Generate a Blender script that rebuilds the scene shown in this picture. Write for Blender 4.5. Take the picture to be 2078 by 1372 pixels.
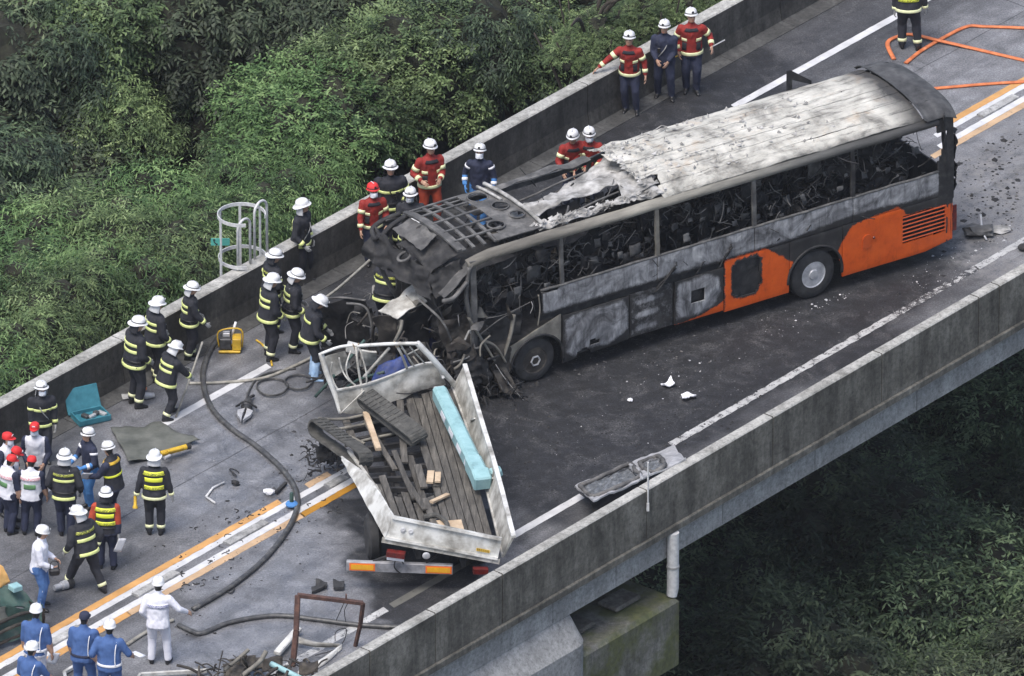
import bpy, bmesh, math, random
import numpy as np
from mathutils import Vector, Matrix, noise, Euler

random.seed(7)
for o in list(bpy.data.objects): bpy.data.objects.remove(o)
scene = bpy.context.scene
COL = scene.collection
R_ = math.radians

# ---------------------------------------------------------------- camera
ALPHA = R_(27.5); DIST = 300.0; SPX = 105.7; FPX = SPX * DIST
CAM = Vector((0, -DIST * math.cos(ALPHA), DIST * math.sin(ALPHA)))
cd = bpy.data.cameras.new('camera'); cam = bpy.data.objects.new('camera', cd); COL.objects.link(cam)
cam.location = CAM; cam.rotation_euler = (math.pi / 2 - ALPHA, 0, 0)
cd.sensor_width = 36; cd.lens = FPX * 36 / 2078; cd.clip_start = 5; cd.clip_end = 3000
scene.camera = cam
# ---------------------------------------------------------------- sky, sun, exposure (overcast day)
SUN_EL, SUN_AZ = R_(66), R_(215)       # azimuth clockwise from +Y
world = bpy.data.worlds.new('World'); scene.world = world; world.use_nodes = True
wt = world.node_tree; bg = wt.nodes['Background']
sky = wt.nodes.new('ShaderNodeTexSky'); sky.sky_type = 'NISHITA'; sky.sun_disc = False
sky.sun_elevation = SUN_EL; sky.sun_rotation = SUN_AZ
sky.air_density = 1.0; sky.dust_density = 3.5; sky.ozone_density = 1.0; sky.altitude = 0
wt.links.new(sky.outputs[0], bg.inputs[0]); bg.inputs[1].default_value = 0.135
sl = bpy.data.lights.new('sun', 'SUN'); sun = bpy.data.objects.new('sun', sl); COL.objects.link(sun)
sl.energy = 1.5; sl.angle = R_(32); sl.color = (1.0, 0.975, 0.945)
sdir = Vector((math.sin(SUN_AZ) * math.cos(SUN_EL), math.cos(SUN_AZ) * math.cos(SUN_EL), math.sin(SUN_EL)))
sun.rotation_euler = sdir.to_track_quat('Z', 'Y').to_euler(); sun.location = (0, 0, 60)
vs = scene.view_settings; vs.view_transform = 'Standard'; vs.look = 'None'; vs.gamma = 1.0
vs.use_curve_mapping = False; vs.exposure = 0.8
scene.render.resolution_x = 1024; scene.render.resolution_y = 676

# ---------------------------------------------------------------- pixel -> place helpers
_F = Vector((0, math.cos(ALPHA), -math.sin(ALPHA))); _U = Vector((0, math.sin(ALPHA), math.cos(ALPHA)))
def W(px, py, z=0.0):
    """point at height z seen at photo pixel (px,py)"""
    d = _F + Vector((1, 0, 0)) * ((px - 1039) / FPX) + _U * ((686 - py) / FPX)
    return CAM + d * ((z - CAM.z) / d.z)
TH = R_(50.705)
RU = Vector((math.cos(TH), math.sin(TH), 0)); RN = Vector((-math.sin(TH), math.cos(TH), 0))
def RD(u, n, z=0.0): return RU * u + RN * n + Vector((0, 0, z))      # road frame
def toRD(p): return p.dot(RU), p.dot(RN)

# ---------------------------------------------------------------- object helpers
def link(o, parent=None):
    COL.objects.link(o)
    if parent is not None: o.parent = parent
    return o
def tag(o, label=None, cat=None, group=None, kind=None):
    if label: o['label'] = label
    if cat: o['category'] = cat
    if group: o['group'] = group
    if kind: o['kind'] = kind
    return o
def empty(name, loc=(0, 0, 0), rz=0.0, label=None, cat=None, group=None):
    o = bpy.data.objects.new(name, None); o.empty_display_size = .2
    o.location = loc; o.rotation_euler = (0, 0, rz); link(o)
    return tag(o, label, cat, group)

def frame(d, up=Vector((0, 0, 1))):
    d = d.normalized()
    s = d.cross(up)
    if s.length < 1e-4: s = d.cross(Vector((1, 0, 0)))
    s.normalize(); return s, s.cross(d).normalized()

class MB:
    def __init__(self): self.v = []; self.f = []; self.m = []; self.at = {}
    def add(self, vs, fs, mi=0):
        n = len(self.v); self.v += [tuple(p) for p in vs]
        for f in fs: self.f.append(tuple(i + n for i in f)); self.m.append(mi)
        return self
    def box(self, c, s, M=None, mi=0, b=0.0):
        hx, hy, hz = s[0] / 2, s[1] / 2, s[2] / 2; c = Vector(c)
        if b <= 0:
            P = [Vector((x * hx, y * hy, z * hz)) for x in (-1, 1) for y in (-1, 1) for z in (-1, 1)]
            F = [(0, 1, 3, 2), (4, 6, 7, 5), (0, 4, 5, 1), (2, 3, 7, 6), (0, 2, 6, 4), (1, 5, 7, 3)]
        else:
            bm = bmesh.new(); bmesh.ops.create_cube(bm, size=1)
            bmesh.ops.scale(bm, vec=s, verts=bm.verts)
            bmesh.ops.bevel(bm, geom=bm.edges[:], offset=b, segments=1, affect='EDGES')
            bm.verts.index_update()
            P = [v.co.copy() for v in bm.verts]; F = [[v.index for v in f.verts] for f in bm.faces]; bm.free()
        if M is not None: P = [M @ p for p in P]
        return self.add([p + c for p in P], F, mi)
    def beam(self, p, q, w, h, up=Vector((0, 0, 1)), mi=0, b=0.0):
        p = Vector(p); q = Vector(q); d = q - p; s, u = frame(d, Vector(up)); d2 = d.normalized()
        M = Matrix((s, d2, u)).transposed()
        return self.box((p + q) / 2, (w, d.length, h), M, mi, b)
    def tube(self, path, r, n=7, mi=0, cap=True, flat=1.0):
        P = [Vector(p) for p in path]; k = len(P); rs = r if isinstance(r, (list, tuple)) else [r] * k
        base = len(self.v); s = None
        for i in range(k):
            d = (P[min(i + 1, k - 1)] - P[max(i - 1, 0)])
            if d.length < 1e-9: d = Vector((0, 0, 1))
            d.normalize()
            if s is None: s, u = frame(d)
            else:
                s = (s - d * s.dot(d))
                if s.length < 1e-5: s, u = frame(d)
                s.normalize(); u = s.cross(d).normalized()
            for j in range(n):
                a = 2 * math.pi * j / n
                self.v.append(tuple(P[i] + s * (math.cos(a) * rs[i]) + u * (math.sin(a) * rs[i] * flat)))
        for i in range(k - 1):
            for j in range(n):
                a = base + i * n + j; b = base + i * n + (j + 1) % n
                self.f.append((a, b, b + n, a + n)); self.m.append(mi)
        if cap:
            self.f.append(tuple(base + j for j in range(n))[::-1]); self.m.append(mi)
            self.f.append(tuple(base + (k - 1) * n + j for j in range(n))); self.m.append(mi)
        return self
    def loft(self, rings, mi=0, cap=True):
        n = len(rings[0]); base = len(self.v)
        for r in rings: self.v += [tuple(p) for p in r]
        for i in range(len(rings) - 1):
            for j in range(n):
                a = base + i * n + j; b = base + i * n + (j + 1) % n
                self.f.append((a, b, b + n, a + n)); self.m.append(mi)
        if cap:
            self.f.append(tuple(base + j for j in range(n))[::-1]); self.m.append(mi)
            self.f.append(tuple(base + (len(rings) - 1) * n + j for j in range(n))); self.m.append(mi)
        return self
    def lathe(self, prof, c=(0, 0, 0), n=24, M=None, mi=0, sx=1.0, sy=1.0, cap=True):
        """profile (r,z) revolved round local z"""
        rings = []
        for r, z in prof:
            rings.append([(M @ Vector((r * math.cos(2 * math.pi * j / n) * sx, r * math.sin(2 * math.pi * j / n) * sy, z)) if M is not None else
                           Vector((r * math.cos(2 * math.pi * j / n) * sx, r * math.sin(2 * math.pi * j / n) * sy, z))) + Vector(c) for j in range(n)])
        return self.loft(rings, mi, cap)
    def prism(self, poly, ext, mi=0):
        n = len(poly); P = [Vector(p) for p in poly]; e = Vector(ext)
        return self.add(P + [p + e for p in P], [tuple(range(n))[::-1], tuple(range(n, 2 * n))] + [(i, (i + 1) % n, n + (i + 1) % n, n + i) for i in range(n)], mi)
    def slab(self, G, off, mi=0, skip=None):
        """solid sheet from a grid of points G[i][j], thickened by vector off"""
        nu, nv = len(G), len(G[0]); o = Vector(off); base = len(self.v)
        for i in range(nu):
            for j in range(nv): self.v.append(tuple(G[i][j]))
        for i in range(nu):
            for j in range(nv): self.v.append(tuple(Vector(G[i][j]) + o))
        K = nu * nv; keep = [[not (skip and skip(i, j)) for j in range(nv - 1)] for i in range(nu - 1)]
        idx = lambda i, j: base + i * nv + j
        for i in range(nu - 1):
            for j in range(nv - 1):
                if not keep[i][j]: continue
                a, b, c, d = idx(i, j), idx(i + 1, j), idx(i + 1, j + 1), idx(i, j + 1)
                self.f += [(a, b, c, d), (d + K, c + K, b + K, a + K)]; self.m += [mi, mi]
                for (di, dj, e0, e1) in ((0, -1, a, b), (1, 0, b, c), (0, 1, c, d), (-1, 0, d, a)):
                    ii, jj = i + di, j + dj
                    if ii < 0 or jj < 0 or ii >= nu - 1 or jj >= nv - 1 or not keep[ii][jj]:
                        self.f.append((e1, e0, e0 + K, e1 + K)); self.m.append(mi)
        return self
    def crumple(self, a, b, c, d, nu=10, nv=10, amp=.1, seed=0, thick=.015, scale=2.2, mi=0, holes=0.0, rag=0.0):
        """crushed sheet over the bilinear patch a-b-c-d"""
        a, b, c, d = map(Vector, (a, b, c, d)); nrm = (b - a).cross(d - a)
        if nrm.length < 1e-6: nrm = Vector((0, 0, 1))
        nrm.normalize(); G = []
        sv = Vector((seed * 3.7, seed * 1.3, seed * 2.1))
        for i in range(nu + 1):
            s = i / nu; row = []
            for j in range(nv + 1):
                t = j / nv
                p = a * (1 - s) * (1 - t) + b * s * (1 - t) + c * s * t + d * (1 - s) * t
                q = p * scale + sv
                h = noise.noise(q) + .5 * noise.noise(q * 2.3) + .3 * abs(noise.noise(q * 4.1))
                e = Vector((noise.noise(q + Vector((9, 0, 0))), noise.noise(q + Vector((0, 9, 0))), noise.noise(q + Vector((0, 0, 9)))))
                edge = 1.0 if (i in (0, nu) or j in (0, nv)) else 0
                row.append(p + nrm * (amp * h) + e * (amp * .5) + e * (rag * edge))
            G.append(row)
        sk = None
        if holes > 0:
            sk = lambda i, j: noise.noise(Vector((i * .55, j * .55, seed * 5.3))) > 1 - holes * 2
        return self.slab(G, nrm * -thick, mi, sk)
    def build(self, name, mats, parent=None, smooth=False, angle=None, **kw):
        me = bpy.data.meshes.new(name); me.from_pydata(self.v, [], self.f)
        if not isinstance(mats, (list, tuple)): mats = [mats]
        for m in mats: me.materials.append(m)
        if len(mats) > 1: me.polygons.foreach_set('material_index', self.m)
        if smooth: me.polygons.foreach_set('use_smooth', [True] * len(self.f))
        for k, vals in self.at.items():
            a = me.attributes.new(k, 'FLOAT', 'POINT'); a.data.foreach_set('value', vals)
        me.update()
        if angle is not None: me.set_sharp_from_angle(angle=R_(angle))
        o = bpy.data.objects.new(name, me); link(o, parent)
        return tag(o, kw.get('label'), kw.get('cat'), kw.get('group'), kw.get('kind'))

def wire(path, n=6):
    """Catmull-Rom resample"""
    P = [Vector(p) for p in path]; out = []
    for i in range(len(P) - 1):
        p0, p1, p2, p3 = P[max(i - 1, 0)], P[i], P[i + 1], P[min(i + 2, len(P) - 1)]
        for k in range(n):
            t = k / n
            out.append(.5 * ((2 * p1) + (p2 - p0) * t + (2 * p0 - 5 * p1 + 4 * p2 - p3) * t * t + (3 * p1 - p0 - 3 * p2 + p3) * t ** 3))
    out.append(P[-1]); return out

# ---------------------------------------------------------------- materials
class NT:
    def __init__(self, name):
        self.mat = bpy.data.materials.new(name); self.mat.use_nodes = True
        self.t = self.mat.node_tree; self.b = self.t.nodes['Principled BSDF']
    def n(self, t, **k):
        x = self.t.nodes.new('ShaderNode' + t)
        for a, v in k.items(): setattr(x, a, v)
        return x
    def l(self, a, b): self.t.links.new(a, b)
    def pos(self, world=False):
        if world: return self.n('NewGeometry').outputs['Position']
        return self.n('TexCoord').outputs['Object']
    def noise(self, co, scale, detail=4, rough=.55, dist=0.0, stretch=None):
        if stretch:
            m = self.n('Mapping'); m.inputs['Scale'].default_value = stretch; self.l(co, m.inputs[0]); co = m.outputs[0]
        x = self.n('TexNoise'); x.inputs['Scale'].default_value = scale; x.inputs['Detail'].default_value = detail
        x.inputs['Roughness'].default_value = rough; x.inputs['Distortion'].default_value = dist
        self.l(co, x.inputs['Vector']); return x.outputs['Fac']
    def ramp(self, fac, stops, interp='LINEAR'):
        r = self.n('ValToRGB'); e = r.color_ramp.elements; r.color_ramp.interpolation = interp
        while len(e) < len(stops): e.new(.5)
        for k, (p, c) in enumerate(stops):
            e[k].position = p; c = (c, c, c) if isinstance(c, (int, float)) else c; e[k].color = (*c, 1)
        self.l(fac, r.inputs[0]); return r.outputs[0]
    def mix(self, f, a, b, mode='MIX'):
        x = self.n('Mix', data_type='RGBA', blend_type=mode)
        for s, v in ((x.inputs[0], f), (x.inputs[6], a), (x.inputs[7], b)):
            if isinstance(v, (int, float)): s.default_value = v if s == x.inputs[0] else (v, v, v, 1)
            elif isinstance(v, tuple): s.default_value = (*v, 1)
            else: self.l(v, s)
        return x.outputs[2]
    def math(self, op, a, b=None):
        x = self.n('Math', operation=op)
        for s, v in zip(x.inputs, (a, b)):
            if v is None: continue
            if isinstance(v, (int, float)): s.default_value = v
            else: self.l(v, s)
        return x.outputs[0]
    def attr(self, name): return self.n('Attribute', attribute_name=name).outputs['Fac']
    def rand(self): return self.n('ObjectInfo').outputs['Random']
    def col(self, v):
        if isinstance(v, tuple): self.b.inputs['Base Color'].default_value = (*v, 1)
        else: self.l(v, self.b.inputs['Base Color'])
    def rough(self, v):
        if isinstance(v, (int, float)): self.b.inputs['Roughness'].default_value = v
        else: self.l(v, self.b.inputs['Roughness'])
    def metal(self, v):
        if isinstance(v, (int, float)): self.b.inputs['Metallic'].default_value = v
        else: self.l(v, self.b.inputs['Metallic'])
    def spec(self, v): self.b.inputs['Specular IOR Level'].default_value = v
    def bump(self, h, s=.3, d=.02):
        x = self.n('Bump'); x.inputs['Strength'].default_value = s; x.inputs['Distance'].default_value = d
        self.l(h, x.inputs['Height']); self.l(x.outputs[0], self.b.inputs['Normal'])

def simple(name, stops, scale=4, detail=5, rough=.7, metal=0.0, bump=0.0, bscale=30, world=False, stretch=None, spec=None, dist=0.0, rand=0.0):
    t = NT(name); co = t.pos(world); f = t.noise(co, scale, detail, .6, dist, stretch)
    c = t.ramp(f, stops)
    if rand:
        c = t.mix(1.0, c, t.ramp(t.rand(), [(0, 1 - rand), (1, 1 + rand)]), 'MULTIPLY')
    t.col(c); t.rough(rough); t.metal(metal)
    if spec is not None: t.spec(spec)
    if bump: t.bump(t.noise(co, bscale, 4), bump)
    return t.mat
M = {}
def shades(c, a=.75, b=1.2): return [(.3, tuple(x * a for x in c)), (.7, tuple(min(1, x * b) for x in c))]
M['asphalt'] = None
M['white_cloth'] = simple('white_cloth', shades((.62, .62, .66), .85, 1.1), 6, rough=.9)
M['white_plastic'] = simple('white_plastic', shades((.74, .74, .75), .85, 1.08), 3, rough=.35)
M['helmet_white'] = simple('helmet_white', [(.3, (.5, .5, .5)), (.55, (.72, .72, .72)), (.7, (.8, .8, .8))], 5, rough=.3)
M['helmet_grey'] = simple('helmet_grey', [(.3, (.42, .42, .43)), (.7, (.6, .6, .6))], 6, rough=.35)
M['helmet_trim'] = simple('helmet_trim', shades((.02, .02, .022)), 8, rough=.5)
M['turnout'] = simple('turnout_cloth', [(.3, (.010, .011, .015)), (.7, (.026, .027, .035))], 5, rough=.85, bump=.25, bscale=9)
M['navy'] = simple('navy_cloth', [(.3, (.012, .016, .035)), (.7, (.026, .032, .065))], 5, rough=.85, bump=.25, bscale=9)
M['red'] = simple('red_cloth', [(.3, (.17, .012, .010)), (.7, (.32, .024, .016))], 5, rough=.8, bump=.25, bscale=9)
M['orange_cloth'] = simple('orange_red_cloth', [(.3, (.25, .03, .014)), (.7, (.42, .06, .022))], 5, rough=.8, bump=.2, bscale=9)
M['blue'] = simple('blue_cloth', [(.3, (.040, .085, .22)), (.7, (.065, .135, .32))], 5, rough=.85, bump=.2, bscale=9)
M['bright_blue'] = simple('bright_blue_cloth', [(.3, (.04, .15, .38)), (.7, (.08, .25, .55))], 5, rough=.8, bump=.2, bscale=9)
M['pale_blue'] = simple('pale_blue_cloth', [(.3, (.28, .45, .68)), (.7, (.5, .66, .82))], 7, rough=.8, bump=.3, bscale=12)
M['jeans'] = simple('blue_trousers', [(.3, (.04, .10, .27)), (.7, (.08, .18, .40))], 5, rough=.85, bump=.2, bscale=9)
M['white_shirt'] = simple('white_shirt', [(.3, (.58, .58, .65)), (.7, (.76, .76, .80))], 6, rough=.9, bump=.3, bscale=9)
M['lime'] = simple('lime_reflective', [(.3, (.55, .62, .18)), (.7, (.78, .82, .36))], 10, rough=.45)
M['pale_lime'] = simple('pale_lime_reflective', [(.3, (.62, .65, .34)), (.7, (.82, .82, .52))], 10, rough=.45)
M['hi_yellow'] = simple('fluorescent_yellow', [(.3, (.62, .68, .03)), (.7, (.80, .84, .08))], 6, rough=.6)
M['silver_band'] = simple('silver_reflective', shades((.6, .62, .6)), 10, rough=.4)
M['skin'] = simple('skin', shades((.42, .25, .17), .85, 1.1), 6, rough=.55)
M['hair'] = simple('hair', shades((.012, .011, .010)), 20, rough=.5)
M['mask'] = simple('face_mask', shades((.72, .74, .78), .9, 1.05), 6, rough=.9)
M['black_leather'] = simple('black_leather', shades((.012, .012, .013)), 8, rough=.45)
M['glove_grey'] = simple('work_glove', shades((.30, .30, .29)), 10, rough=.9)
M['print_dark'] = simple('dark_print', shades((.02, .02, .02)), 10, rough=.8)
M['print_blue'] = simple('blue_print', shades((.07, .08, .30)), 10, rough=.8)
M['print_red'] = simple('red_print', shades((.55, .06, .05)), 10, rough=.8)
M['print_green'] = simple('green_print', shades((.10, .22, .09)), 10, rough=.8)
M['red_cap'] = simple('red_cap', [(.3, (.50, .012, .015)), (.7, (.66, .03, .03))], 5, rough=.7)
M['eye'] = simple('eye', shades((.02, .015, .012)), 8, rough=.2)
M['rubber'] = simple('rubber', [(.3, (.012, .012, .013)), (.7, (.04, .04, .04))], 6, rough=.8, bump=.2, bscale=40)
M['tyre_grey'] = simple('worn_tyre', [(.25, (.03, .03, .028)), (.6, (.08, .078, .07)), (.8, (.15, .145, .13))], 7, rough=.9, bump=.4, bscale=25)
M['hose'] = simple('wet_hose', [(.3, (.028, .028, .03)), (.55, (.07, .07, .068)), (.75, (.16, .155, .14))], 9, rough=.45)
M['hose_pale'] = simple('pale_hose', [(.3, (.16, .155, .13)), (.7, (.36, .34, .29))], 9, rough=.55)
M['hose_orange'] = simple('orange_hose', [(.25, (.34, .09, .03)), (.6, (.62, .18, .06)), (.8, (.70, .32, .16))], 6, rough=.65)
M['chrome'] = simple('polished_steel', [(.3, (.35, .35, .36)), (.7, (.7, .7, .7))], 8, rough=.22, metal=1.0)
M['galv'] = simple('galvanised_pipe', [(.3, (.42, .42, .42)), (.7, (.66, .66, .65))], 12, rough=.5)
M['sign_green'] = simple('teal_sign', shades((.08, .36, .30), .9, 1.1), 4, rough=.5)
M['teal'] = simple('teal_paint', [(.2, (.12, .20, .205)), (.42, (.24, .41, .42)), (.75, (.33, .52, .53))], 4, rough=.5, bump=.1, bscale=30)
M['tool_teal'] = simple('teal_plastic', [(.3, (.02, .12, .16)), (.7, (.045, .20, .25))], 6, rough=.5)
M['yellow_paint'] = simple('yellow_paint', [(.25, (.30, .18, .02)), (.6, (.66, .42, .03))], 6, rough=.5)
M['steel'] = simple('dark_steel', [(.3, (.03, .03, .032)), (.7, (.12, .12, .12))], 6, rough=.5, metal=.4)
M['alu'] = simple('scuffed_aluminium', [(.3, (.32, .32, .33)), (.7, (.62, .62, .62))], 7, rough=.45, metal=.3)
M['rust'] = simple('rusty_steel', [(.2, (.030, .018, .015)), (.5, (.085, .045, .036)), (.8, (.20, .10, .07))], 7, rough=.9, bump=.5, bscale=30)
M['wood_old'] = simple('weathered_board', [(.25, (.028, .026, .023)), (.5, (.075, .069, .06)), (.75, (.14, .13, .113))], 2.2, 8, .9, bump=.5, bscale=14, stretch=(9, 1, 9), rand=.25)
M['wood_new'] = simple('fresh_timber', [(.3, (.34, .24, .15)), (.7, (.58, .46, .32))], 3, 6, .8, bump=.3, bscale=14)
M['tarp'] = simple('grey_tarp', [(.3, (.06, .065, .055)), (.55, (.11, .115, .10)), (.8, (.17, .17, .15))], 3, 6, .8, bump=.5, bscale=8)
M['tarp_orange'] = simple('ochre_sheet', [(.3, (.40, .20, .05)), (.7, (.66, .40, .14))], 4, 6, .7)
M['dark_green'] = simple('dark_green_paint', [(.25, (.02, .035, .03)), (.55, (.04, .085, .07)), (.8, (.13, .13, .11))], 4, 6, .6)
M['paper'] = simple('paper', shades((.76, .76, .78), .95, 1.03), 4, rough=.9)
M['glass_dirty'] = simple('smashed_glass', [(.3, (.06, .065, .07)), (.55, (.16, .17, .18)), (.8, (.40, .41, .42))], 9, 8, .35)
M['burn'] = simple('sooty_metal', [(.3, (.006, .006, .007)), (.5, (.017, .017, .018)), (.68, (.045, .043, .041)), (.85, (.12, .115, .105))], 4.5, 10, .8, bump=.4, bscale=20)
M['burn_brown'] = simple('scorched_metal', [(.25, (.012, .010, .009)), (.5, (.036, .031, .026)), (.68, (.09, .078, .062)), (.85, (.22, .195, .16))], 4.5, 10, .75, bump=.4, bscale=16)
M['ash'] = simple('ash_covered_metal', [(.25, (.06, .058, .055)), (.45, (.22, .215, .20)), (.62, (.44, .43, .41)), (.8, (.66, .65, .62))], 3.2, 9, .85, bump=.6, bscale=14)
M['ash_dark'] = simple('grey_ash_metal', [(.25, (.025, .025, .026)), (.5, (.085, .083, .08)), (.7, (.18, .175, .165)), (.85, (.34, .33, .31))], 3.5, 8, .8, bump=.5, bscale=14)
M['tan_metal'] = simple('heat_tanned_metal', [(.25, (.05, .048, .042)), (.5, (.15, .14, .118)), (.7, (.26, .245, .205)), (.85, (.4, .38, .33))], 3, 8, .7, bump=.3, bscale=14)
M['truck_white'] = simple('dirty_white_paint', [(.24, (.10, .095, .08)), (.40, (.34, .33, .30)), (.55, (.60, .60, .57)), (.8, (.70, .70, .69))], 2.6, 8, .5, bump=.15, bscale=14)
M['truck_white_dirty'] = simple('soiled_white_paint', [(.25, (.09, .085, .075)), (.45, (.28, .27, .24)), (.62, (.50, .49, .45)), (.8, (.66, .65, .62))], 3.2, 9, .7, bump=.35, bscale=14)
M['lamp_red'] = simple('red_lamp', [(.3, (.035, .010, .009)), (.7, (.17, .014, .012))], 9, rough=.3)
M['reflector_orange'] = simple('orange_reflector', shades((.80, .16, .02), .9, 1.1), 8, rough=.4)
M['reflector_yellow'] = simple('amber_reflector', shades((.72, .36, .02), .9, 1.1), 12, rough=.35)
M['blue_tarp'] = simple('blue_sheet', [(.3, (.008, .015, .06)), (.7, (.02, .05, .22))], 6, 6, .6)
# ================================================================ SETTING
U0, U1 = -34.0, 40.0                     # the viaduct runs on past both picture edges
NL, NR = 4.53, -6.78                     # inner faces of the parapets
def poly_soft(x, y, poly, w):
    """1 inside polygon (ground coords), fading over w metres outside"""
    px = np.array([p[0] for p in poly]); py = np.array([p[1] for p in poly]); n = len(poly)
    inside = np.zeros(x.shape, bool); dist = np.full(x.shape, 1e9)
    for i in range(n):
        x0, y0, x1, y1 = px[i], py[i], px[(i + 1) % n], py[(i + 1) % n]
        c = ((y0 > y) != (y1 > y)) & (x < (x1 - x0) * (y - y0) / (y1 - y0 + 1e-12) + x0); inside ^= c
        dx, dy = x1 - x0, y1 - y0; t = np.clip(((x - x0) * dx + (y - y0) * dy) / (dx * dx + dy * dy + 1e-12), 0, 1)
        dist = np.minimum(dist, np.hypot(x - x0 - t * dx, y - y0 - t * dy))
    s = np.where(inside, dist, -dist); return np.clip(.5 + s / w, 0, 1)
rngN = np.random.RandomState(3)
_lat = rngN.rand(64, 64)
def vnoise(x, y):
    xi = np.floor(x).astype(int); yi = np.floor(y).astype(int); fx = x - xi; fy = y - yi
    fx = fx * fx * (3 - 2 * fx); fy = fy * fy * (3 - 2 * fy); L = lambda a, b: _lat[a % 64, b % 64]
    return (L(xi, yi) * (1 - fx) + L(xi + 1, yi) * fx) * (1 - fy) + (L(xi, yi + 1) * (1 - fx) + L(xi + 1, yi + 1) * fx) * fy
def fbm(x, y): return sum(vnoise(x * 2 ** k + 7 * k, y * 2 ** k + 3 * k) * .5 ** (k + 1) for k in range(4)) / .94
def gpoly(pts): return [tuple(W(*p))[:2] for p in pts]

# --- asphalt with soot and wet patches (stains that have a shape of their own)
t = NT('asphalt'); co = t.pos(True)
fine = t.noise(co, 60, 3, .7); mid = t.noise(co, 2.2, 6, .6); big = t.noise(co, .5, 4)
clean = t.ramp(mid, [(.3, (.115, .117, .124)), (.55, (.17, .172, .181)), (.75, (.24, .242, .252))])
clean = t.mix(1.0, clean, t.ramp(fine, [(.3, .7), (.7, 1.3)]), 'MULTIPLY')
sootc = t.ramp(t.noise(co, 3.2, 8, .65), [(.34, (.003, .0034, .0042)), (.52, (.008, .0085, .0105)), (.68, (.019, .020, .023)), (.82, (.045, .046, .050))])
sootc = t.mix(1.0, sootc, t.ramp(fine, [(.3, .6), (.7, 1.4)]), 'MULTIPLY')
soot = t.attr('soot'); dust = t.attr('dust'); wet = t.attr('wet')
grit = t.noise(co, 26, 6, .8); clean = t.mix(1.0, clean, t.ramp(grit, [(.36, .55), (.5, 1.0), (.64, 1.5)]), 'MULTIPLY')
rot = t.n('Mapping'); rot.inputs['Rotation'].default_value = (0, 0, -TH); t.l(co, rot.inputs[0])
trk_ = t.noise(rot.outputs[0], 1.0, 7, .62, .2, (.10, 2.6, 1)); clean = t.mix(1.0, clean, t.ramp(trk_, [(.34, .66), (.52, 1.0), (.68, 1.16)]), 'MULTIPLY')
patch = t.noise(co, .9, 8, .7, .8); clean = t.mix(1.0, clean, t.ramp(patch, [(.36, .62), (.46, 1.0)]), 'MULTIPLY')
smear = t.math('MULTIPLY', t.ramp(t.noise(co, 1.7, 9, .74, .9), [(.50, 0.0), (.64, .8)]), t.ramp(t.noise(co, 30, 4, .8), [(.40, 0.0), (.62, 1.0)]))
sootc = t.mix(smear, sootc, (.085, .084, .084)); sootc = t.mix(1.0, sootc, t.ramp(grit, [(.34, .25), (.5, 1.0), (.66, 3.2)]), 'MULTIPLY')
c = t.mix(soot, clean, sootc)
dm = t.math('MULTIPLY', dust, t.ramp(t.noise(co, 4, 8, .7), [(.42, 0.0), (.62, 1.0)]))
c = t.mix(dm, c, (.20, .195, .19))
t.col(c)
wn = t.math('MULTIPLY', wet, t.ramp(t.noise(co, 1.6, 6, .6, .6), [(.30, .35), (.6, 1.0)]))
t.rough(t.ramp(wn, [(0, .82), (.5, .42), (1, .20)]))
bn = t.n('Bump'); bn.inputs['Distance'].default_value = .012; t.l(t.noise(co, 110, 3, .7), bn.inputs['Height'])
t.l(t.ramp(wn, [(0, .6), (1, .10)]), bn.inputs['Strength']); t.l(bn.outputs[0], t.b.inputs['Normal'])
M['asphalt'] = t.mat

STEP = .06
xs = np.arange(-16.5, 20.0, STEP); us = np.concatenate([[U0], xs, [U1]]); ns = np.arange(NR, NL + .001, .0655)
UU, NN = np.meshgrid(us, ns, indexing='ij')
GX = UU * RU.x + NN * RN.x; GY = UU * RU.y + NN * RN.y
j1 = fbm(GX * 1.1 + 50, GY * 1.1 + 50) - .5; j2 = fbm(GX * 1.1 + 9, GY * 1.1 + 80) - .5
SX, SY = GX + j1 * 1.3, GY + j2 * 1.8
S1 = gpoly([(640, 800), (655, 690), (560, 640), (640, 520), (760, 360), (1000, 180), (1330, 20), (1480, -60), (1560, 40), (1900, 380), (1960, 500), (2010, 560), (1950, 640), (1400, 960), (1180, 1050), (1060, 1090), (960, 1040), (820, 960), (720, 880)])
soot = poly_soft(SX, SY, S1, 1.5) * .95
S2 = gpoly([(690, 1000), (760, 960), (900, 1000), (1010, 1080), (990, 1170), (880, 1260), (800, 1290), (745, 1260), (735, 1180), (705, 1090)])
soot = np.maximum(soot, poly_soft(SX, SY, S2, .30) * .93)
S3 = gpoly([(0, 900), (60, 760), (400, 560), (700, 420), (640, 640), (430, 690), (300, 800), (180, 880), (60, 1080), (0, 1120)])
soot = np.maximum(soot, poly_soft(SX, SY, S3, 1.6) * .62)
S4 = gpoly([(0, 1120), (120, 980), (260, 1060), (340, 1180), (200, 1330), (-100, 1500), (-200, 1300)])
soot = np.maximum(soot, poly_soft(SX, SY, S4, 2.2) * .5)
S5 = gpoly([(1300, 20), (1700, -300), (2000, -200), (2000, 0), (1800, 130), (1500, 200)])
soot = np.maximum(soot, poly_soft(SX, SY, S5, 1.6) * .72)
wet = poly_soft(SX, SY, gpoly([(300, 900), (520, 760), (660, 720), (700, 900), (720, 1060), (760, 1290), (680, 1372), (420, 1400), (330, 1300), (560, 1080), (330, 1060), (250, 980)]), 1.6)
wet = np.maximum(wet, .45 * poly_soft(SX, SY, gpoly([(0, 800), (700, 500), (640, 800), (0, 1372)]), 2.0)); wet = np.maximum(wet, .22 * soot)
dust = poly_soft(SX, SY, gpoly([(1945, 330), (2040, 280), (2130, 400), (2060, 560), (1950, 560), (1900, 500)]), .9)
dust = np.maximum(dust, .5 * poly_soft(SX, SY, gpoly([(1930, 250), (2200, 100), (2300, 400), (2060, 500)]), 1.5))
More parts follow.
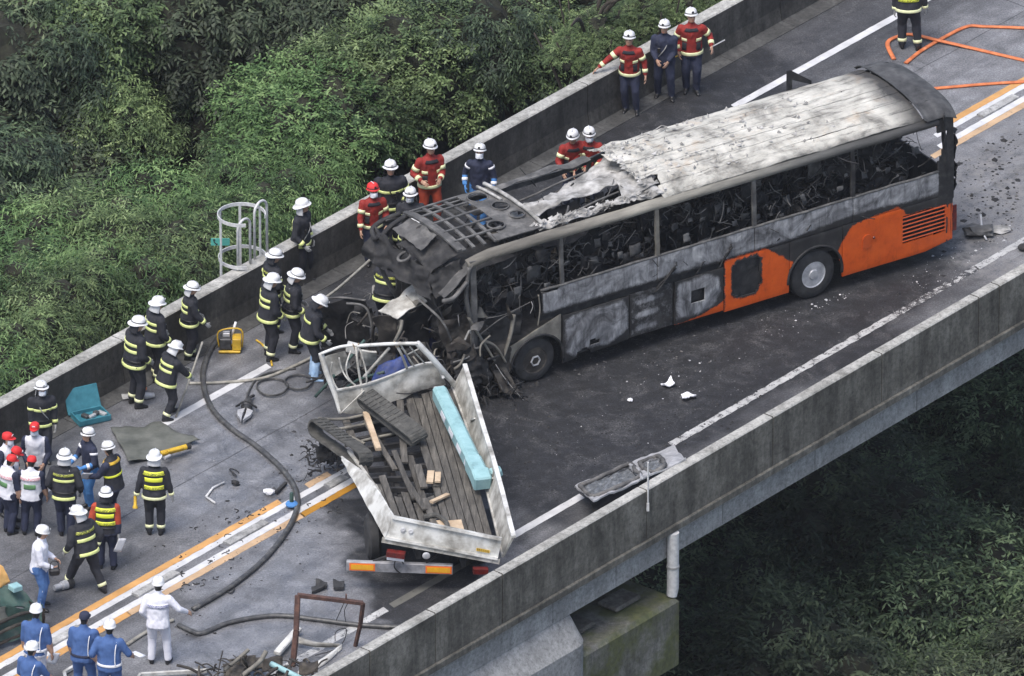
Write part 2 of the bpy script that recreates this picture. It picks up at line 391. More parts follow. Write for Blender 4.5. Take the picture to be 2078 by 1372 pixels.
mb = MB(); nu, nv = UU.shape
mb.v = [(x, y, 0.0) for x, y in zip(GX.ravel().tolist(), GY.ravel().tolist())]
ii = np.arange(nu * nv).reshape(nu, nv)
mb.f = np.stack([ii[:-1, :-1], ii[1:, :-1], ii[1:, 1:], ii[:-1, 1:]], -1).reshape(-1, 4).tolist()
mb.m = [0] * len(mb.f)
mb.at = {'soot': soot.ravel(), 'wet': wet.ravel(), 'dust': dust.ravel()}
mb.build('road', M['asphalt'], kind='structure')
def ground_soot(x, y):
    return 0

# --- concrete
def concrete(name, dark, mid_, light, streak=.5, moss=0.0, top_light=True):
    t = NT(name); co = t.pos(True)
    a = t.noise(co, 1.6, 8, .65); b = t.noise(co, 2.6, 8, .7, .3, (1, 1, .14)); f = t.noise(co, 70, 3, .7)
    c = t.ramp(a, [(.32, dark), (.5, mid_), (.68, light)]); c = t.mix(1.0, c, t.ramp(t.noise(co, 12, 8, .75), [(.36, .62), (.5, 1.0), (.66, 1.3)]), 'MULTIPLY')
    s = t.ramp(b, [(.38, 1 - streak), (.6, 1.08)])
    c = t.mix(1.0, c, s, 'MULTIPLY'); c = t.mix(1.0, c, t.ramp(f, [(.3, .8), (.7, 1.18)]), 'MULTIPLY')
    if moss:
        g = t.ramp(t.noise(co, 1.1, 6, .6), [(.40, 0.0), (.56, 1.0)])
        c = t.mix(t.math('MULTIPLY', g, moss), c, t.ramp(t.noise(co, 9, 5), [(.3, (.040, .050, .012)), (.7, (.098, .108, .026))]))
    t.col(c); t.rough(.9); t.bump(t.noise(co, 45, 4), .35, .01)
    return t.mat
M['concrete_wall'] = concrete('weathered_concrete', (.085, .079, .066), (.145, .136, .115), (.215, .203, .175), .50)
M['concrete_skylit_top'] = concrete('skylit_pale_concrete', (.20, .195, .175), (.32, .315, .29), (.42, .41, .38), .15)  # parapet tops: same concrete, sky light painted in as a paler colour
M['concrete_light'] = concrete('light_concrete', (.22, .22, .215), (.28, .28, .275), (.34, .34, .335), .18)
M['concrete_moss'] = concrete('mossy_concrete', (.11, .107, .09), (.17, .166, .147), (.24, .235, .212), .5, .8)
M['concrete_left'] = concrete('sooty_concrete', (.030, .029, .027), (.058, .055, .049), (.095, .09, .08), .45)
M['gutter'] = concrete('gutter_concrete', (.035, .035, .034), (.06, .06, .058), (.10, .10, .097), .1)

def wall_piece(mb, u0, u1, n_in, n_out, zt, zb_in, zb_out, foot=0.0, seed=0, du=.5):
    """parapet section: profile swept along the road with slightly worn edges; slot 0 faces, slot 1 top"""
    sgn = 1 if n_out > n_in else -1; k = max(2, int((u1 - u0) / du) + 1); ch = .022
    rings = []
    for i in range(k):
        u = u0 + (u1 - u0) * i / (k - 1)
        w = lambda q: .006 * noise.noise(Vector((u * 3.1, q, seed)))
        prof = [(n_in - sgn * foot, zb_in), (n_in, zb_in + .32 * (1 if foot else .4)), (n_in + w(1), zt - ch), (n_in + sgn * ch, zt + w(2)),
                (n_out - sgn * ch, zt + w(3)), (n_out + w(4), zt - ch), (n_out, zb_out)]
        rings.append([RD(u, n, z) for n, z in prof])
    b = len(mb.v); m = 7
    for r in rings: mb.v += [tuple(p) for p in r]
    for i in range(k - 1):
        for j in range(m):
            a_ = b + i * m + j; c_ = b + i * m + (j + 1) % m
            mb.f.append((a_, c_, c_ + m, a_ + m)); mb.m.append(1 if j in (2, 3, 4) else 0)
    mb.f.append(tuple(b + j for j in range(m))[::-1]); mb.m.append(0)
    mb.f.append(tuple(b + (k - 1) * m + j for j in range(m))); mb.m.append(0)
ZT = .95
pr = empty('parapet_wall', RD(0, NR - .12, 0), label='grey concrete parapet wall along the open valley side of the viaduct', cat='parapet')
pr_m = Matrix.Translation(-pr.location)
def shift(mb, v): 
    mb.v = [(x - v.x, y - v.y, z - v.z) for x, y, z in mb.v]; return mb
# joints of the right parapet found in the photo (outer face px at wall top)
jr = [-34]
for px, py in ((735, 1315), (868, 1238), (1008, 1160), (1306, 992), (1566, 845), (1790, 718), (1990, 605)):
    jr.append(toRD(W(px, py, ZT))[0])
jr += [6.2, 9.4, 12.6, 15.8, 19, 22.2, 25.4, 28.6, 31.8, 35, 40]
for i in range(len(jr) - 1):
    m_ = MB(); wall_piece(m_, jr[i] + .014, jr[i + 1] - .014, NR, NR - .235, ZT, -.02, -.10, seed=i)
    shift(m_, pr.location).build('wall_panel', [M['concrete_wall'], M['concrete_skylit_top']], pr)
pl = empty('parapet_wall', RD(0, NL + .15, 0), label='sooty concrete parapet wall along the wooded side of the viaduct', cat='parapet')
jl = [-34, -28, -22.0, -16, toRD(W(235, 685, ZT))[0], toRD(W(556, 505, ZT))[0], toRD(W(1174, 165, ZT))[0]]
while jl[-1] < 38: jl.append(jl[-1] + 6.1)
for i in range(len(jl) - 1):
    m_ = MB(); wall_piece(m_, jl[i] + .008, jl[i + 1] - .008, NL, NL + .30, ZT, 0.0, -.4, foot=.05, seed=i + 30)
    shift(m_, pl.location).build('wall_panel', [M['concrete_left'], M['concrete_skylit_top']], pl)
# gutters (slightly dished concrete strips) and kerb shoulder on the wooded side
for (n0, n1, nm) in ((NL - .42, NL - .05, 'gutter'), (NR + .02, NR + .36, 'gutter')):
    m_ = MB()
    for i in range(int((U1 - U0) / 2)):
        u0 = U0 + 2 * i; u1 = u0 + 1.988; z0 = .022; m0 = (n0 + n1) / 2
        hi = n1 if n1 > 0 else n0
        rings = [[RD(u, n0, .0), RD(u, n0, .012 if n1 > 0 else .03), RD(u, m0, .016), RD(u, n1, .03 if n1 > 0 else .012), RD(u, n1, .0)] for u in (u0, u1)]
        m_.loft(rings)
    m_.build(nm, M['gutter'], kind='structure')

# --- deck edge, girders, pier
br = empty('viaduct_girder', RD(0, NR, -1), label='light concrete edge beam and girder under the valley side parapet', cat='girder')
def strip(name, n0, n1, z0, z1, mat, u0=U0, u1=U1, parent=br, b=.015, wob=0.0):
    m_ = MB(); k = 60; rings = []
    for i in range(k + 1):
        u = u0 + (u1 - u0) * i / k; w = wob * noise.noise(Vector((u * 1.7, n0, 0)))
        rings.append([RD(u, n0, z0), RD(u, n0, z1 - b + w), RD(u, n0 + b * (1 if n1 > n0 else -1), z1 + w), RD(u, n1, z1 + w), RD(u, n1, z0)])
    m_.loft(rings); return shift(m_, parent.location).build(name, mat, parent)
strip('slab_edge', NR - .29, NR + 1.2, -.24, -.105, M['concrete_wall'], wob=.012)
strip('edge_beam', NR - .16, NR + .25, -.80, -.245, M['concrete_light'])
strip('deck_slab', NR + .26, NL + .2, -.34, -.02, M['concrete_wall'])
strip('deck_edge', NL + .21, NL + .36, -.8, -.41, M['concrete_wall'])
for n_ in (NR + .9, -3.4, -.6, 2.2):
    strip('girder_beam', n_, n_ + .55, -1.5, -.35, M['concrete_wall'])
# vertical joints on the edge beam
for i, px in enumerate((1100, 1230, 1450, 1640, 1850)):
    u = toRD(W(px, 686 + (1369 - px) * .57 + 400, -.6))[0]
    m_ = MB(); m_.beam(RD(u, NR - .161, -.78), RD(u, NR - .161, -.28), .008, .008, RN)
    shift(m_, br.location).build('joint_seal', M['gutter'], br)
pier = empty('bridge_pier', RD(-5.4, -4, -24), label='mossy concrete pier head under the viaduct edge', cat='pier')
c1 = toRD(W(1378, 1213, -1.62)); ur, nr = c1
pm_ = MB()
ul = ur - 3.15
rings = []
for z, g in ((-3.05, 0), (-1.70, 0), (-1.62, .06)):
    rings.append([RD(ul + g, nr + g, z), RD(ur - g, nr + g, z), RD(ur - g, 5 - g, z), RD(ul + g, 5 - g, z)])
pm_.loft(rings); shift(pm_, pier.location).build('pier_cap', M['concrete_moss'], pier)
pm_ = MB(); pm_.loft([[RD(ul + .5, nr + 2.2, z), RD(ur - .5, nr + 2.2, z), RD(ur - .5, 3, z), RD(ul + .5, 3, z)] for z in (-24, -3.05)])
shift(pm_, pier.location).build('pier_column', M['concrete_wall'], pier)
for du in (.9, 2.25):
    pm_ = MB(); pm_.box((0, 0, 0), (.75, .5, .10), b=.04)
    o = pm_.build('bearing_plinth', M['concrete_wall'], pier); o.location = RD(ul + du, nr + .72, -1.545) - pier.location; o.rotation_euler = (0, 0, TH)
# lighter box of the neighbouring span below the beam, at the lower picture edge
bx = empty('box_girder', RD(-14, NR + 1, -2.4), label='smooth pale concrete box girder beside the mossy pier', cat='girder')
ue = toRD(W(1150, 1300, -1.0))[0]
rings = []
for s in range(9):
    a = s / 8 * math.pi / 2; r = .42
    uu = ul + .42 - r + r * math.sin(a); off = r * (1 - math.cos(a))
    rings.append((uu, off))
R2 = [[RD(U0, NR - .50, -2.9), RD(U0, NR - .50, -1.32), RD(U0, NR - .14, -.81), RD(U0, 3, -.81), RD(U0, 3, -2.9)]]
for uu, off in rings: R2.append([RD(uu, NR - .50 + off, -2.9), RD(uu, NR - .50 + off, -1.32), RD(uu - off * .5, NR - .14 + off * .6, -.81), RD(uu, 3, -.81), RD(uu, 3, -2.9)])
m_ = MB(); m_.loft(R2); shift(m_, bx.location).build('box_side', M['concrete_light'], bx)
# drain pipe
dp = empty('drain_pipe', RD(ur - .02, nr + .2, -1.6), label='white drain pipe standing on the mossy pier head', cat='pipe')
p0 = W(1357, 1078, -.27); 
m_ = MB(); P0 = RD(toRD(p0)[0], NR - .255, -.26); Pb = Vector((P0.x, P0.y, -1.60))
m_.tube([P0, P0 + Vector((0, 0, -.5)), Pb + Vector((0, 0, .16)), Pb + RU * -.03], [.115, .115, .115, .10], 16)
dp.location = Pb; shift(m_, dp.location).build('pipe', M['galv'], dp, smooth=True, angle=40)
m_ = MB(); m_.lathe([(.118, -.02), (.126, -.02), (.126, .02), (.118, .02)], P0 + Vector((0, 0, -.72)), 18)
shift(m_, dp.location).build('coupling', M['glove_grey'], dp)
# thin rod hanging over the parapet
m_ = MB(); q = W(1306, 935, 1.5); b_ = RD(toRD(W(1306, 992, ZT))[0], NR - .26, 1.55)
m_.tube([b_, b_ + Vector((0, 0, -.9))], .018, 8); m_.box(b_ + Vector((0, 0, -.95)), (.05, .05, .16)); m_.box(b_ + RN * .045 + Vector((0, 0, -1.0)), (.03, .1, .03), Matrix.Rotation(TH, 3, 'Z'))
m_.build('steel_rod', M['galv'], label='thin galvanised rod fixed to the outer face of the parapet', cat='rod')

# --- painted markings
def paint_mat(name, c, wear):
    t = NT(name); co = t.pos(True); a = t.noise(co, 7, 8, .7); b = t.noise(co, 38, 4, .7)
    f = t.math('ADD', t.math('MULTIPLY', a, .62), t.math('MULTIPLY', b, .38))
    k = t.ramp(f, [(wear - .03, 0.0), (wear + .03, 1.0)])
    pc = t.mix(1.0, c, t.ramp(t.noise(co, 2.5, 6), [(.3, .72), (.7, 1.1)]), 'MULTIPLY')
    t.col(t.mix(k, (.035, .035, .037), pc)); t.rough(.6); t.bump(b, .3, .01); return t.mat
M['paint_white'] = paint_mat('white_road_paint', (.58, .58, .58), .38)
M['paint_white_worn'] = paint_mat('worn_white_road_paint', (.46, .46, .45), .455)
M['paint_white_tatters'] = paint_mat('tattered_white_road_paint', (.46, .46, .45), .525)
M['paint_white_sooty'] = paint_mat('sooty_white_road_paint', (.115, .113, .10), .40)
M['paint_orange'] = paint_mat('orange_road_paint', (.56, .30, .10), .37)
M['paint_orange_pale'] = paint_mat('faded_orange_road_paint', (.50, .34, .20), .40)
M['paint_orange_deep'] = paint_mat('ochre_road_paint', (.42, .20, .015), .36)
def stripe(name, u0, u1, n0, n1, mat, seed=0, rag=.012, lvl=.005, hgt=0.0, endrag=.06):
    m_ = MB(); k = max(2, int((u1 - u0) / .12)); L = []; Rr = []
    for i in range(k + 1):
        u = u0 + (u1 - u0) * i / k
        a = rag * noise.noise(Vector((u * 5, seed, 0))); b = rag * noise.noise(Vector((u * 5, seed, 7)))
        L.append((u, n0 + a)); Rr.append((u, n1 + b))
    L[0] = (L[0][0] - endrag, L[0][1]); Rr[-1] = (Rr[-1][0] + endrag, Rr[-1][1])
    G = [[RD(a[0], a[1], lvl), RD(b[0], b[1], lvl)] for a, b in zip(L, Rr)]
    m_.slab(G, (0, 0, -(lvl - .001)))
    return m_.build(name, mat, kind='structure')
ru = lambda px, py: toRD(W(px, py))[0]
LN = 2.875
stripe('edge_line', ru(318, 868), ru(548, 745), LN - .09, LN + .09, M['paint_white'], 1)
stripe('edge_line', ru(1480, 212), 36, LN - .09, LN + .09, M['paint_white'], 2)
stripe('edge_line', -32, ru(-10, 1050), LN - .09, LN + .09, M['paint_white_worn'], 3)
stripe('edge_line', ru(40, 1025), ru(118, 985), LN - .09, LN + .09, M['paint_white_worn'], 4)
RN_ = -5.10
stripe('edge_line', -32, ru(780, 1237), RN_ - .09, RN_ + .09, M['paint_white_worn'], 5)
stripe('edge_line', ru(795, 1228), ru(985, 1118), RN_ - .09, RN_ + .09, M['paint_white_sooty'], 6)
stripe('edge_line', ru(1040, 1086), ru(1180, 1008), RN_ - .09, RN_ + .09, M['paint_white'], 7)
stripe('edge_line', ru(1365, 902), ru(1818, 643), RN_ - .085, RN_ + .085, M['paint_white_worn'], 8, rag=.03)
stripe('edge_line', ru(1820, 641), ru(1986, 546), RN_ - .085, RN_ + .085, M['paint_white_tatters'], 10, rag=.05)
stripe('edge_line', ru(1988, 545), 36, RN_ - .085, RN_ + .085, M['paint_white_worn'], 13, rag=.025)
# centre of the road: orange / white / worn strip / white / orange
for a, b, k in ((-32, ru(560, 1017), 20), (ru(610, 980), ru(655, 958), 21), (ru(1900, 258), 36, 22)):
    stripe('centre_line', a, b, -.92, -.755, M['paint_orange' if k != 21 else 'paint_orange_pale'], k, rag=.015)
for a, b, k in ((-32, ru(720, 940), 23), (ru(1900, 275), 36, 24)):
    stripe('centre_line', a, b, -1.075, -.925, M['paint_white'], k, rag=.025)
for a, b, k in ((-32, ru(735, 950), 25), (ru(1900, 295), 36, 26)):
    stripe('centre_line', a, b, -1.43, -1.27, M['paint_white'], k, rag=.012)
stripe('centre_line', -32, ru(270, 1250), -1.595, -1.435, M['paint_orange'], 27, rag=.015)
stripe('centre_line', ru(272, 1248), ru(610, 1045), -1.595, -1.435, M['paint_orange_pale'], 28, rag=.02)
stripe('centre_line', ru(612, 1044), ru(725, 980), -1.595, -1.435, M['paint_orange_deep'], 29, rag=.03)
stripe('centre_line', ru(1900, 320), 36, -1.595, -1.435, M['paint_orange_pale'], 30, rag=.015)
# low kerb blocks bedded between the two white lines
M['kerb_block'] = concrete('chipped_white_concrete', (.16, .16, .155), (.30, .30, .29), (.42, .42, .41), .1)
for px0, px1, py0, py1, lab in ((262, 345, 1205, 1158, 'chipped pale kerb block on the centre strip beside the man in white'),
                                (90, 150, 1305, 1270, 'chipped pale kerb block on the centre strip behind the policemen in blue'),
                                (452, 530, 1102, 1058, 'chipped pale kerb block on the centre strip below the bent white pipe'),
                                (1992, 2064, 238, 198, 'pale kerb block on the centre strip behind the bus'),
                                (655, 690, 985, 965, 'chipped pale kerb block on the centre strip by the torn truck side')):
    u0, u1 = ru(px0, py0), ru(px1, py1)
    nn = toRD(W((px0 + px1) / 2, (py0 + py1) / 2))[1]
    e = RD((u0 + u1) / 2, -1.165, .0); m_ = MB(); k = 10; rings = []
    for i in range(k + 1):
        u = -(u1 - u0) / 2 + (u1 - u0) * i / k; h = .045 + .008 * noise.noise(Vector((u * 6, px0, 0)))
        rr = []
        for (y, z) in ((-.095, .002), (-.09, h - .01), (-.06, h), (.06, h), (.09, h - .01), (.095, .002)):
            w = .012 * noise.noise(Vector((u * 9, y * 20, px0)))
            rr.append(Vector((u + w, y + w, max(.002, z + (w * .4 if z > .02 else 0)))))
        rings.append(rr)
    m_.loft(rings); o = m_.build('kerb_block', M['kerb_block'], label=lab, cat='kerb', group='kerb blocks on the centre strip'); o.location = e; o.rotation_euler = (0, 0, TH)

# tar-sealed construction joints and cracks in the asphalt
M['tar'] = simple('tar_seal', [(.3, (.012, .012, .013)), (.7, (.04, .04, .042))], 9, rough=.5)
def joint(pts, w, seed):
    P = wire(pts, 8); G = []
    for i, p in enumerate(P):
        d = (P[min(i + 1, len(P) - 1)] - P[max(0, i - 1)]).normalized(); s_ = Vector((-d.y, d.x, 0)); j = .03 * noise.noise(Vector((i * .37, seed, 0))); k = w * (.7 + .6 * abs(noise.noise(Vector((i * .5, seed, 4)))))
        G.append([p + s_ * (j - k), p + s_ * (j + k)])
    m = MB(); m.slab(G, (0, 0, -.002)); m.build('sealed_joint', M['tar'], kind='structure')
joint([RD(u, 1.05, .0035) for u in np.arange(-30, 36, 3)], .006, 1)
joint([W(1250, 830, .0032), W(1330, 800, .0032), W(1440, 720, .0032)], .006, 5)
for u in (17.6,): joint([RD(u, n, .0034) for n in (NR + .4, -3, 0, 2, NL - .45)], .012, 6 + u)

# --- terrain: wooded slope on the far side, deep valley on the near side
def terr(u, n):
    if n > 0: return -7.5 + max(0, n - 6) * .22 + (0 if n > 5 else -(5 - n) * .4) + .8 * noise.noise(Vector((u * .1, n * .1, 0)))
    return -9.5 + n * .10 + .9 * noise.noise(Vector((u * .1, n * .1, 0)))
m_ = MB(); NUg = 70
ug = [-400, -200, -120] + [(-70 + 150 * i / 60) for i in range(61)] + [130, 220, 400]
ng = [-400, -200, -100, -60] + [(-40 + 100 * i / 44) for i in range(45)] + [80, 120, 220, 420]
for u in ug:
    for n in ng: m_.v.append(tuple(RD(u, n, max(-34, min(30, terr(u, n))))))
k = len(ng)
for i in range(len(ug) - 1):
    for j in range(k - 1): m_.f.append((i * k + j, (i + 1) * k + j, (i + 1) * k + j + 1, i * k + j + 1)); m_.m.append(0)
M['soil'] = simple('leaf_litter', [(.3, (.020, .021, .014)), (.55, (.036, .038, .024)), (.75, (.045, .058, .026))], 2.5, 8, .95, world=True, bump=.5, bscale=6)
m_.build('terrain', M['soil'], smooth=True, kind='structure')
# ================================================================ BURNT COACH
BO = W(1090, 778); BANG = R_(33.133)
bus = empty('bus', BO, BANG, 'burnt out orange coach with its roof ash white and its front crushed', 'bus')
# masks in side coordinates (u along the bus, z up)
def side_material(name):
    t = NT(name); co = t.pos()
    m = t.n('Mapping'); m.inputs['Scale'].default_value = (1, .2, 1); t.l(co, m.inputs[0]); c2 = m.outputs[0]
    sootc = t.ramp(t.noise(c2, 3.0, 8, .65), [(.3, (.009, .009, .010)), (.55, (.022, .021, .021)), (.8, (.07, .066, .06))])
    swirl = t.noise(c2, 2.0, 8, .62, 1.6)
    ashc = t.ramp(swirl, [(.30, (.032, .032, .034)), (.42, (.12, .12, .124)), (.54, (.23, .233, .24)), (.66, (.35, .35, .35)), (.80, (.52, .515, .50))])
    scr = t.noise(co, 9, 8, .75, 0, (1, .2, .18)); ashc = t.mix(1.0, ashc, t.ramp(scr, [(.36, .45), (.5, 1.0), (.66, 1.25)]), 'MULTIPLY')
    orc = t.ramp(t.noise(co, 3, 8, .7), [(.3, (.42, .055, .006)), (.45, (.58, .085, .009)), (.7, (.68, .11, .012))])
    orc = t.mix(t.ramp(t.noise(co, 7, 8, .75, 0, (1, .2, .25)), [(.54, 0.0), (.76, .45)]), orc, (.05, .02, .012))
    edge = t.math('MULTIPLY', t.math('SUBTRACT', t.noise(c2, 7, 10, .78), .5), 1.5)
    def thr(a, lo=.42, hi=.58): return t.ramp(t.math('ADD', t.attr(a), edge), [(lo, 0.0), (hi, 1.0)])
    c = t.mix(thr('ash', .30, .75), sootc, ashc); c = t.mix(thr('orange', .40, .56), c, orc)
    t.col(c); t.rough(t.ramp(thr('orange', .40, .56), [(0, .75), (1, .35)])); t.bump(t.noise(co, 14, 5), .25, .01)
    return t.mat
M['bus_side'] = side_material('burnt_bus_side')
def pip(x, y, poly):
    ins = False; d = 1e9
    for i in range(len(poly)):
        x0, y0 = poly[i]; x1, y1 = poly[(i + 1) % len(poly)]
        if (y0 > y) != (y1 > y) and x < (x1 - x0) * (y - y0) / (y1 - y0 + 1e-12) + x0: ins = not ins
        dx, dy = x1 - x0, y1 - y0; q = max(0, min(1, ((x - x0) * dx + (y - y0) * dy) / (dx * dx + dy * dy + 1e-12)))
        d = min(d, math.hypot(x - x0 - q * dx, y - y0 - q * dy))
    return d if ins else -d
OR1 = [(4.33, .2), (4.30, 1.42), (5.25, 1.42), (5.42, 1.30), (5.86, .95), (5.86, .2)]
OR1h = [(4.45, .62), (4.45, 1.25), (4.60, 1.37), (5.05, 1.37), (5.17, 1.24), (5.19, .72), (5.02, .50), (4.62, .50)]
OR2 = [(6.95, .2), (6.95, .92), (7.10, 1.18), (7.28, 1.36), (8.30, 1.46), (8.45, 1.36), (8.55, 1.22), (9.62, 1.18), (9.62, .2)]
ORB = [(3.1, .2), (3.1, .40), (3.7, .44), (4.2, .60), (4.34, .62), (4.34, .2)]
def orange_f(u, z):
    d = max(pip(u, z, OR1), pip(u, z, OR2), pip(u, z, ORB) - .05)
    d = min(d, -pip(u, z, OR1h))
    return max(0, min(1, .5 + d / .16))
A1 = [(.66, .50), (.63, 1.18), (.95, 1.24), (1.95, 1.24), (2.06, 1.0), (2.06, .62), (1.6, .40), (1.30, .45), (1.05, .42), (.85, .34)]
A3 = [(3.2, .48), (3.2, 1.22), (3.9, 1.25), (4.15, 1.12), (4.2, .8), (4.05, .55), (3.7, .46)]
def ash_f(u, z):
    v = 0.0
    if z > 1.36:
        top = .95 if u < 8.6 else .75
        low = max(0, min(1, (z - 1.40) / .14))
        v = top * low * (1 if .15 < u < 9.3 else .25)
        if u > 6.0: v *= max(0, min(1, (z - 1.40 - .12 * math.sin((u - 6) * 1.1)) / .12))
        return max(0, min(1, v))
    for P, s in ((A1, 1.0), (A3, 1.0)): v = max(v, s * max(0, min(1, .5 + pip(u, z, P) / .14)))
    if 2.15 < u < 3.12:
        for zc in (.52, .80, 1.08): v = max(v, .85 * max(0, 1 - ((u - 2.55) / .33) ** 4 - ((z - zc) / .10) ** 2))
        v = max(v, .33)
    if u < .56: v = max(v, .42)
    return v
def prof_y(z): return .055 * max(0, (z - 1.5) / 1.5) ** 2
def side_panel(name, u0, u1, z0, z1, y0=0.0, warp=.01, seed=0, hole=None, ztop=None, zbot=None, step=.045, parent=None, mat=None, thick=.03, bulge=0.0):
    nu = max(2, int((u1 - u0) / step)); nv = max(2, int((z1 - z0) / step)); G = []; ash = []; org = []
    for i in range(nu + 1):
        u = u0 + (u1 - u0) * i / nu; row = []
        za = zbot(u) if zbot else z0; zb = ztop(u) if ztop else z1
        for j in range(nv + 1):
            s = j / nv; z = za + (zb - za) * s
            e = min(i, nu - i, j, nv - j); wy = warp * (noise.noise(Vector((u * 1.9, z * 2.3, seed))) + .5 * noise.noise(Vector((u * 5, z * 5, seed + 3))))
            bl = -bulge * math.sin(math.pi * i / nu) * math.sin(math.pi * s)
            row.append(Vector((u, y0 + prof_y(z) + wy + bl + (.008 if e == 0 else 0), z)))
            ash.append(ash_f(u, z)); org.append(orange_f(u, z))
        G.append(row)
    sk = None
    if hole:
        def sk(i, j):
            p = (G[i][j] + G[i + 1][j + 1]) / 2
            return hole(p.x, p.z)
    mb = MB(); mb.slab(G, (0, thick, 0), 0, sk); mb.at = {'ash': ash + ash, 'orange': org + org}
    return mb.build(name, mat or M['bus_side'], parent or bus, smooth=True, angle=50)
arch = lambda uc, zc, r: (lambda u, z: math.hypot(u - uc, z - zc) < r)
# lower skin, one object per panel
fend = side_panel('front_wing', -.86, .55, .40, 1.3, 0, .012, 1, arch(.0, .42, .60), ztop=lambda u: .86 + (u + .86) * .33, mat=M['tan_metal'])
side_panel('cargo_door', .585, 2.10, .27, 1.28, -.012, .018, 2, lambda u, z: (math.hypot(u - 1.06, z - .30) < .17) or (1.18 < u < 1.42 and .50 < z < .60), zbot=lambda u: .27 + .09 * (u - .58) / 1.5, bulge=.03)
side_panel('side_panel', 2.135, 3.115, .36, 1.28, .02, .014, 3)
dr = side_panel('cargo_door', 3.15, 4.275, .36, 1.28, -.012, .012, 4, lambda u, z: 3.50 < u < 3.84 and .74 < z < 1.0, bulge=.025)
hd = side_panel('side_panel', 4.30, 5.80, .31, 1.40, -.004, .006, 5, lambda u, z: pip(u, z, OR1h) > .04)
mbx = MB(); mbx.crumple((4.42, .05, .48), (5.22, .05, .48), (5.22, .05, 1.40), (4.42, .05, 1.40), 10, 10, .03, 3, .02)
mbx.build('hatch_recess', M['burn'], bus)
side_panel('wheel_panel', 5.815, 7.03, .35, 1.40, .0, .008, 6, arch(6.40, .50, .63))
def grill(u, z): return 8.45 < u < 9.44 and .62 < z < 1.20
rp = side_panel('rear_side_panel', 7.045, 9.62, .30, 1.40, 0, .006, 7, grill, zbot=lambda u: .30 + max(0, u - 9.0) * .18)
mbx = MB(); mbx.box((8.95, .10, .9), (1.06, .03, .64)); mbx.build('grille_back', M['burn'], rp)
M['orange_paint'] = simple('orange_paint', [(.3, (.40, .055, .009)), (.7, (.56, .092, .012))], 3, rough=.35)
for k in range(7):
    z = .665 + k * .085
    mbx = MB(); mbx.box((8.945, .018, z), (1.02, .05, .022), Matrix.Rotation(R_(-25), 3, 'X'))
    mbx.build('grille_slat', M['orange_paint'], rp)
mbx = MB(); mbx.prism([(7.50, -.002, .78), (7.70, -.002, .78), (7.70, -.002, .98), (7.66, -.002, 1.05), (7.60, -.002, 1.07), (7.54, -.002, 1.05), (7.50, -.002, .98)], (0, -.022, 0))
mbx.build('fuel_flap', M['orange_paint'], rp)
mbx = MB(); mbx.lathe([(.0, 0), (.022, 0), (.03, .012), (.02, .03), (0, .035)], (7.76, -.004, .96), 10, Matrix.Rotation(R_(90), 3, 'X')); mbx.build('latch', M['lamp_red'], rp)
for uc, zc, r, par in ((.0, .42, .605, fend), (6.40, .50, .635, bus)):
    mbx = MB(); pth = [Vector((uc + r * math.cos(R_(a)), .0, zc + r * math.sin(R_(a)))) for a in range(-8, 190, 9)]
    mbx.tube(pth, .028, 6); mbx.build('arch_trim', M['burn'], par, smooth=True)
# belt under the windows: pale ash with swirls
for i, (a, b) in enumerate(((.12, 2.74), (2.76, 4.98), (5.0, 7.27), (7.29, 9.30))):
    side_panel('belt_panel', a, b, 1.415, 1.93 if i else 1.93, -.004, .01, 11 + i, zbot=(lambda u: 1.415), ztop=(lambda u: 1.93 - (0.06 if u < .5 else 0)))
mbx = MB(); mbx.tube([Vector((u, prof_y(1.95) + .02 + .012 * noise.noise(Vector((u * 3, 0, 0))), 1.945 + .015 * noise.noise(Vector((u * 2, 5, 0))))) for u in np.arange(.1, 9.35, .18)], .028, 6)
mbx.build('window_sill', M['ash_dark'], bus, smooth=True)
# dark recess strip behind the panel joints and the inner carcass
mbx = MB(); mbx.box((4.5, .09, .85), (10.3, .05, .95)); 
for uc in (): pass
mbx = MB()
for a, b in ((.60, 5.78), (7.06, 8.40)): mbx.box(((a + b) / 2, .085, .87), (b - a, .04, 1.06))
mbx.box((4.7, .075, 1.345), (9.2, .03, .12)); mbx.build('inner_skin', M['burn'], bus)
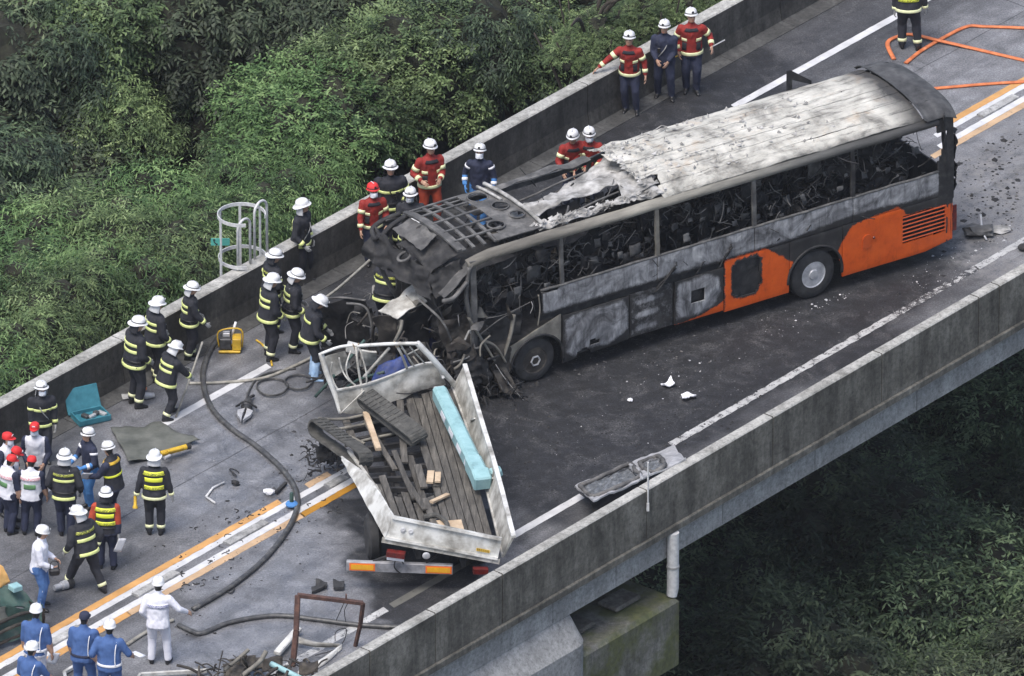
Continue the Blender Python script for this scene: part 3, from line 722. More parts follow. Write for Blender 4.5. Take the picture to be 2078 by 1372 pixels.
# wheels
def wheel(u, y, shiny, r=.51, w=.27, side=-1):
    e = bpy.data.objects.new('wheel', None); link(e, bus); e.location = (u, y, r); e.rotation_euler = (math.pi / 2, 0, 0)
    mb = MB(); h = w / 2
    mb.lathe([(.27, -h + .01), (.30, -h), (r - .08, -h), (r - .02, -h + .03), (r, -h + .07), (r, h - .07), (r - .02, h - .03), (r - .08, h), (.30, h), (.27, h - .01), (.26, 0)], (0, 0, 0), 36, cap=False)
    for k in range(40):
        a = k * math.pi / 20; mb.box((r * math.cos(a) * 1.001, r * math.sin(a) * 1.001, .0), (.016, .045, w - .14), Matrix.Rotation(a, 3, 'Z'))
    mb.build('tyre', M['rubber'], e, smooth=True, angle=35)
    mb = MB(); d = h - .02
    mb.lathe([(.285, d), (.27, d + .015), (.25, d), (.245, d - .05), (.15, d - .085), (.13, d - .03), (.09, d + .02), (.0, d + .025), (0, -d), (.27, -d), (.285, -d)], (0, 0, 0), 36)
    rm = mb.build('rim', M['alu'] if shiny else M['burn_brown'], e, smooth=True, angle=35)
    mb = MB()
    for k in range(10):
        a = k * math.pi / 5; mb.lathe([(0, 0), (.014, 0), (.014, .03), (.0, .034)], (.17 * math.cos(a), .17 * math.sin(a), d - .075), 6)
    mb.build('wheel_nut', M['chrome'] if shiny else M['burn_brown'], rm, kind='stuff')
    mb = MB()
    for k in range(8):
        a = k * math.pi / 4 + .2; mb.lathe([(0, 0), (.03, 0), (.03, .004), (0, .004)], (.212 * math.cos(a), .212 * math.sin(a), d - .062), 8)
    mb.build('vent_hole', M['rubber'], rm, kind='stuff')
    if side > 0: e.rotation_euler = (-math.pi / 2, 0, 0)
wheel(.0, .20, False, r=.46); wheel(6.40, .17, True); wheel(.0, 2.30, False, side=1); wheel(6.40, 2.33, True, side=1)
wheel(6.40, .52, False); wheel(6.40, 1.98, False, side=1)
mbx = MB()
for u in (.0, 6.4): mbx.tube([(u, .3, .5), (u, 2.2, .5)], .09, 8)
mbx.build('axle', M['burn'], bus)
mbx = MB(); mbx.box((3.9, 1.25, .95), (11.0, 2.34, .10)); mbx.box((3.9, 1.25, .62), (4.6, 2.2, .5)); mbx.box((8.4, 1.25, .7), (2.2, 2.2, .7)); mbx.build('floor', M['burn'], bus)
# far side
fw_ = MB()
for a, b, z0, z1 in ((-1.6, .0 - .62, .5, 1.9), (.64, 5.75, .36, 1.9), (7.05, 9.6, .36, 1.9), (-.62, .64, 1.05, 1.9), (5.75, 7.05, 1.15, 1.9)):
    n = max(2, int((b - a) / .12)); G = [[Vector((a + (b - a) * i / n, 2.5 - prof_y(z0 + (z1 - z0) * j / 6) + .012 * noise.noise(Vector((i * .4, j * .7, 9))), z0 + (z1 - z0) * j / 6)) for j in range(7)] for i in range(n + 1)]
    fw_.slab(G, (0, -.03, 0))
fw_.build('far_side', M['ash_dark'], bus, smooth=True, angle=50)
# pillars
for u, w, zb, mt in ((-1.42, .13, 1.15, 'ash_dark'), (.58, .075, 1.93, 'ash_dark'), (2.77, .085, 1.93, 'tan_metal'), (5.0, .085, 1.93, 'ash_dark'), (7.29, .085, 1.93, 'burn')):
    for yy in (0, 1):
        mbx = MB(); f = (lambda z: prof_y(z) + .03) if yy == 0 else (lambda z: 2.47 - prof_y(z))
        pts = [Vector((u + .015 * noise.noise(Vector((u, k, yy))), f(z), z)) for k, z in enumerate(np.linspace(zb, 2.98, 6))]
        for p, q in zip(pts[:-1], pts[1:]): mbx.beam(p, q + (q - p) * .02, w, .05, Vector((0, -1, 0)))
        mbx.build('pillar', M[mt], bus)
# roof rails: rounded cant rails both sides
def rail(name, pts, prof, mat, sgn=1, y0=0.0):
    mb = MB(); rings = []
    for u, dz, sc in pts:
        wob = .012 * noise.noise(Vector((u * 2.2, y0, 3)))
        rings.append([Vector((u, y0 + sgn * (py * sc + wob), 2.93 + dz + pz * sc + wob)) for py, pz in prof])
    mb.loft(rings); return mb.build(name, mat, bus, smooth=True, angle=60)
RP = [(.05, .0), (.03, .04), (.04, .085), (.065, .12), (.11, .15), (.18, .17), (.18, .14), (.13, .12), (.09, .07), (.09, .0)]
t = NT('roof_rail_metal'); co = t.pos()
mp = t.n('SeparateXYZ'); t.l(co, mp.inputs[0])
fr = t.ramp(t.math('DIVIDE', mp.outputs[0], 10.0), [(.0, (.13, .12, .10)), (.25, (.26, .245, .205)), (.45, (.22, .21, .18)), (.62, (.10, .098, .09)), (.9, (.035, .034, .033))])
fr = t.mix(1.0, fr, t.ramp(t.noise(co, 3, 8, .65, 0, (.4, 2, 2)), [(.3, .55), (.7, 1.35)]), 'MULTIPLY'); t.col(fr); t.rough(.65); t.bump(t.noise(co, 20, 5), .25, .01)
M['roof_rail'] = t.mat
us_ = [-1.52, -1.3, -1.0, -.6, -.2, .3, .8, 1.4, 2, 2.6, 3.2, 3.8, 4.4, 5, 5.6, 6.2, 6.8, 7.4, 8, 8.6, 9.0, 9.3]
rail('roof_rail', [(u, (-.10 if u < -1.4 else -.05 if u < -1.1 else 0), 1.0) for u in us_], RP, M['roof_rail'])
rail('roof_rail', [(u, (-.06 if u < -1 else -.10 if u < 2.2 else -.10 + .20 * min(1, (u - 2.2) / 1.4)), 1.0) for u in [-1.9] + us_[1:]], RP, M['ash_dark'], -1, 2.5)
# rear roof: long ribbed sheets, ash white
def roofz(y): return 3.32 - .21 * (abs(y - 1.25) / 1.15) ** 2.8 + .055 * (y - .3)
t = NT('ash_roof'); co = t.pos(); mp = t.n('SeparateXYZ'); t.l(co, mp.inputs[0])
n1 = t.noise(co, 1.5, 9, .66, .4); n2 = t.noise(co, 5, 9, .72, .2, (.28, 1.5, 1)); n3 = t.noise(co, 2.0, 6, .6)
base = t.ramp(n1, [(.26, (.08, .076, .068)), (.38, (.27, .26, .23)), (.50, (.47, .455, .405)), (.70, (.64, .62, .555))])
base = t.mix(1.0, base, t.ramp(n2, [(.36, .42), (.46, .95), (.62, 1.1)]), 'MULTIPLY')
base = t.mix(t.ramp(n3, [(.58, 0.0), (.70, .45)]), base, (.42, .30, .19))
rear = t.ramp(t.math('ADD', t.math('DIVIDE', mp.outputs[0], 10.0), t.math('MULTIPLY', n1, .10)), [(.885, 0.0), (.935, 1.0)])
near = t.ramp(t.math('ADD', t.math('SUBTRACT', .62, mp.outputs[1]), t.math('MULTIPLY', n3, .3)), [(.52, 0.0), (.72, .8)])
nx = t.math('MULTIPLY', near, t.ramp(t.math('DIVIDE', mp.outputs[0], 10.0), [(.42, 0.0), (.60, 1.0)]))
c = t.mix(rear, base, (.045, .044, .043)); c = t.mix(nx, c, (.07, .069, .066))
t.col(c); t.rough(.85); t.bump(t.math('ADD', n2, t.noise(co, 16, 6, .7)), .8, .03); M['ash_roof'] = t.mat
ys = [.12, .42, .70, .97, 1.25, 1.53, 1.80, 2.08, 2.38]
for k in range(8):
    y0_, y1_ = ys[k] + .0055, ys[k + 1] - .0055; n = 70; G = []
    ua = 2.75 + .35 * noise.noise(Vector((k * 1.7, 2, 0))) + (.25 if k < 2 else 0)
    for i in range(n + 1):
        u = ua + (8.98 - ua) * i / n; row = []
        for j in range(5):
            y = y0_ + (y1_ - y0_) * j / 4; s = j / 4
            rough_ = .045 * max(0, 1 - (u - ua) / 1.8) + .016
            z = roofz(y) + .007 * math.sin(math.pi * s) + rough_ * (noise.noise(Vector((u * 3.2, y * 4, 1))) + .6 * noise.noise(Vector((u * 7, y * 9, 2)))) + .012 * noise.noise(Vector((u * .8, k * 3.1, 4)))
            row.append(Vector((u + (.10 * noise.noise(Vector((y * 9, 0, k))) if i == 0 else 0), y, z)))
        G.append(row)
    mb = MB(); mb.slab(G, (0, 0, -.012)); mb.build('roof_sheet', M['ash_roof'], bus, smooth=True, angle=60)
mb = MB()
for u in np.arange(3.2, 9, .9): mb.tube([Vector((u, y, roofz(y) - .06)) for y in np.linspace(.25, 2.25, 9)], .022, 5)
mb.build('roof_hoop', M['burn'], bus)
M['cowl'] = simple('sooty_grey_cowl', [(.3, (.022, .022, .023)), (.5, (.055, .055, .056)), (.7, (.10, .10, .10)), (.85, (.18, .178, .172))], 4, 10, .75, bump=.5, bscale=16)
# rear cap: grey louvred cowl that rounds down at the back
G = []; n = 26
for i in range(n + 1):
    s = i / n; u = 8.95 + .80 * s; row = []
    for j in range(21):
        y = .03 + 2.44 * j / 20; e = abs(y - 1.25) / 1.22
        z = 3.20 + .17 * (1 - e ** 2.6) - .09 * max(0, e - .86) * 6 - .36 * max(0, s - .45) ** 2 + .035 * (1 if s < .06 else 0)
        z += .010 * noise.noise(Vector((u * 5, y * 4, 8))) + .05 * (y - .3)
        row.append(Vector((u - .20 * max(0, e - .6) ** 1.5 * s, y, z)))
    G.append(row)
mb = MB(); mb.slab(G, (0, 0, -.02)); cap = mb.build('rear_roof_cowl', M['cowl'], bus, smooth=True, angle=60)
for k in range(6):
    y = .42 + k * .33
    mb = MB(); mb.tube([Vector((9.0 + .55 * s, y + .03 * s, 3.255 + .05 * (y - .3) + .13 * (1 - (abs(y - 1.25) / 1.22) ** 2.6) - .36 * max(0, s * .7 - .45) ** 2 - .045 + .02 * noise.noise(Vector((k, s * 3, 0))))) for s in np.linspace(0, .92, 7)], [.014] * 7, 5)
    mb.build('cowl_rib', M['burn'], cap, smooth=True)
# rear corner, rear wall
def rear_wall():
    G = []; n = 24
    for i in range(n + 1):
        y = .0 + 2.5 * i / n; row = []
        for j in range(25):
            z = .40 + 2.75 * j / 24
            u = 9.68 - .10 * max(0, (z - 1.6) / 1.5) - .18 * (abs(y - 1.25) / 1.25) ** 6 + .03 * noise.noise(Vector((y * 3, z * 3, 4)))
            row.append(Vector((u, y, z)))
        G.append(row)
    mb = MB(); mb.slab(G, (-.035, 0, 0), 0, lambda i, j: (1.75 < .40 + 2.75 * (j + .5) / 24 < 2.75 and .35 < (i + .5) * 2.5 / n < 2.15))
    mb.build('rear_wall', M['burn'], bus, smooth=True, angle=60)
rear_wall()
side_panel('rear_corner', 9.26, 9.64, 1.30, 3.05, .0, .012, 21, hole=lambda u, z: 2.15 < z < 2.78 and u < 9.44 - (2.6 - z) * .35, mat=M['burn'])
mb = MB()
for k in range(9):
    z = 1.0 + k * .19; p = Vector((9.70, .06 + .1 * random.random(), z))
    mb.crumple(p, p + Vector((.10 + .1 * random.random(), .25, .03)), p + Vector((.12, .3, .2)), p + Vector((.02, .02, .22)), 4, 4, .06, k + 40, .012, 5, rag=.03)
mb.build('melted_trim', M['burn'], bus)
side_panel('rear_lamp_panel', 9.60, 9.74, .55, 1.10, .03, .01, 22, mat=M['lamp_red'])
mb = MB(); mb.crumple((9.58, .0, .42), (9.72, .30, .42), (9.70, .32, 1.25), (9.58, -.005, 1.25), 5, 8, .02, 77, .02); mb.build('rear_corner_trim', M['burn'], bus)

# --- torn middle of the roof: hanging ash-white sheets, open strip at the far side
def sheet(name, a, b, c, d, mat, seed, amp=.08, nu=16, nv=10, holes=0., rag=.05, scale=2.4, parent=None, thick=.014):
    mb = MB(); mb.crumple(a, b, c, d, nu, nv, amp, seed, thick, scale, 0, holes, rag)
    return mb.build(name, mat, parent or bus, smooth=True, angle=55)
sheet('torn_roof_sheet', (.30, .98, 3.02), (2.85, 1.02, 3.22), (2.95, 1.72, 3.14), (.32, 1.62, 2.88), M['ash'], 101, .10, 30, 12, .16)
sheet('torn_roof_sheet', (.9, 1.42, 2.92), (3.05, 1.5, 3.20), (3.1, 2.2, 3.15), (2.2, 1.98, 2.92), M['ash'], 102, .09, 22, 12, .12)
sheet('torn_roof_sheet', (.22, .24, 3.10), (3.0, .24, 3.18), (3.0, .44, 3.22), (.25, .50, 3.12), M['ash'], 103, .07, 40, 6, .0, .05, 3.5)
sheet('torn_roof_sheet', (2.25, .40, 3.20), (3.05, .40, 3.24), (3.15, 1.1, 3.28), (2.45, 1.0, 3.22), M['ash'], 104, .10, 14, 12, .1)
sheet('torn_roof_sheet', (.25, .35, 2.55), (2.4, .6, 2.62), (2.5, 1.1, 2.60), (.2, 1.1, 2.5), M['burn'], 105, .10, 16, 8)
sheet('torn_roof_sheet', (-.05, 2.02, 3.12), (2.6, 2.10, 3.17), (2.6, 2.30, 3.16), (-.05, 2.32, 3.14), M['ash_dark'], 106, .04, 26, 4)
mb = MB()
for k, (a, b) in enumerate((((.35, .62, 2.98), (2.5, .84, 3.08)), ((.4, .55, 2.95), (2.2, .70, 3.02)), ((.9, .5, 2.9), (1.3, .9, 3.05)), ((.3, 1.95, 2.8), (2.4, 2.0, 3.0)), ((.5, 2.0, 2.62), (2.2, 2.08, 2.75)))):
    a, b = Vector(a), Vector(b); mb.tube(wire([a, a.lerp(b, .4) + Vector((0, .03, -.05)), a.lerp(b, .7) + Vector((0, -.02, .02)), b], 5), .022, 5)
mb.build('bent_roof_bar', M['ash_dark'], bus, smooth=True)
# --- duct panel with round openings
holes_ = [(-.12, 1.90, .20), (.02, 1.32, .17), (.10, .86, .15), (-.46, .72, .17)]
G = []; n1_, n2_ = 46, 84
for i in range(n1_ + 1):
    u = -.72 + 1.05 * i / n1_; G.append([Vector((u + .18 * (1 - j / n2_) * 0, .28 + 2.0 * j / n2_, 3.13 + .10 * (1 - ((.28 + 2.0 * j / n2_ - 1.25) / 1.1) ** 2) + .02 * noise.noise(Vector((u * 3, j * .1, 6))))) for j in range(n2_ + 1)])
def dsk(i, j):
    p = (G[i][j] + G[i + 1][j + 1]) / 2
    return any(math.hypot(p.x - a, p.y - b) < r for a, b, r in holes_) or (p.x < -.38 and p.y > .95) or (p.x < -.55 and .5 < p.y)
mb = MB(); mb.slab(G, (0, 0, -.02), 0, dsk); dct = mb.build('roof_duct_panel', M['ash_dark'], bus, smooth=True, angle=60)
for a, b, r in holes_:
    mb = MB(); mb.tube([Vector((a + r * math.cos(q), b + r * math.sin(q), 3.145 + .10 * (1 - ((b - 1.25) / 1.1) ** 2))) for q in np.linspace(0, 2 * math.pi, 25)], .018, 5)
    mb.build('duct_ring', M['ash_dark'], dct, smooth=True)
    mb = MB(); mb.crumple((a - r, b - r, 2.95), (a + r, b - r, 2.95), (a + r, b + r, 2.97), (a - r, b + r, 2.97), 6, 6, .05, int(a * 100), .01, 5)
    mb.build('duct_debris', M['burn_brown'], dct)
mb = MB(); mb.tube([Vector((.32 + .02 * noise.noise(Vector((y * 4, 0, 0))), y, 3.19 + .09 * (1 - ((y - 1.25) / 1.1) ** 2))) for y in np.linspace(.3, 2.35, 14)], .04, 6); mb.tube([Vector((.16, y, 3.17 + .09 * (1 - ((y - 1.25) / 1.1) ** 2))) for y in np.linspace(1.5, 2.35, 8)], .03, 6)
mb.build('roof_hoop', M['ash'], bus, smooth=True)
# --- open front roof frame: lattice of bars
def fz(y): return 3.12 + .11 * (1 - ((y - 1.25) / 1.1) ** 2)
for k, u in enumerate((-1.56, -1.46, -1.20, -.95, -.70)):
    mb = MB(); pts = [Vector((u + (.12 * (y - 1.3) if k > 1 else 0) * .3, y, fz(y) - (.02 if k else -.01))) for y in np.linspace(.30, 2.22, 14)]
    for p, q in zip(pts[:-1], pts[1:]): mb.beam(p, q, .065 if k > 1 else .10, .04)
    mb.build('roof_frame_bar', M['ash_dark'], bus)
for k, y in enumerate((.62, 1.0, 1.4, 1.82, 2.2)):
    mb = MB(); p, q = Vector((-1.55, y, fz(y) - .004)), Vector((-.40, y + .02, fz(y) + .004)); mb.beam(p, q, .05, .03); mb.build('roof_frame_bar', M['ash_dark'], bus)
sheet('front_ceiling', (-1.6, .25, 2.62), (-.4, .25, 2.75), (-.4, 2.3, 2.75), (-1.6, 2.3, 2.62), M['burn'], 120, .05, 12, 16)
# --- crushed front cap: sags forward and down
sheet('front_cap', (-1.60, .35, 3.10), (-1.60, 1.62, 3.18), (-2.10, 1.60, 2.86), (-2.02, .62, 2.66), M['burn'], 121, .07, 22, 16, 0, .04, 4.0)
for pth in ([(-1.58, 2.34, 3.08), (-1.9, 2.42, 3.0), (-2.2, 2.38, 2.9), (-2.3, 2.1, 2.82)], [(-1.6, 2.1, 3.14), (-1.95, 2.1, 3.02), (-2.2, 2.05, 2.88)]):
    mb = MB(); mb.tube(wire(pth, 6), .05, 7); mb.build('cap_rib', M['burn'], bus, smooth=True)
sheet('front_cap', (-2.18, 2.40, 2.95), (-2.02, .62, 2.66), (-2.12, .40, 2.20), (-2.42, 2.34, 2.42), M['burn'], 122, .10, 26, 16, 0, .05, 4.0)
sheet('front_cap', (-2.15, 1.15, 2.34), (-2.08, .45, 2.22), (-1.80, .30, 1.62), (-1.85, 1.1, 1.70), M['burn'], 123, .10, 16, 10, 0, .08)
sheet('front_cap', (-1.58, .30, 3.05), (-2.02, .62, 2.66), (-2.1, .40, 2.25), (-1.50, .06, 2.50), M['burn'], 124, .08, 16, 16, 0, .05, 4.5)
sheet('roof_vent_cover', (-1.62, 1.0, 3.16), (-1.62, 1.95, 3.18), (-2.02, 1.95, 3.02), (-1.98, 1.0, 2.98), M['ash_dark'], 125, .04, 14, 14, 0, .03, 5.0)
mb = MB(); mb.tube([Vector((-2.14 + .12 * math.cos(a), 1.35 + .12 * math.sin(a), 2.74 + .05 * math.cos(a))) for a in np.linspace(0, 2 * math.pi, 17)], .03, 6); mb.build('lamp_ring', M['ash_dark'], bus, smooth=True)
# windscreen surround and mirror arm remains
mb = MB()
for pth in ([(-2.15, 2.38, 2.6), (-1.95, 2.40, 1.9), (-1.6, 2.42, 1.2), (-1.5, 2.4, .6)], [(-1.52, .03, 2.9), (-1.6, .02, 2.3), (-1.45, .02, 1.6), (-1.42, .05, 1.1)], [(-1.60, .0, 2.62), (-1.95, -.08, 2.42), (-2.15, -.05, 2.40), (-1.9, .05, 2.30)]):
    mb = MB(); mb.tube(wire(pth, 5), .045, 6); mb.build('windscreen_post', M['ash_dark'], bus, smooth=True)
if 0: mb.build('windscreen_post', M['ash_dark'], bus, smooth=True); mb = MB()
sheet('mirror_shell', (-2.10, -.02, 2.42), (-1.48, .0, 2.92), (-1.45, .22, 2.86), (-2.05, .35, 2.36), M['ash_dark'], 126, .05, 12, 8, 0, .04)
# lower front: wrinkled skins, struts, hanging strips
FS = [((-2.05, .3, 1.75), (-1.5, .1, 1.9), (-1.42, .02, 1.0), (-1.9, .2, .8), 'burn_brown', 131, .09),
      ((-1.9, .15, 1.15), (-1.3, -.05, 1.25), (-1.12, -.12, .45), (-1.75, .0, .35), 'burn', 132, .10),
      ((-1.75, 1.1, 1.6), (-1.85, .35, 1.7), (-1.65, .2, .6), (-1.55, 1.1, .5), 'burn', 133, .12),
      ((-1.35, 2.3, 1.7), (-1.6, 1.1, 1.7), (-1.5, 1.1, .45), (-1.3, 2.3, .4), 'burn', 134, .12),
      ((-1.0, .0, 1.10), (-.62, .0, .98), (-.64, -.02, .45), (-1.02, -.06, .38), 'burn_brown', 136, .05),
      ((-1.5, .3, 1.5), (-.2, .3, 1.55), (-.2, .3, 1.0), (-1.5, .3, .9), 'burn', 137, .05)]
for k, (a, b, c, d, mt, sd, am) in enumerate(FS): sheet('crushed_panel', a, b, c, d, M[mt], sd, am, 22, 20, 0, .06, 4.2)
STR = [((-1.55, .02, 1.85), (-1.25, -.06, 1.25), (-1.05, -.12, .85), .06, 'tan_metal'), ((-1.30, -.02, 1.30), (-1.0, -.05, 1.12), (-.78, -.10, .72), .055, 'tan_metal'),
       ((-.52, .02, 1.62), (-.62, -.02, 1.25), (-.80, -.05, .82), .05, 'tan_metal'), ((-1.35, .05, 1.35), (-.8, .1, 1.55), (-.40, .05, 1.68), .018, 'ash_dark'),
       ((-1.15, .02, 1.72), (-.7, .05, 1.66), (-.15, .02, 1.78), .015, 'ash_dark'), ((.02, -.01, 1.9), (.05, -.02, 1.6), (.0, -.02, 1.25), .028, 'tan_metal'),
       ((-1.02, -.12, .75), (-.85, -.25, .40), (-.62, -.5, .02), .012, 'ash'), ((-1.2, -.1, .7), (-1.18, -.13, .4), (-1.16, -.15, .12), .012, 'ash_dark'),
       ((-.12, .02, 1.78), (-.10, .0, 1.68), (-.16, .0, 1.55), .015, 'ash'), ((-2.3, .6, 2.2), (-2.1, .1, 1.9), (-1.9, .05, 1.4), .035, 'ash_dark')]
for k, (a, b, c, r, mt) in enumerate(STR):
    mb = MB(); mb.tube(wire([a, b, c], 6), [r * (1 - .25 * (i / 12)) for i in range(13)], 6, flat=.55); mb.build('bent_strut', M[mt], bus, smooth=True)
sheet('front_skirt', (-1.06, -.10, .62), (-.72, -.04, .58), (-.62, -.35, .03), (-1.0, -.30, .22), M['burn_brown'], 138, .04, 8, 8, 0, .03)
mb = MB()
rs = random.Random(5)
for k in range(60):
    p = Vector((rs.uniform(-2.2, -.7), rs.uniform(-.1, .7), rs.uniform(.02, .95))); d = Vector((rs.uniform(-1, 1), rs.uniform(-1, 1), rs.uniform(-.7, .7))).normalized() * rs.uniform(.12, .4)
    mb.tube(wire([p, p + d * .5 + Vector((0, 0, rs.uniform(-.06, .06))), p + d], 3), rs.uniform(.008, .03), 5)
mb.build('burnt_debris', M['burn'], bus, smooth=True, kind='stuff')
sheet('engine_lump', (-1.75, .4, .9), (-1.1, .4, .95), (-1.1, .4, .1), (-1.75, .4, .1), M['burn'], 139, .15, 12, 12, 0, 0)
# --- seats and tangled interior
def seat_mesh(seed):
    r = random.Random(seed); mb = MB(); j = lambda s=.03: r.uniform(-s, s)
    for y in (.05, .42):
        mb.tube(wire([(0 + j(), y, 0), (.02 + j(), y, .42), (.05, y, .45), (.42 + j(), y, .42), (.50 + j(.05), y, .80), (.60 + j(.08), y + j(), 1.08)], 3), .016, 5)
    mb.tube([(.60, .05, 1.08), (.62, .23, 1.12), (.60, .42, 1.08)], .016, 5); mb.tube([(.50, .05, .8), (.50, .42, .8)], .013, 5)
    mb.crumple((.06, .03, .46), (.46, .03, .43), (.46, .44, .43), (.06, .44, .46), 5, 5, .04, seed, .03, 4)
    mb.crumple((.45, .06, .48), (.60, .06, 1.04), (.60, .41, 1.04), (.45, .41, .48), 5, 5, .05, seed + 5, .02, 4, holes=.25)
    for k in range(3):
        p = Vector((r.uniform(.05, .5), r.uniform(.0, .45), r.uniform(.5, 1.0))); mb.tube(wire([p, p + Vector((j(.2), j(.2), j(.15))), p + Vector((j(.35), j(.3), j(.25)))], 3), .008, 4)
    return mb
sm = []
for s in range(4):
    o = seat_mesh(s * 11 + 3).build('seat_frame', M[('burn', 'burn', 'burn_brown', 'burn')[s]], bus, smooth=True); sm.append(o)
first = [True] * 4; rs = random.Random(11)
for r in range(11):
    for yi, y in enumerate((.16, .64, 1.40, 1.88)):
        if r == 0 and yi < 2: continue
        k = rs.randrange(4); src = sm[k]
        if first[k]: o = src; first[k] = False
        else: o = src.copy(); COL.objects.link(o); o.parent = bus
        o.location = (-.35 + r * .82 + rs.uniform(-.06, .06), y + rs.uniform(-.03, .03), 1.0); o.rotation_euler = (rs.uniform(-.25, .25), rs.uniform(-.35, .5), rs.uniform(-.35, .35)); o.scale = (1, 1, rs.uniform(.7, 1.08))
mb = MB(); mb2 = MB()
for k in range(620):
    p = Vector((rs.uniform(-1.1, 9.3), rs.uniform(.12, 2.3), rs.uniform(1.5, 2.6) if rs.random() < .7 else rs.uniform(2.4, 3.0)))
    d = Vector((rs.uniform(-1, 1), rs.uniform(-.6, .6), rs.uniform(-.6, .6))).normalized() * rs.uniform(.15, .65)
    (mb if rs.random() < .80 else mb2).tube(wire([p, p + d * .5 + Vector((0, rs.uniform(-.06, .06), rs.uniform(-.1, .06))), p + d], 3), rs.uniform(.006, .016), 4)
for k in range(150):
    p = Vector((rs.uniform(-1.2, 9.2), rs.uniform(.12, 1.9), rs.uniform(1.2, 2.5))); s = rs.uniform(.08, .38)
    (mb if rs.random() < .85 else mb2).crumple(p, p + Vector((s, 0, rs.uniform(-.1, .1))), p + Vector((s, rs.uniform(-.05, .1), s)), p + Vector((0, 0, s)), 3, 3, .05, k, .008, 6)
mb.build('interior_wreckage', M['burn'], bus, smooth=True, kind='stuff'); mb2.build('interior_wreckage', M['ash_dark'], bus, smooth=True, kind='stuff')
# loose roof strip sticking up on the far edge and the standing vent flap
mb = MB()
for a, b in (((3.7, 2.40, 3.03), (4.5, 2.50, 3.22)), ((4.5, 2.50, 3.22), (4.78, 2.40, 3.10)), ((3.9, 2.42, 3.05), (4.7, 2.46, 3.14))): mb.tube([a, b], .012, 5)
mb.build('roof_edge_trim', M['ash'], bus)
mb = MB(); mb.prism([(7.38, 2.48, 3.05), (7.38, 2.48, 3.62), (7.46, 2.48, 3.62), (7.95, 2.48, 3.26), (7.95, 2.48, 3.18), (7.50, 2.48, 3.40), (7.50, 2.48, 3.05)], (0, -.03, 0)); mb.build('roof_flap', M['burn'], bus)

# hanging ceiling remains that choke the windows
for k, u in enumerate(np.arange(-.9, 9.0, .62)):
    rq = random.Random(k * 7); zt_ = 2.95; zb_ = rq.uniform(1.9, 2.5)
    sheet('hanging_lining', (u, rq.uniform(.9, 1.3), zt_), (u + .7, rq.uniform(.9, 1.3), zt_), (u + .62, rq.uniform(.7, 1.5), zb_), (u + .05, rq.uniform(.7, 1.5), zb_ + rq.uniform(-.2, .2)), M['burn'], 600 + k, .12, 8, 8, .22, .08, 3.0)
# more torn metal in front of the near corner
rq = random.Random(77)
for k in range(44):
    p = Vector((rq.uniform(-2.0, -.75), rq.uniform(-.25, .9), rq.uniform(.15, 2.0))); a = Vector((rq.uniform(-.3, .3), rq.uniform(-.15, .2), rq.uniform(-.5, .2))); b = Vector((rq.uniform(-.2, .35), rq.uniform(-.1, .2), rq.uniform(-.25, .25)))
    sheet('torn_metal', p, p + b, p + a + b, p + a, M[('burn', 'burn', 'burn_brown', 'ash_dark', 'tan_metal')[k % 5]], 640 + k, .07, 6, 6, 0, .05, 4.0)
for k in range(34):
    p = Vector((rq.uniform(-2.1, -.7), rq.uniform(-.2, 1.6), rq.uniform(.2, 2.6))); d = Vector((rq.uniform(-.6, .6), rq.uniform(-.3, .3), rq.uniform(-.9, .3))) * rq.uniform(.3, .9); q = p + d; q.z = max(.04, q.z)
    mb = MB(); mb.tube(wire([p, p.lerp(q, .5) + Vector((rq.uniform(-.1, .1), rq.uniform(-.1, .1), rq.uniform(-.05, .1))), q], 5), rq.uniform(.010, .03), 6, flat=.6); mb.build('twisted_bar', M[('burn', 'ash_dark', 'burn', 'tan_metal')[k % 4]], bus, smooth=True)
# ash crumbs and flakes lying on the roof
mb = MB()
for k in range(260):
    u = 2.7 + 4.5 * rq.random() ** 2.2; y = rq.uniform(.3, 2.25); s = rq.uniform(.015, .07); p = Vector((u, y, roofz(y) + .02))
    mb.crumple(p, p + Vector((s, rq.uniform(-s, s), rq.uniform(0, .03))), p + Vector((s, s, rq.uniform(0, .04))), p + Vector((rq.uniform(-s, s), s, .0)), 2, 2, .02, k, .006, 9)
mb.build('ash_flakes', M['ash'], bus, kind='stuff')
mb = MB()
for k in range(170):
    u = rq.uniform(.1, 3.1); y = rq.uniform(.18, .42); s = rq.uniform(.03, .09); p = Vector((u, y, 3.15 + .05 * rq.random()))
    mb.crumple(p, p + Vector((s, rq.uniform(-s, s) * .5, rq.uniform(-.02, .05))), p + Vector((s, s * .7, rq.uniform(0, .06))), p + Vector((rq.uniform(-s, s), s * .7, .0)), 2, 2, .03, k + 300, .008, 9)
mb.build('ash_crust', M['ash'], bus, kind='stuff')

mb = MB(); mb.tube([Vector((.10 * math.cos(a), .055, .46 + .10 * math.sin(a))) for a in np.linspace(0, 2 * math.pi, 7)], .018, 6); mb.build('hub_ring', M['alu'], bus)
# pale seat rails and springs close behind the window line
mb = MB(); rq = random.Random(123)
for k in range(230):
    p = Vector((rq.uniform(-1.1, 9.2), rq.uniform(.10, .9), rq.uniform(1.75, 2.65))); d = Vector((rq.uniform(-1, 1), rq.uniform(-.3, .3), rq.uniform(-.8, .8))).normalized() * rq.uniform(.1, .42)
    mb.tube(wire([p, p + d * .5 + Vector((rq.uniform(-.05, .05), 0, rq.uniform(-.06, .06))), p + d], 2), rq.uniform(.005, .012), 4)
for k in range(70):
    p = Vector((rq.uniform(-.9, 9.2), rq.uniform(.12, .9), rq.uniform(1.75, 2.35))); s = rq.uniform(.04, .16)
    mb.crumple(p, p + Vector((s, 0, rq.uniform(-.05, .05))), p + Vector((s, .03, s)), p + Vector((0, .02, s)), 3, 3, .05, k + 900, .006, 7)
mb.build('seat_springs', M['ash_dark'], bus, smooth=True, kind='stuff')
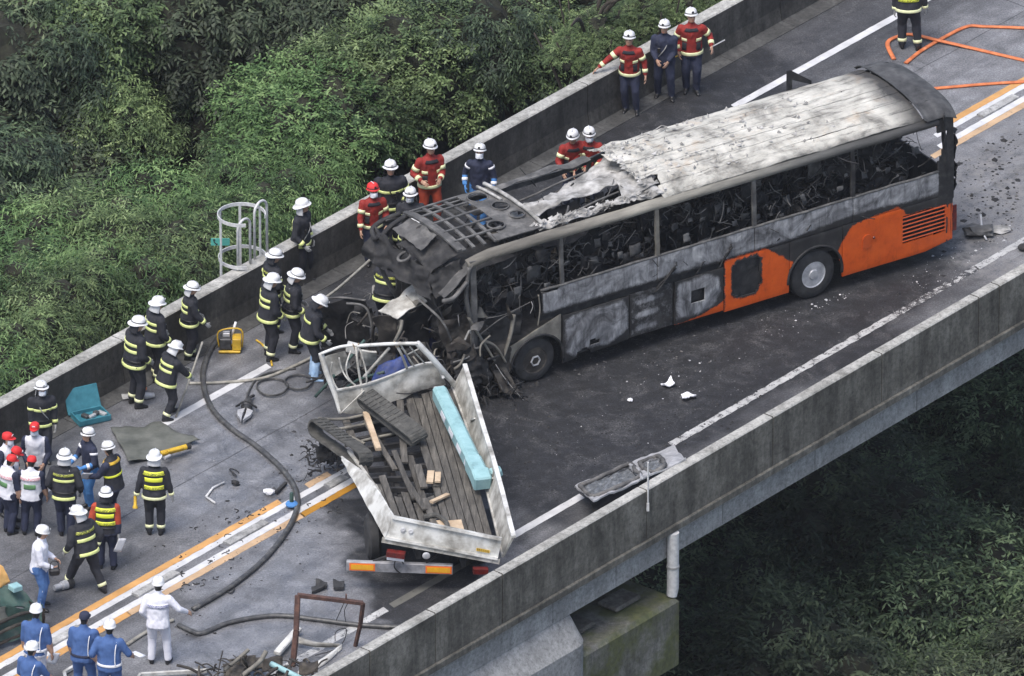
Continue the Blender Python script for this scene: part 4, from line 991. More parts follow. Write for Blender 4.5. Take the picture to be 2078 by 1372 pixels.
# ================================================================ WRECKED TRUCK
RT = Vector((1, 0, 0)); UPV = _U.copy()
trk = empty('truck', W(870, 1000, 0), 0, 'wrecked white flatbed truck with broken deck boards and a bent frame', 'truck')
TL = trk.location.copy()
def tb(mb, name, mat, smooth=False, angle=None, parent=None):
    return shift(mb, TL).build(name, mat, parent or trk, smooth=smooth, angle=angle)
cRL, cRR, cFL, cFR = W(783, 1088, 1.13), W(1010, 1130, .84), W(690, 838, .84), W(915, 780, 1.04)
def B(s, t, h=0.0):
    return cRL * (1 - s) * (1 - t) + cRR * (1 - s) * t + cFL * s * (1 - t) + cFR * s * t + Vector((0, 0, h - .02 * math.sin(s * 3.1) ))
# chassis
for t_ in (.30, .70):
    mb = MB(); pts = [B(s, t_, -.30) for s in np.linspace(.02, 1.15, 8)]
    for p, q in zip(pts[:-1], pts[1:]): mb.beam(p, q, .09, .22)
    tb(mb, 'chassis_rail', M['burn'])
for k in range(13):
    s = .03 + k * .078; mb = MB(); mb.beam(B(s, .02, -.11), B(s, .98, -.11), .07, .10); tb(mb, 'cross_member', M['burn'])
# deck boards
rs = random.Random(21)
BO_ = [(.03, .00, .95), (.10, .0, .42), (.17, .02, .50), (.245, .01, .33), (.32, .02, .36), (.40, .0, .30), (.47, .08, .62), (.545, .0, .34), (.62, .0, .98), (.69, .01, .97), (.76, .0, .98), (.83, .0, .99), (.90, .01, .98), (.97, .0, .98)]
for k, (tc, s0, s1) in enumerate(BO_):
    mb = MB(); w = .062; n = 8
    G = [[B(s0 + (s1 - s0) * i / n + (rs.uniform(-.01, .01) if i in (0, n) else 0), tc - w / 2 + w * j + .004 * noise.noise(Vector((i, k, j))), .0 + .012 * noise.noise(Vector((i * .6, k * 2.1, 0)))) for j in (0, 1)] for i in range(n + 1)]
    mb.slab(G, (0, 0, -.045)); tb(mb, 'deck_board', M['wood_old'])
LB = [((.52, .30, .02), (.88, .18, .06), .10, 'wood_old'), ((.56, .40, .04), (.95, .52, .10), .13, 'wood_old'), ((.30, .38, .05), (.62, .33, .12), .10, 'wood_old'), ((.22, .44, .08), (.44, .36, .06), .10, 'wood_old'), ((.40, .62, .03), (.93, .60, .05), .14, 'wood_old'), ((.38, .50, .06), (.52, .50, .10), .14, 'wood_old'), ((.08, .50, .02), (.30, .47, .07), .12, 'wood_old'), ((.27, .52, .10), (.34, .70, .06), .09, 'wood_new'), ((.40, .56, .10), (.47, .60, .12), .13, 'wood_new'), ((.40, .63, .12), (.46, .66, .12), .11, 'wood_new')]
PLK = ['grey plank slanting beside the curling rubber track on the truck', 'wide grey plank under the end of the middle rubber track', 'long grey plank crossing the gap in the truck deck', 'short grey plank lying crooked over the hole in the truck deck', 'grey plank alongside the teal boom with its end near the headboard', 'stubby grey plank beside the two pale blocks on the truck', 'grey plank lying close behind the tailgate on the truck deck', 'pale splintered plank lying crosswise on the truck deck', 'pale wood block next to a second one on the truck deck', 'smaller pale wood block on the truck deck nearest the teal boom']
for k, (a, b, w, mt) in enumerate(LB):
    mb = MB(); mb.beam(B(*a), B(*b), w, .045, b=.004); o = mb.build('loose_board', M[mt], label=PLK[k], cat='plank', group='loose planks on the truck deck' if mt == 'wood_old' else 'pale planks on the truck deck')
mb = MB(); mb.beam(W(742, 838, 1.15), W(768, 912, 1.12), .11, .07, b=.006); mb.build('timber', M['wood_new'], label='pale square timber leaning between the two rubber tracks', cat='plank')
mb = MB(); mb.crumple(W(885, 1060, 1.0), W(935, 1055, .98), W(945, 1085, .95), W(900, 1082, .98), 6, 5, .03, 8, .02); mb.build('board_scrap', M['wood_new'], label='tan board scrap on the deck behind the tailgate', cat='plank')
mb = MB(); pth = wire([W(860, 1050, 1.06), W(885, 1046, 1.08), W(905, 1060, 1.04), W(908, 1072, 1.02)], 5); mb.tube(pth, .05, 8); mb.build('tyre_piece', M['tyre_grey'], label='curved torn tyre piece on the truck deck', cat='tyre')
# tailgate
def quad_panel(a, b, c, d, th, rib=0, amp=.006, seed=0, nu=16, nv=8):
    mb = MB(); mb.crumple(a, b, c, d, nu, nv, amp, seed, th, 1.5); return mb
gTL, gTR, gBR, gBL = W(797, 1046, 1.52), W(1018, 1091, 1.24), W(1010, 1135, .80), W(781, 1092, 1.09)
mb = quad_panel(gTL, gTR, gBR, gBL, -.035, seed=4); gate = tb(mb, 'tailgate', M['truck_white'], True, 50)
nrm = (gTR - gTL).cross(gBL - gTL).normalized()
if nrm.y > 0: nrm = -nrm
def gq(s, t_, o=.02): return (gTL * (1 - s) + gTR * s) * (1 - t_) + (gBL * (1 - s) + gBR * s) * t_ + nrm * o
for t_ in (.06, .96): mb = MB(); mb.beam(gq(0, t_, .03), gq(1, t_, .03), .05, .06, nrm); tb(mb, 'gate_rail', M['truck_white'], parent=gate).location = (0, 0, 0)
for s in (.13, .20): mb = MB(); Mx = Matrix((( gTR - gTL).normalized(), (gBL - gTL).normalized(), nrm)).transposed(); mb.lathe([(0, 0), (.045, 0), (.05, .006), (.03, .012), (0, .008)], gq(s, .5, .02), 14, Mx); tb(mb, 'gate_dent', M['alu'], parent=gate)
mb = MB(); mb.beam(gq(.80, .72, .024), gq(.92, .72, .024), .055, .008, nrm); pt = tb(mb, 'maker_plate', M['yellow_paint'], parent=gate)
for k in range(6): mb = MB(); mb.beam(gq(.812 + k * .018, .67, .030), gq(.812 + k * .018 + .006, .77, .030), .018, .004, nrm); tb(mb, 'plate_letter', M['print_dark'], parent=gate)
for s in (.30, .52, .72, .95): mb = MB(); mb.beam(gq(s, .98, .03), gq(s, 1.18, .01), .03, .04, nrm); tb(mb, 'gate_hinge', M['truck_white_dirty'], parent=gate)
mb = MB(); mb.beam(gq(-.02, 1.10, -.02), gq(1.02, 1.10, -.02), .09, .08, nrm); tb(mb, 'rear_sill', M['truck_white_dirty'])
# right side board (leans out, front end sprung open)
sa = [W(1020, 1128, .82), W(985, 985, .92), W(945, 860, .98), W(918, 786, 1.02)]; sb = [W(1040, 1090, 1.30), W(1008, 965, 1.38), W(972, 845, 1.46), W(941, 741, 1.58)]
sa, sb = wire(sa, 6), wire(sb, 6)
G = [[a.lerp(b, j / 5) + Vector((.006 * noise.noise(a * 2 + Vector((j, 0, 0))), 0, 0)) for j in range(6)] for a, b in zip(sa, sb)]
mb = MB(); mb.slab(G, (.035, -.004, -.005)); sbd = tb(mb, 'side_board', M['truck_white_dirty'], True, 40)
mb = MB()
for p, q in zip(sb[:-1], sb[1:]): mb.beam(p + Vector((.02, 0, .01)), q + Vector((.02, 0, .01)), .085, .05)
tb(mb, 'side_board_rail', M['truck_white'], parent=sbd)
mb = MB()
for p, q in zip(sa[:-1], sa[1:]): mb.beam(p, q, .05, .06)
tb(mb, 'side_board_rail', M['truck_white_dirty'], parent=sbd)
for s in (6, 12): mb = MB(); mb.beam(sa[s].lerp(sb[s], .45) + Vector((-.02, 0, 0)), sa[s].lerp(sb[s], .75) + Vector((-.02, 0, 0)), .035, .03); tb(mb, 'side_board_latch', M['truck_white'], parent=sbd)
# left side board, torn and twisted to a point
la = wire([W(797, 1048, 1.50), W(770, 1004, 1.42), W(738, 962, 1.25), W(690, 926, 1.08)], 7); lb = wire([W(781, 1092, 1.10), W(752, 1040, 1.10), W(722, 985, 1.05), W(696, 940, 1.02)], 7)
G = [[a.lerp(b, j / 6) + Vector((.02 * noise.noise(a * 3 + Vector((j * .5, 0, 0))), 0, 0)) for j in range(7)] for a, b in zip(la, lb)]
mb = MB(); mb.slab(G, (.03, .015, 0)); tb(mb, 'side_board', M['truck_white'], True, 50)
mb = MB()
for k, (a, b, w) in enumerate(((W(762, 985, 1.05), W(790, 1045, 1.1), .05), (W(708, 915, .95), W(770, 1000, 1.0), .06))): mb.beam(a, b, w, .05)
tb(mb, 'deck_edge', M['truck_white_dirty'])
# rear: lamps, plate, underrun bar
mb = MB(); mb.beam(W(785, 1122, .86), W(822, 1127, .84), .14, .10); tb(mb, 'rear_lamp', M['lamp_red'])
mb = MB(); mb.beam(W(785, 1132, .76), W(820, 1136, .75), .012, .08); tb(mb, 'number_plate', M['paper'])
mb = MB(); mb.lathe([(0, 0), (.07, 0), (.075, .02), (.05, .035), (0, .04)], W(865, 1127, .80), 14, Matrix.Rotation(R_(90), 3, 'X')); tb(mb, 'reversing_lamp', M['alu'])
mb = MB(); mb.beam(W(960, 1158, .64), W(990, 1158, .62), .12, .10); tb(mb, 'rear_lamp', M['lamp_red'])
M['bar_grey'] = simple('grey_bar', [(.3, (.14, .14, .15)), (.7, (.34, .34, .35))], 6, 8, .5)
ua, ub = W(703, 1147, .50), W(919, 1155, .48)
mb = MB(); mb.beam(ua, ub, .10, .20, b=.012); bar = tb(mb, 'underrun_bar', M['bar_grey'])
d = (ub - ua).normalized()
for s0, s1 in ((.03, .27), (.745, .99)):
    a, b = ua.lerp(ub, s0), ua.lerp(ub, s1); f = Vector((d.y, -d.x, 0)) * .052
    mb = MB(); mb.beam(a + f, b + f, .008, .15); tb(mb, 'reflector_board', M['reflector_orange'], parent=bar)
    f = Vector((d.y, -d.x, 0)) * .058; e = d * .03
    mb = MB(); mb.beam(a + f + e, b + f - e, .008, .10); tb(mb, 'reflector_board', M['reflector_yellow'], parent=bar)
for s in (.25, .75): mb = MB(); mb.beam(ua.lerp(ub, s) + Vector((0, .03, .08)), B(.04, .12 + s * .5, -.25), .05, .05); tb(mb, 'bar_bracket', M['burn'])
mb = MB(); mb.tube(wire([W(805, 1130, .8), W(800, 1150, .55), W(812, 1162, .40), W(820, 1150, .5), W(812, 1132, .78)], 5), .012, 5); tb(mb, 'loose_cable', M['rubber'], True)
# wheels
def twheel(c, axis, r=.43, w=.24):
    e = bpy.data.objects.new('wheel', None); link(e, trk); e.location = c - TL
    e.rotation_euler = axis.to_track_quat('Z', 'Y').to_euler(); h = w / 2
    mb = MB(); mb.lathe([(.22, -h + .01), (r - .06, -h), (r, -h + .05), (r, h - .05), (r - .06, h), (.22, h - .01)], (0, 0, 0), 30); mb.build('tyre', M['rubber'], e, smooth=True, angle=35)
    mb = MB(); mb.lathe([(.23, h - .02), (.2, h - .04), (.1, h - .1), (.07, h - .02), (0, h - .02), (0, -h + .02), (.23, -h + .02)], (0, 0, 0), 24); mb.build('rim', M['ash_dark'], e, smooth=True, angle=35)
ax = (cFR - cRR).cross(Vector((0, 0, 1))).normalized()
rc = B(.24, -.02, 0); twheel(Vector((rc.x, rc.y, .43)), -ax); rc = B(.22, .93, 0); twheel(Vector((rc.x, rc.y, .43)), ax); rc = B(.22, .70, 0); twheel(Vector((rc.x, rc.y, .43)), ax)
mb = MB(); p, q = B(.24, -.02), B(.22, .93); mb.tube([(p.x, p.y, .43), (q.x, q.y, .43)], .08, 8); tb(mb, 'axle', M['burn'])
# headboard and roll frame, soiled white
hb_top = [W(683, 792, 1.42), W(735, 782, 1.45), W(790, 764, 1.50), W(840, 744, 1.58), W(882, 738, 1.62), W(900, 768, 1.42)]
hb_bot = [W(692, 838, .90), W(742, 836, .92), W(790, 818, .98), W(818, 808, 1.02), W(856, 790, 1.08), W(905, 780, 1.12)]
a_, b_ = wire(hb_top, 6), wire(hb_bot, 6)
G = [[p.lerp(q + Vector((0, 0, .05 * noise.noise(q * 3))), j / 6) + Vector((0, .05 * noise.noise(p * 2 + Vector((0, 0, j * .4))), 0)) for j in range(7)] for p, q in zip(a_, b_)]
mb = MB(); mb.slab(G, (0, .03, 0)); tb(mb, 'headboard', M['truck_white_dirty'], True, 50)
mb = MB()
for p, q in zip(a_[:-1], a_[1:]): mb.beam(p, q + (q - p) * .05, .05, .035)
tb(mb, 'headboard_rail', M['truck_white'])
def bars(name, lst, mat, n=6, flat=1.0):
    for pth, r in lst:
        mb = MB(); mb.tube(wire([W(*p) for p in pth], n), r, 7, flat=flat); tb(mb, name, M[mat], True)
bars('frame_post', [([(651, 716, 2.0), (662, 755, 1.65), (680, 800, 1.22), (692, 838, .88)], .055), ([(846, 696, 2.25), (868, 718, 2.0), (896, 750, 1.6), (924, 784, 1.06)], .06)], 'truck_white')
bars('frame_rail', [([(651, 718, 2.02), (690, 704, 2.12), (728, 700, 2.15)], .03), ([(724, 702, 2.14), (790, 698, 2.2), (848, 697, 2.26)], .035)], 'truck_white')
bars('frame_bar', [([(674, 735, 1.95), (672, 758, 1.70), (682, 785, 1.45), (698, 800, 1.30)], .016), ([(688, 726, 2.0), (694, 750, 1.75), (706, 770, 1.58), (722, 782, 1.45)], .016), ([(712, 712, 2.05), (703, 740, 1.85), (706, 765, 1.6), (724, 786, 1.42)], .016), ([(722, 704, 2.12), (726, 740, 1.85), (732, 775, 1.5), (736, 800, 1.3)], .024),
                   ([(728, 702, 2.12), (742, 750, 1.75), (744, 780, 1.45)], .016), ([(802, 696, 2.2), (815, 720, 1.95), (826, 748, 1.62)], .026), ([(812, 698, 2.2), (830, 728, 1.85), (842, 746, 1.6)], .018), ([(832, 704, 2.15), (848, 722, 1.9), (862, 738, 1.65)], .016), ([(826, 720, 1.9), (850, 708, 2.05)], .014), ([(790, 706, 2.1), (765, 735, 1.8), (738, 765, 1.5)], .03), ([(690, 840, .98), (740, 792, 1.38)], .014)], 'truck_white_dirty')
bars('tie_wire', [([(716, 698, 2.2), (722, 710, 2.05), (728, 697, 2.2)], .012), ([(800, 694, 2.25), (806, 706, 2.1), (812, 694, 2.25)], .014)], 'wood_new')
bars('green_bar', [([(640, 805, .35), (690, 750, 1.0), (740, 690, 1.5)], .03), ([(700, 790, .9), (730, 770, 1.2), (780, 755, 1.4)], .03)], 'dark_green')
mb = MB(); mb.crumple(W(752, 778, 1.25), W(838, 752, 1.35), W(822, 722, 1.6), W(768, 738, 1.5), 10, 8, .07, 61, .012, 4); tb(mb, 'blue_sheet', M['blue_tarp'], True)
mb = MB(); mb.box(W(716, 706, 1.7), (.24, .2, .16), Matrix.Rotation(.3, 3, 'Y'), b=.015); tb(mb, 'white_box', M['truck_white'])
mb = MB(); mb.crumple(W(733, 745, 1.45), W(762, 740, 1.45), W(765, 715, 1.85), W(735, 712, 1.85), 6, 6, .03, 62, .05, 4); tb(mb, 'cab_rear_panel', M['truck_white_dirty'], True, 50)
mb = MB(); mb.crumple(W(655, 726, 1.8), W(700, 712, 1.9), W(712, 745, 1.5), W(668, 770, 1.4), 8, 8, .04, 63, .02, 4, holes=.2); tb(mb, 'cab_rear_panel', M['truck_white_dirty'], True, 50)
rs = random.Random(3); mb = MB()
for k in range(80):
    px, py = rs.uniform(655, 900), rs.uniform(720, 800); z = rs.uniform(.3, 1.3) if px < 880 else .7; p = W(px, py, z); d = Vector((rs.uniform(-1, 1), rs.uniform(-1, 1), rs.uniform(-.5, .5))).normalized() * rs.uniform(.1, .5)
    mb.tube(wire([p, p + d * .5 + Vector((0, 0, rs.uniform(-.05, .08))), p + d], 3), rs.uniform(.006, .025), 5)
for k in range(16):
    px, py = rs.uniform(665, 880), rs.uniform(735, 800); p = W(px, py, rs.uniform(.3, .95)); s = rs.uniform(.15, .4)
    mb.crumple(p, p + Vector((s, 0, .05)), p + Vector((s, .2, s * .6)), p + Vector((0, .2, s * .5)), 5, 5, .08, k + 70, .01, 5)
tb(mb, 'crushed_wreckage', M['burn'], True).__setitem__('kind', 'stuff')
# debris hanging at the torn left corner
mb = MB()
for k in range(60):
    px, py = rs.uniform(622, 690), rs.uniform(895, 960); p = W(px, py, rs.uniform(.03, .6)); d = Vector((rs.uniform(-1, 1), rs.uniform(-1, 1), rs.uniform(-.6, .6))).normalized() * rs.uniform(.08, .3)
    mb.tube(wire([p, p + d * .5 + Vector((0, 0, rs.uniform(-.05, .08))), p + d], 3), rs.uniform(.006, .022), 5)
for k in range(8):
    p = W(rs.uniform(640, 685), rs.uniform(915, 950), rs.uniform(.1, .5)); s = rs.uniform(.1, .25); mb.crumple(p, p + Vector((s, 0, .05)), p + Vector((s, .1, s)), p + Vector((0, .1, s)), 4, 4, .08, k + 170, .01, 5)
mb.build('scrap_heap', M['burn'], smooth=True, kind='stuff')
bars('side_frame', [([(645, 850, .95), (700, 850, .98), (745, 840, 1.0)], .03), ([(680, 872, .92), (735, 862, .95), (790, 850, 1.0)], .03), ([(665, 862, .9), (700, 880, .92), (740, 900, .9)], .025), ([(700, 905, .85), (745, 892, .9), (800, 880, .95)], .028)], 'tan_metal')

# --- rubber crawler tracks lying on the deck (closed loops with tread bars)
def track(name, a, b, ht, wd, nrm_, label):
    L = (b - a); ln = L.length; x = L.normalized(); y = (nrm_ - x * nrm_.dot(x)).normalized(); z = x.cross(y)
    r = ht / 2; c = (a + b) / 2; pth = []; hl = ln / 2 - r
    for k in range(13): q = -math.pi / 2 + math.pi * k / 12; pth.append((hl + r * math.cos(q), r * math.sin(q)))
    for k in range(13): q = math.pi / 2 + math.pi * k / 12; pth.append((-hl + r * math.cos(q), r * math.sin(q)))
    def dens(P, n=4):
        out = []
        for i in range(len(P)):
            p, q = P[i], P[(i + 1) % len(P)]; m = max(1, int(math.hypot(q[0] - p[0], q[1] - p[1]) / .06))
            out += [(p[0] + (q[0] - p[0]) * k / m, p[1] + (q[1] - p[1]) * k / m) for k in range(m)]
        return out
    P = dens(pth); n = len(P); mb = MB(); rings = []
    for i, (u, v) in enumerate(P):
        p0, p1 = P[i - 1], P[(i + 1) % n]; tx, ty = p1[0] - p0[0], p1[1] - p0[1]; q = math.hypot(tx, ty) + 1e-9; nx, ny = ty / q, -tx / q
        sag = .02 * noise.noise(Vector((u * 2, v * 2, ln)))
        rings.append([c + x * (u + nx * o) + y * (v + ny * o + sag) + z * w for o, w in ((0, -wd / 2), (.035, -wd / 2), (.035, wd / 2), (0, wd / 2))])
    rings.append(rings[0]); mb.loft(rings, cap=False)
    for i in range(0, n, 2):
        u, v = P[i]; p0, p1 = P[i - 1], P[(i + 1) % n]; tx, ty = p1[0] - p0[0], p1[1] - p0[1]; q = math.hypot(tx, ty) + 1e-9; nx, ny = ty / q, -tx / q
        o = .038; pc = c + x * (u + nx * o) + y * (v + ny * o)
        for s, dv in ((-1, .0), (1, .5)):
            mb.beam(pc + z * (s * wd * .06) + (x * tx + y * ty) / q * .03 * dv, pc + z * (s * wd * .48) + (x * tx + y * ty) / q * .03 * dv, .024, .014, x * nx + y * ny)
    o = mb.build(name, M['tyre_grey'], label=label, cat='rubber track'); return o
tn = (RT * .55 + UPV * .80 - _F * .1)
def lift(px, py, z): return W(px, py, z)
track('rubber_track', lift(742, 806, 1.35), lift(850, 890, 1.20), .16, .36, (-_F * 1.0 + RT * .25 + UPV * .35), 'grey rubber crawler track lying across the middle of the truck deck')
track('rubber_track', lift(640, 862, 1.05), lift(742, 936, 1.02), .26, .30, (-_F * .8 + RT * .5 + UPV * .45), 'grey rubber crawler track curling over the torn side of the truck')
# --- teal crane boom
bmR = empty('crane_boom', W(930, 890, 1.02), 0, 'teal crane boom with white chevrons lying along the truck deck', 'crane boom')
pa, pb_ = W(892, 796, 1.32), W(976, 970, 1.20); d = (pb_ - pa).normalized(); s_ = d.cross(Vector((0, 0, 1))).normalized(); u_ = s_.cross(d)
def bt(mb, name, mat, **k): return shift(mb, bmR.location).build(name, mat, bmR, **k)
rings = []
for q, sc in ((0, 1.0), (.22, 1.0), (.225, 1.04), (.80, 1.04), (.81, 1.14), (1.0, 1.14)):
    p = pa.lerp(pb_, q); w, h, ch = .135 * sc, .13 * sc, .05
    rings.append([p + s_ * x + u_ * y for x, y in ((-w, -h), (w, -h), (w, h - ch), (w - ch, h), (-w + ch, h), (-w, h - ch))])
mb = MB(); mb.loft(rings); bmm = bt(mb, 'boom_section', M['teal'])
mb = MB(); mb.beam(pb_ - d * .02 - u_ * .16, pb_ + d * .05 + u_ * .14, .34, .32, d, b=.03); bt(mb, 'boom_head', M['teal'])
mb = MB(); q = pb_ - d * .10 - s_ * .2; mb.beam(q, q - s_ * .22 + u_ * .05, .20, .16, u_, b=.03); bt(mb, 'hook_bracket', M['teal'])
mb = MB(); mb.tube([pa - d * .05 - s_ * .1 + u_ * .05, pa - d * .05 + s_ * .1 + u_ * .05], .05, 10); bt(mb, 'boom_pivot', M['alu'])
for k in range(4):
    q0 = .20 + k * .19; a = pa.lerp(pb_, q0) + s_ * .1425; b = pa.lerp(pb_, q0 + .10) + s_ * .1425; e = d * .14
    mb = MB(); mb.prism([a - u_ * .09, b - u_ * .09, b + e * .6 + u_ * .05, a + e * .6 + u_ * .05], s_ * .006); bt(mb, 'chevron', M['paper'])
# --- burnt cab of the truck, wedged against the coach
cab = empty('truck_cab', W(760, 735, 0), 0, 'crushed scorched truck cab wedged between flatbed and coach', 'truck cab')
def cs(name, a, b, c, d, mt, seed, amp=.07, th=.02, n=14, holes=0, rag=.04):
    mb = MB(); mb.crumple(W(*a), W(*b), W(*c), W(*d), n, n, amp, seed, th, 2.6, 0, holes, rag); return shift(mb, cab.location).build(name, M[mt], cab, smooth=True, angle=50)
cs('cab_roof', (768, 630, 1.75), (845, 575, 2.0), (878, 598, 1.95), (806, 648, 1.7), 'truck_white_dirty', 301, .06)
cs('cab_roof', (820, 600, 1.92), (848, 572, 2.0), (872, 590, 1.95), (850, 625, 1.85), 'tan_metal', 302, .05)
cs('cab_side', (764, 640, 1.68), (806, 648, 1.68), (800, 745, .5), (770, 740, .5), 'burn_brown', 303, .09)
cs('cab_side', (806, 645, 1.70), (870, 605, 1.85), (862, 725, .55), (806, 750, .45), 'burn', 304, .10)
cs('cab_door', (645, 612, 1.35), (742, 606, 1.42), (752, 700, .35), (650, 705, .25), 'burn', 305, .06)
cs('cab_floor', (650, 712, .35), (760, 700, .4), (770, 755, .2), (660, 765, .15), 'burn', 306, .09)
for pth, r, mt in (([(635, 608, 1.4), (690, 604, 1.45), (742, 610, 1.45)], .022, 'ash_dark'), ([(703, 616, 1.5), (735, 620, 1.5), (750, 640, 1.35), (760, 700, .7)], .025, 'ash_dark'), ([(812, 650, 1.65), (804, 690, 1.1), (796, 728, .6)], .03, 'tan_metal'), ([(845, 640, 1.5), (830, 670, 1.2), (800, 698, 1.0)], .02, 'ash_dark'), ([(800, 695, 1.5), (812, 670, 1.75), (816, 650, 1.9)], .035, 'tan_metal'), ([(760, 655, 1.5), (756, 690, 1.0), (768, 725, .6)], .03, 'burn_brown')):
    mb = MB(); mb.tube(wire([W(*p) for p in pth], 6), r, 6); shift(mb, cab.location).build('cab_strut', M[mt], cab, smooth=True)
cs('cab_seat', (855, 640, 1.3), (890, 640, 1.3), (885, 735, .45), (850, 735, .4), 'blue_tarp', 307, .08)
cs('dash_panel', (885, 560, 1.9), (925, 555, 1.95), (930, 615, 1.4), (890, 625, 1.3), 'ash_dark', 308, .05)
mb = MB(); rs = random.Random(8)
for k in range(70):
    p = W(rs.uniform(660, 960), rs.uniform(690, 790), rs.uniform(.02, .5)); d = Vector((rs.uniform(-1, 1), rs.uniform(-1, 1), rs.uniform(-.3, .6))).normalized() * rs.uniform(.1, .45)
    mb.tube(wire([p, p + d * .5, p + d], 2), rs.uniform(.006, .03), 5)
for k in range(14):
    p = W(rs.uniform(690, 960), rs.uniform(690, 790), rs.uniform(.03, .3)); s = rs.uniform(.12, .35); mb.crumple(p, p + Vector((s, 0, .05)), p + Vector((s, s, s * .5)), p + Vector((0, s, s * .3)), 5, 5, .08, k + 370, .012, 5)
mb.build('charred_wreckage', M['burn'], smooth=True, kind='stuff')

# ================================================================ LOOSE THINGS ON THE ROAD
def hose(name, pts, r, mat, label, cat='hose', z=None, flat=.8, n=7):
    zz = r * flat if z is None else z
    mb = MB(); mb.tube(wire([W(p[0], p[1], p[2] if len(p) > 2 else zz) for p in pts], n), r, 8, flat=flat); return mb.build(name, M[mat], smooth=True, label=label, cat=cat)
hose('fire_hose', [(470, 668, .1), (440, 690), (418, 730), (412, 772), (428, 825), (468, 868), (524, 908), (578, 958), (603, 1005), (594, 1055), (548, 1122), (480, 1182), (392, 1236)], .055, 'hose', 'dark hose curving across the road from the yellow pump to the man in white')
hose('fire_hose', [(362, 1268), (392, 1282), (412, 1284), (470, 1262), (560, 1249), (650, 1258), (730, 1268), (820, 1273)], .055, 'hose', 'dark dirty hose running behind the rusty frame')
hose('fire_hose', [(384, 778), (450, 776), (530, 768), (585, 748), (640, 722)], .035, 'hose_pale', 'grey hose lying across the white edge line')
hose('fire_hose', [(258, 1308), (288, 1288), (325, 1268), (352, 1258)], .04, 'hose_pale', 'short pale hose end beside the man in white')
hose('fire_hose', [(1838, 128), (1868, 104), (1912, 78), (1962, 54), (2000, 54), (2110, 58)], .048, 'hose_orange', 'orange hose kinked at a corner behind the fireman at the road end', flat=.5)
hose('fire_hose', [(1814, 120), (1801, 88), (1822, 74), (1850, 70), (1900, 81, .06), (1990, 102), (2110, 130)], .048, 'hose_orange', 'orange hose looping round the feet of the fireman behind the coach', flat=.5)
hose('fire_hose', [(1880, 181), (1950, 175), (2010, 170), (2110, 164)], .048, 'hose_orange', 'straight orange hose beside the orange centre line', flat=.5)
hose('hydraulic_hose', [(499, 818, .06), (505, 795), (522, 768), (556, 754), (600, 748)], .022, 'hose', 'thin black hose leading from the spreader tool', flat=1)
for (cx, cy, rr, lab) in ((553, 788, .30, 'small coil of thin hose beside the spreader tool'), (606, 778, .26, 'thin hose loop at the feet of the man in pale blue trousers')):
    c = W(cx, cy, .02); mb = MB(); mb.tube([c + Vector((rr * math.cos(a) * (1 + .06 * math.sin(3 * a)), rr * 1.2 * math.sin(a), .004 * a)) for a in np.linspace(0, 4 * math.pi, 60)], .014, 6); mb.build('hose_coil', M['hose'], smooth=True, label=lab, cat='hose')
hose('suction_hose', [(640, 618, .9), (680, 590, .85), (715, 560, .8), (757, 522, .8)], .028, 'hose_pale', 'pale hose held towards the crew at the coach front', flat=1)
hose('power_hose', [(520, 690, .05), (535, 702), (548, 725), (552, 742)], .02, 'yellow_paint', 'yellow hose lead beside the yellow pump', flat=1)
# wooden pole held by the crouching man
mb = MB(); mb.tube([W(411, 694, .95), W(384, 772, .47), W(357, 846, .03)], .022, 8); mb.build('pole', M['hose_pale'], smooth=True, label='long tan pole held upright by the bending firefighter', cat='pole')
# open teal tool case
tc = empty('tool_case', W(188, 848), 0, 'open teal tool case lying by the parapet', 'tool case')
A, B1, C1, D1 = W(160, 868, .02), W(226, 853, .02), W(205, 838, .02), W(146, 856, .02)
def tcb(mb, name, mat, **k): return shift(mb, tc.location).build(name, mat, tc, **k)
fx = (B1 - A).normalized(); fy = Vector((-fx.y, fx.x, 0)); ln = (B1 - A).length
o0 = W(163, 868, 0)
Mz = Matrix((fx, fy, Vector((0, 0, 1)))).transposed()
def at(x, y, z): return o0 + fx * x + fy * y + Vector((0, 0, z))
mb = MB(); mb.box(at(.32, .22, .035), (.66, .44, .05), Mz, b=.01); mb.build('tmp', M['tool_teal']); bpy.data.objects.remove(bpy.data.objects['tmp'])
mb = MB(); mb.box(at(.32, .22, .03), (.66, .44, .05), Mz, b=.01); tcb(mb, 'case_base', M['tool_teal'])
for (x, y, sx, sy) in ((.32, .01, .66, .03), (.32, .43, .66, .03), (.01, .22, .03, .44), (.63, .22, .03, .44)):
    mb = MB(); mb.box(at(x, y, .08), (sx, sy, .10), Mz, b=.006); tcb(mb, 'case_wall', M['tool_teal'])
lid = MB(); Ml = Mz @ Matrix.Rotation(R_(62), 3, 'X')
lc = at(.30, .55, .28); lid.box(lc, (.70, .50, .05), Ml, b=.012); ld = tcb(lid, 'case_lid', M['tool_teal'])
for k in range(4): mb = MB(); mb.box(lc + Ml @ Vector((-.26 + k * .17, 0, -.028)), (.05, .44, .012), Ml); tcb(mb, 'lid_rib', M['tool_teal'], ).parent = ld
mb = MB(); mb.box(lc + Ml @ Vector((.16, .10, -.034)), (.14, .11, .006), Ml); o = tcb(mb, 'lid_label', M['paper']); o.parent = ld
for (x, y, sx, sy, mt) in ((.34, .18, .16, .07, 'alu'), (.46, .26, .10, .12, 'steel'), (.22, .24, .1, .16, 'steel'), (.55, .2, .08, .2, 'alu')):
    mb = MB(); mb.box(at(x, y, .09), (sx, sy, .06), Mz @ Matrix.Rotation(.4, 3, 'Z'), b=.01); tcb(mb, 'case_tool', M[mt])
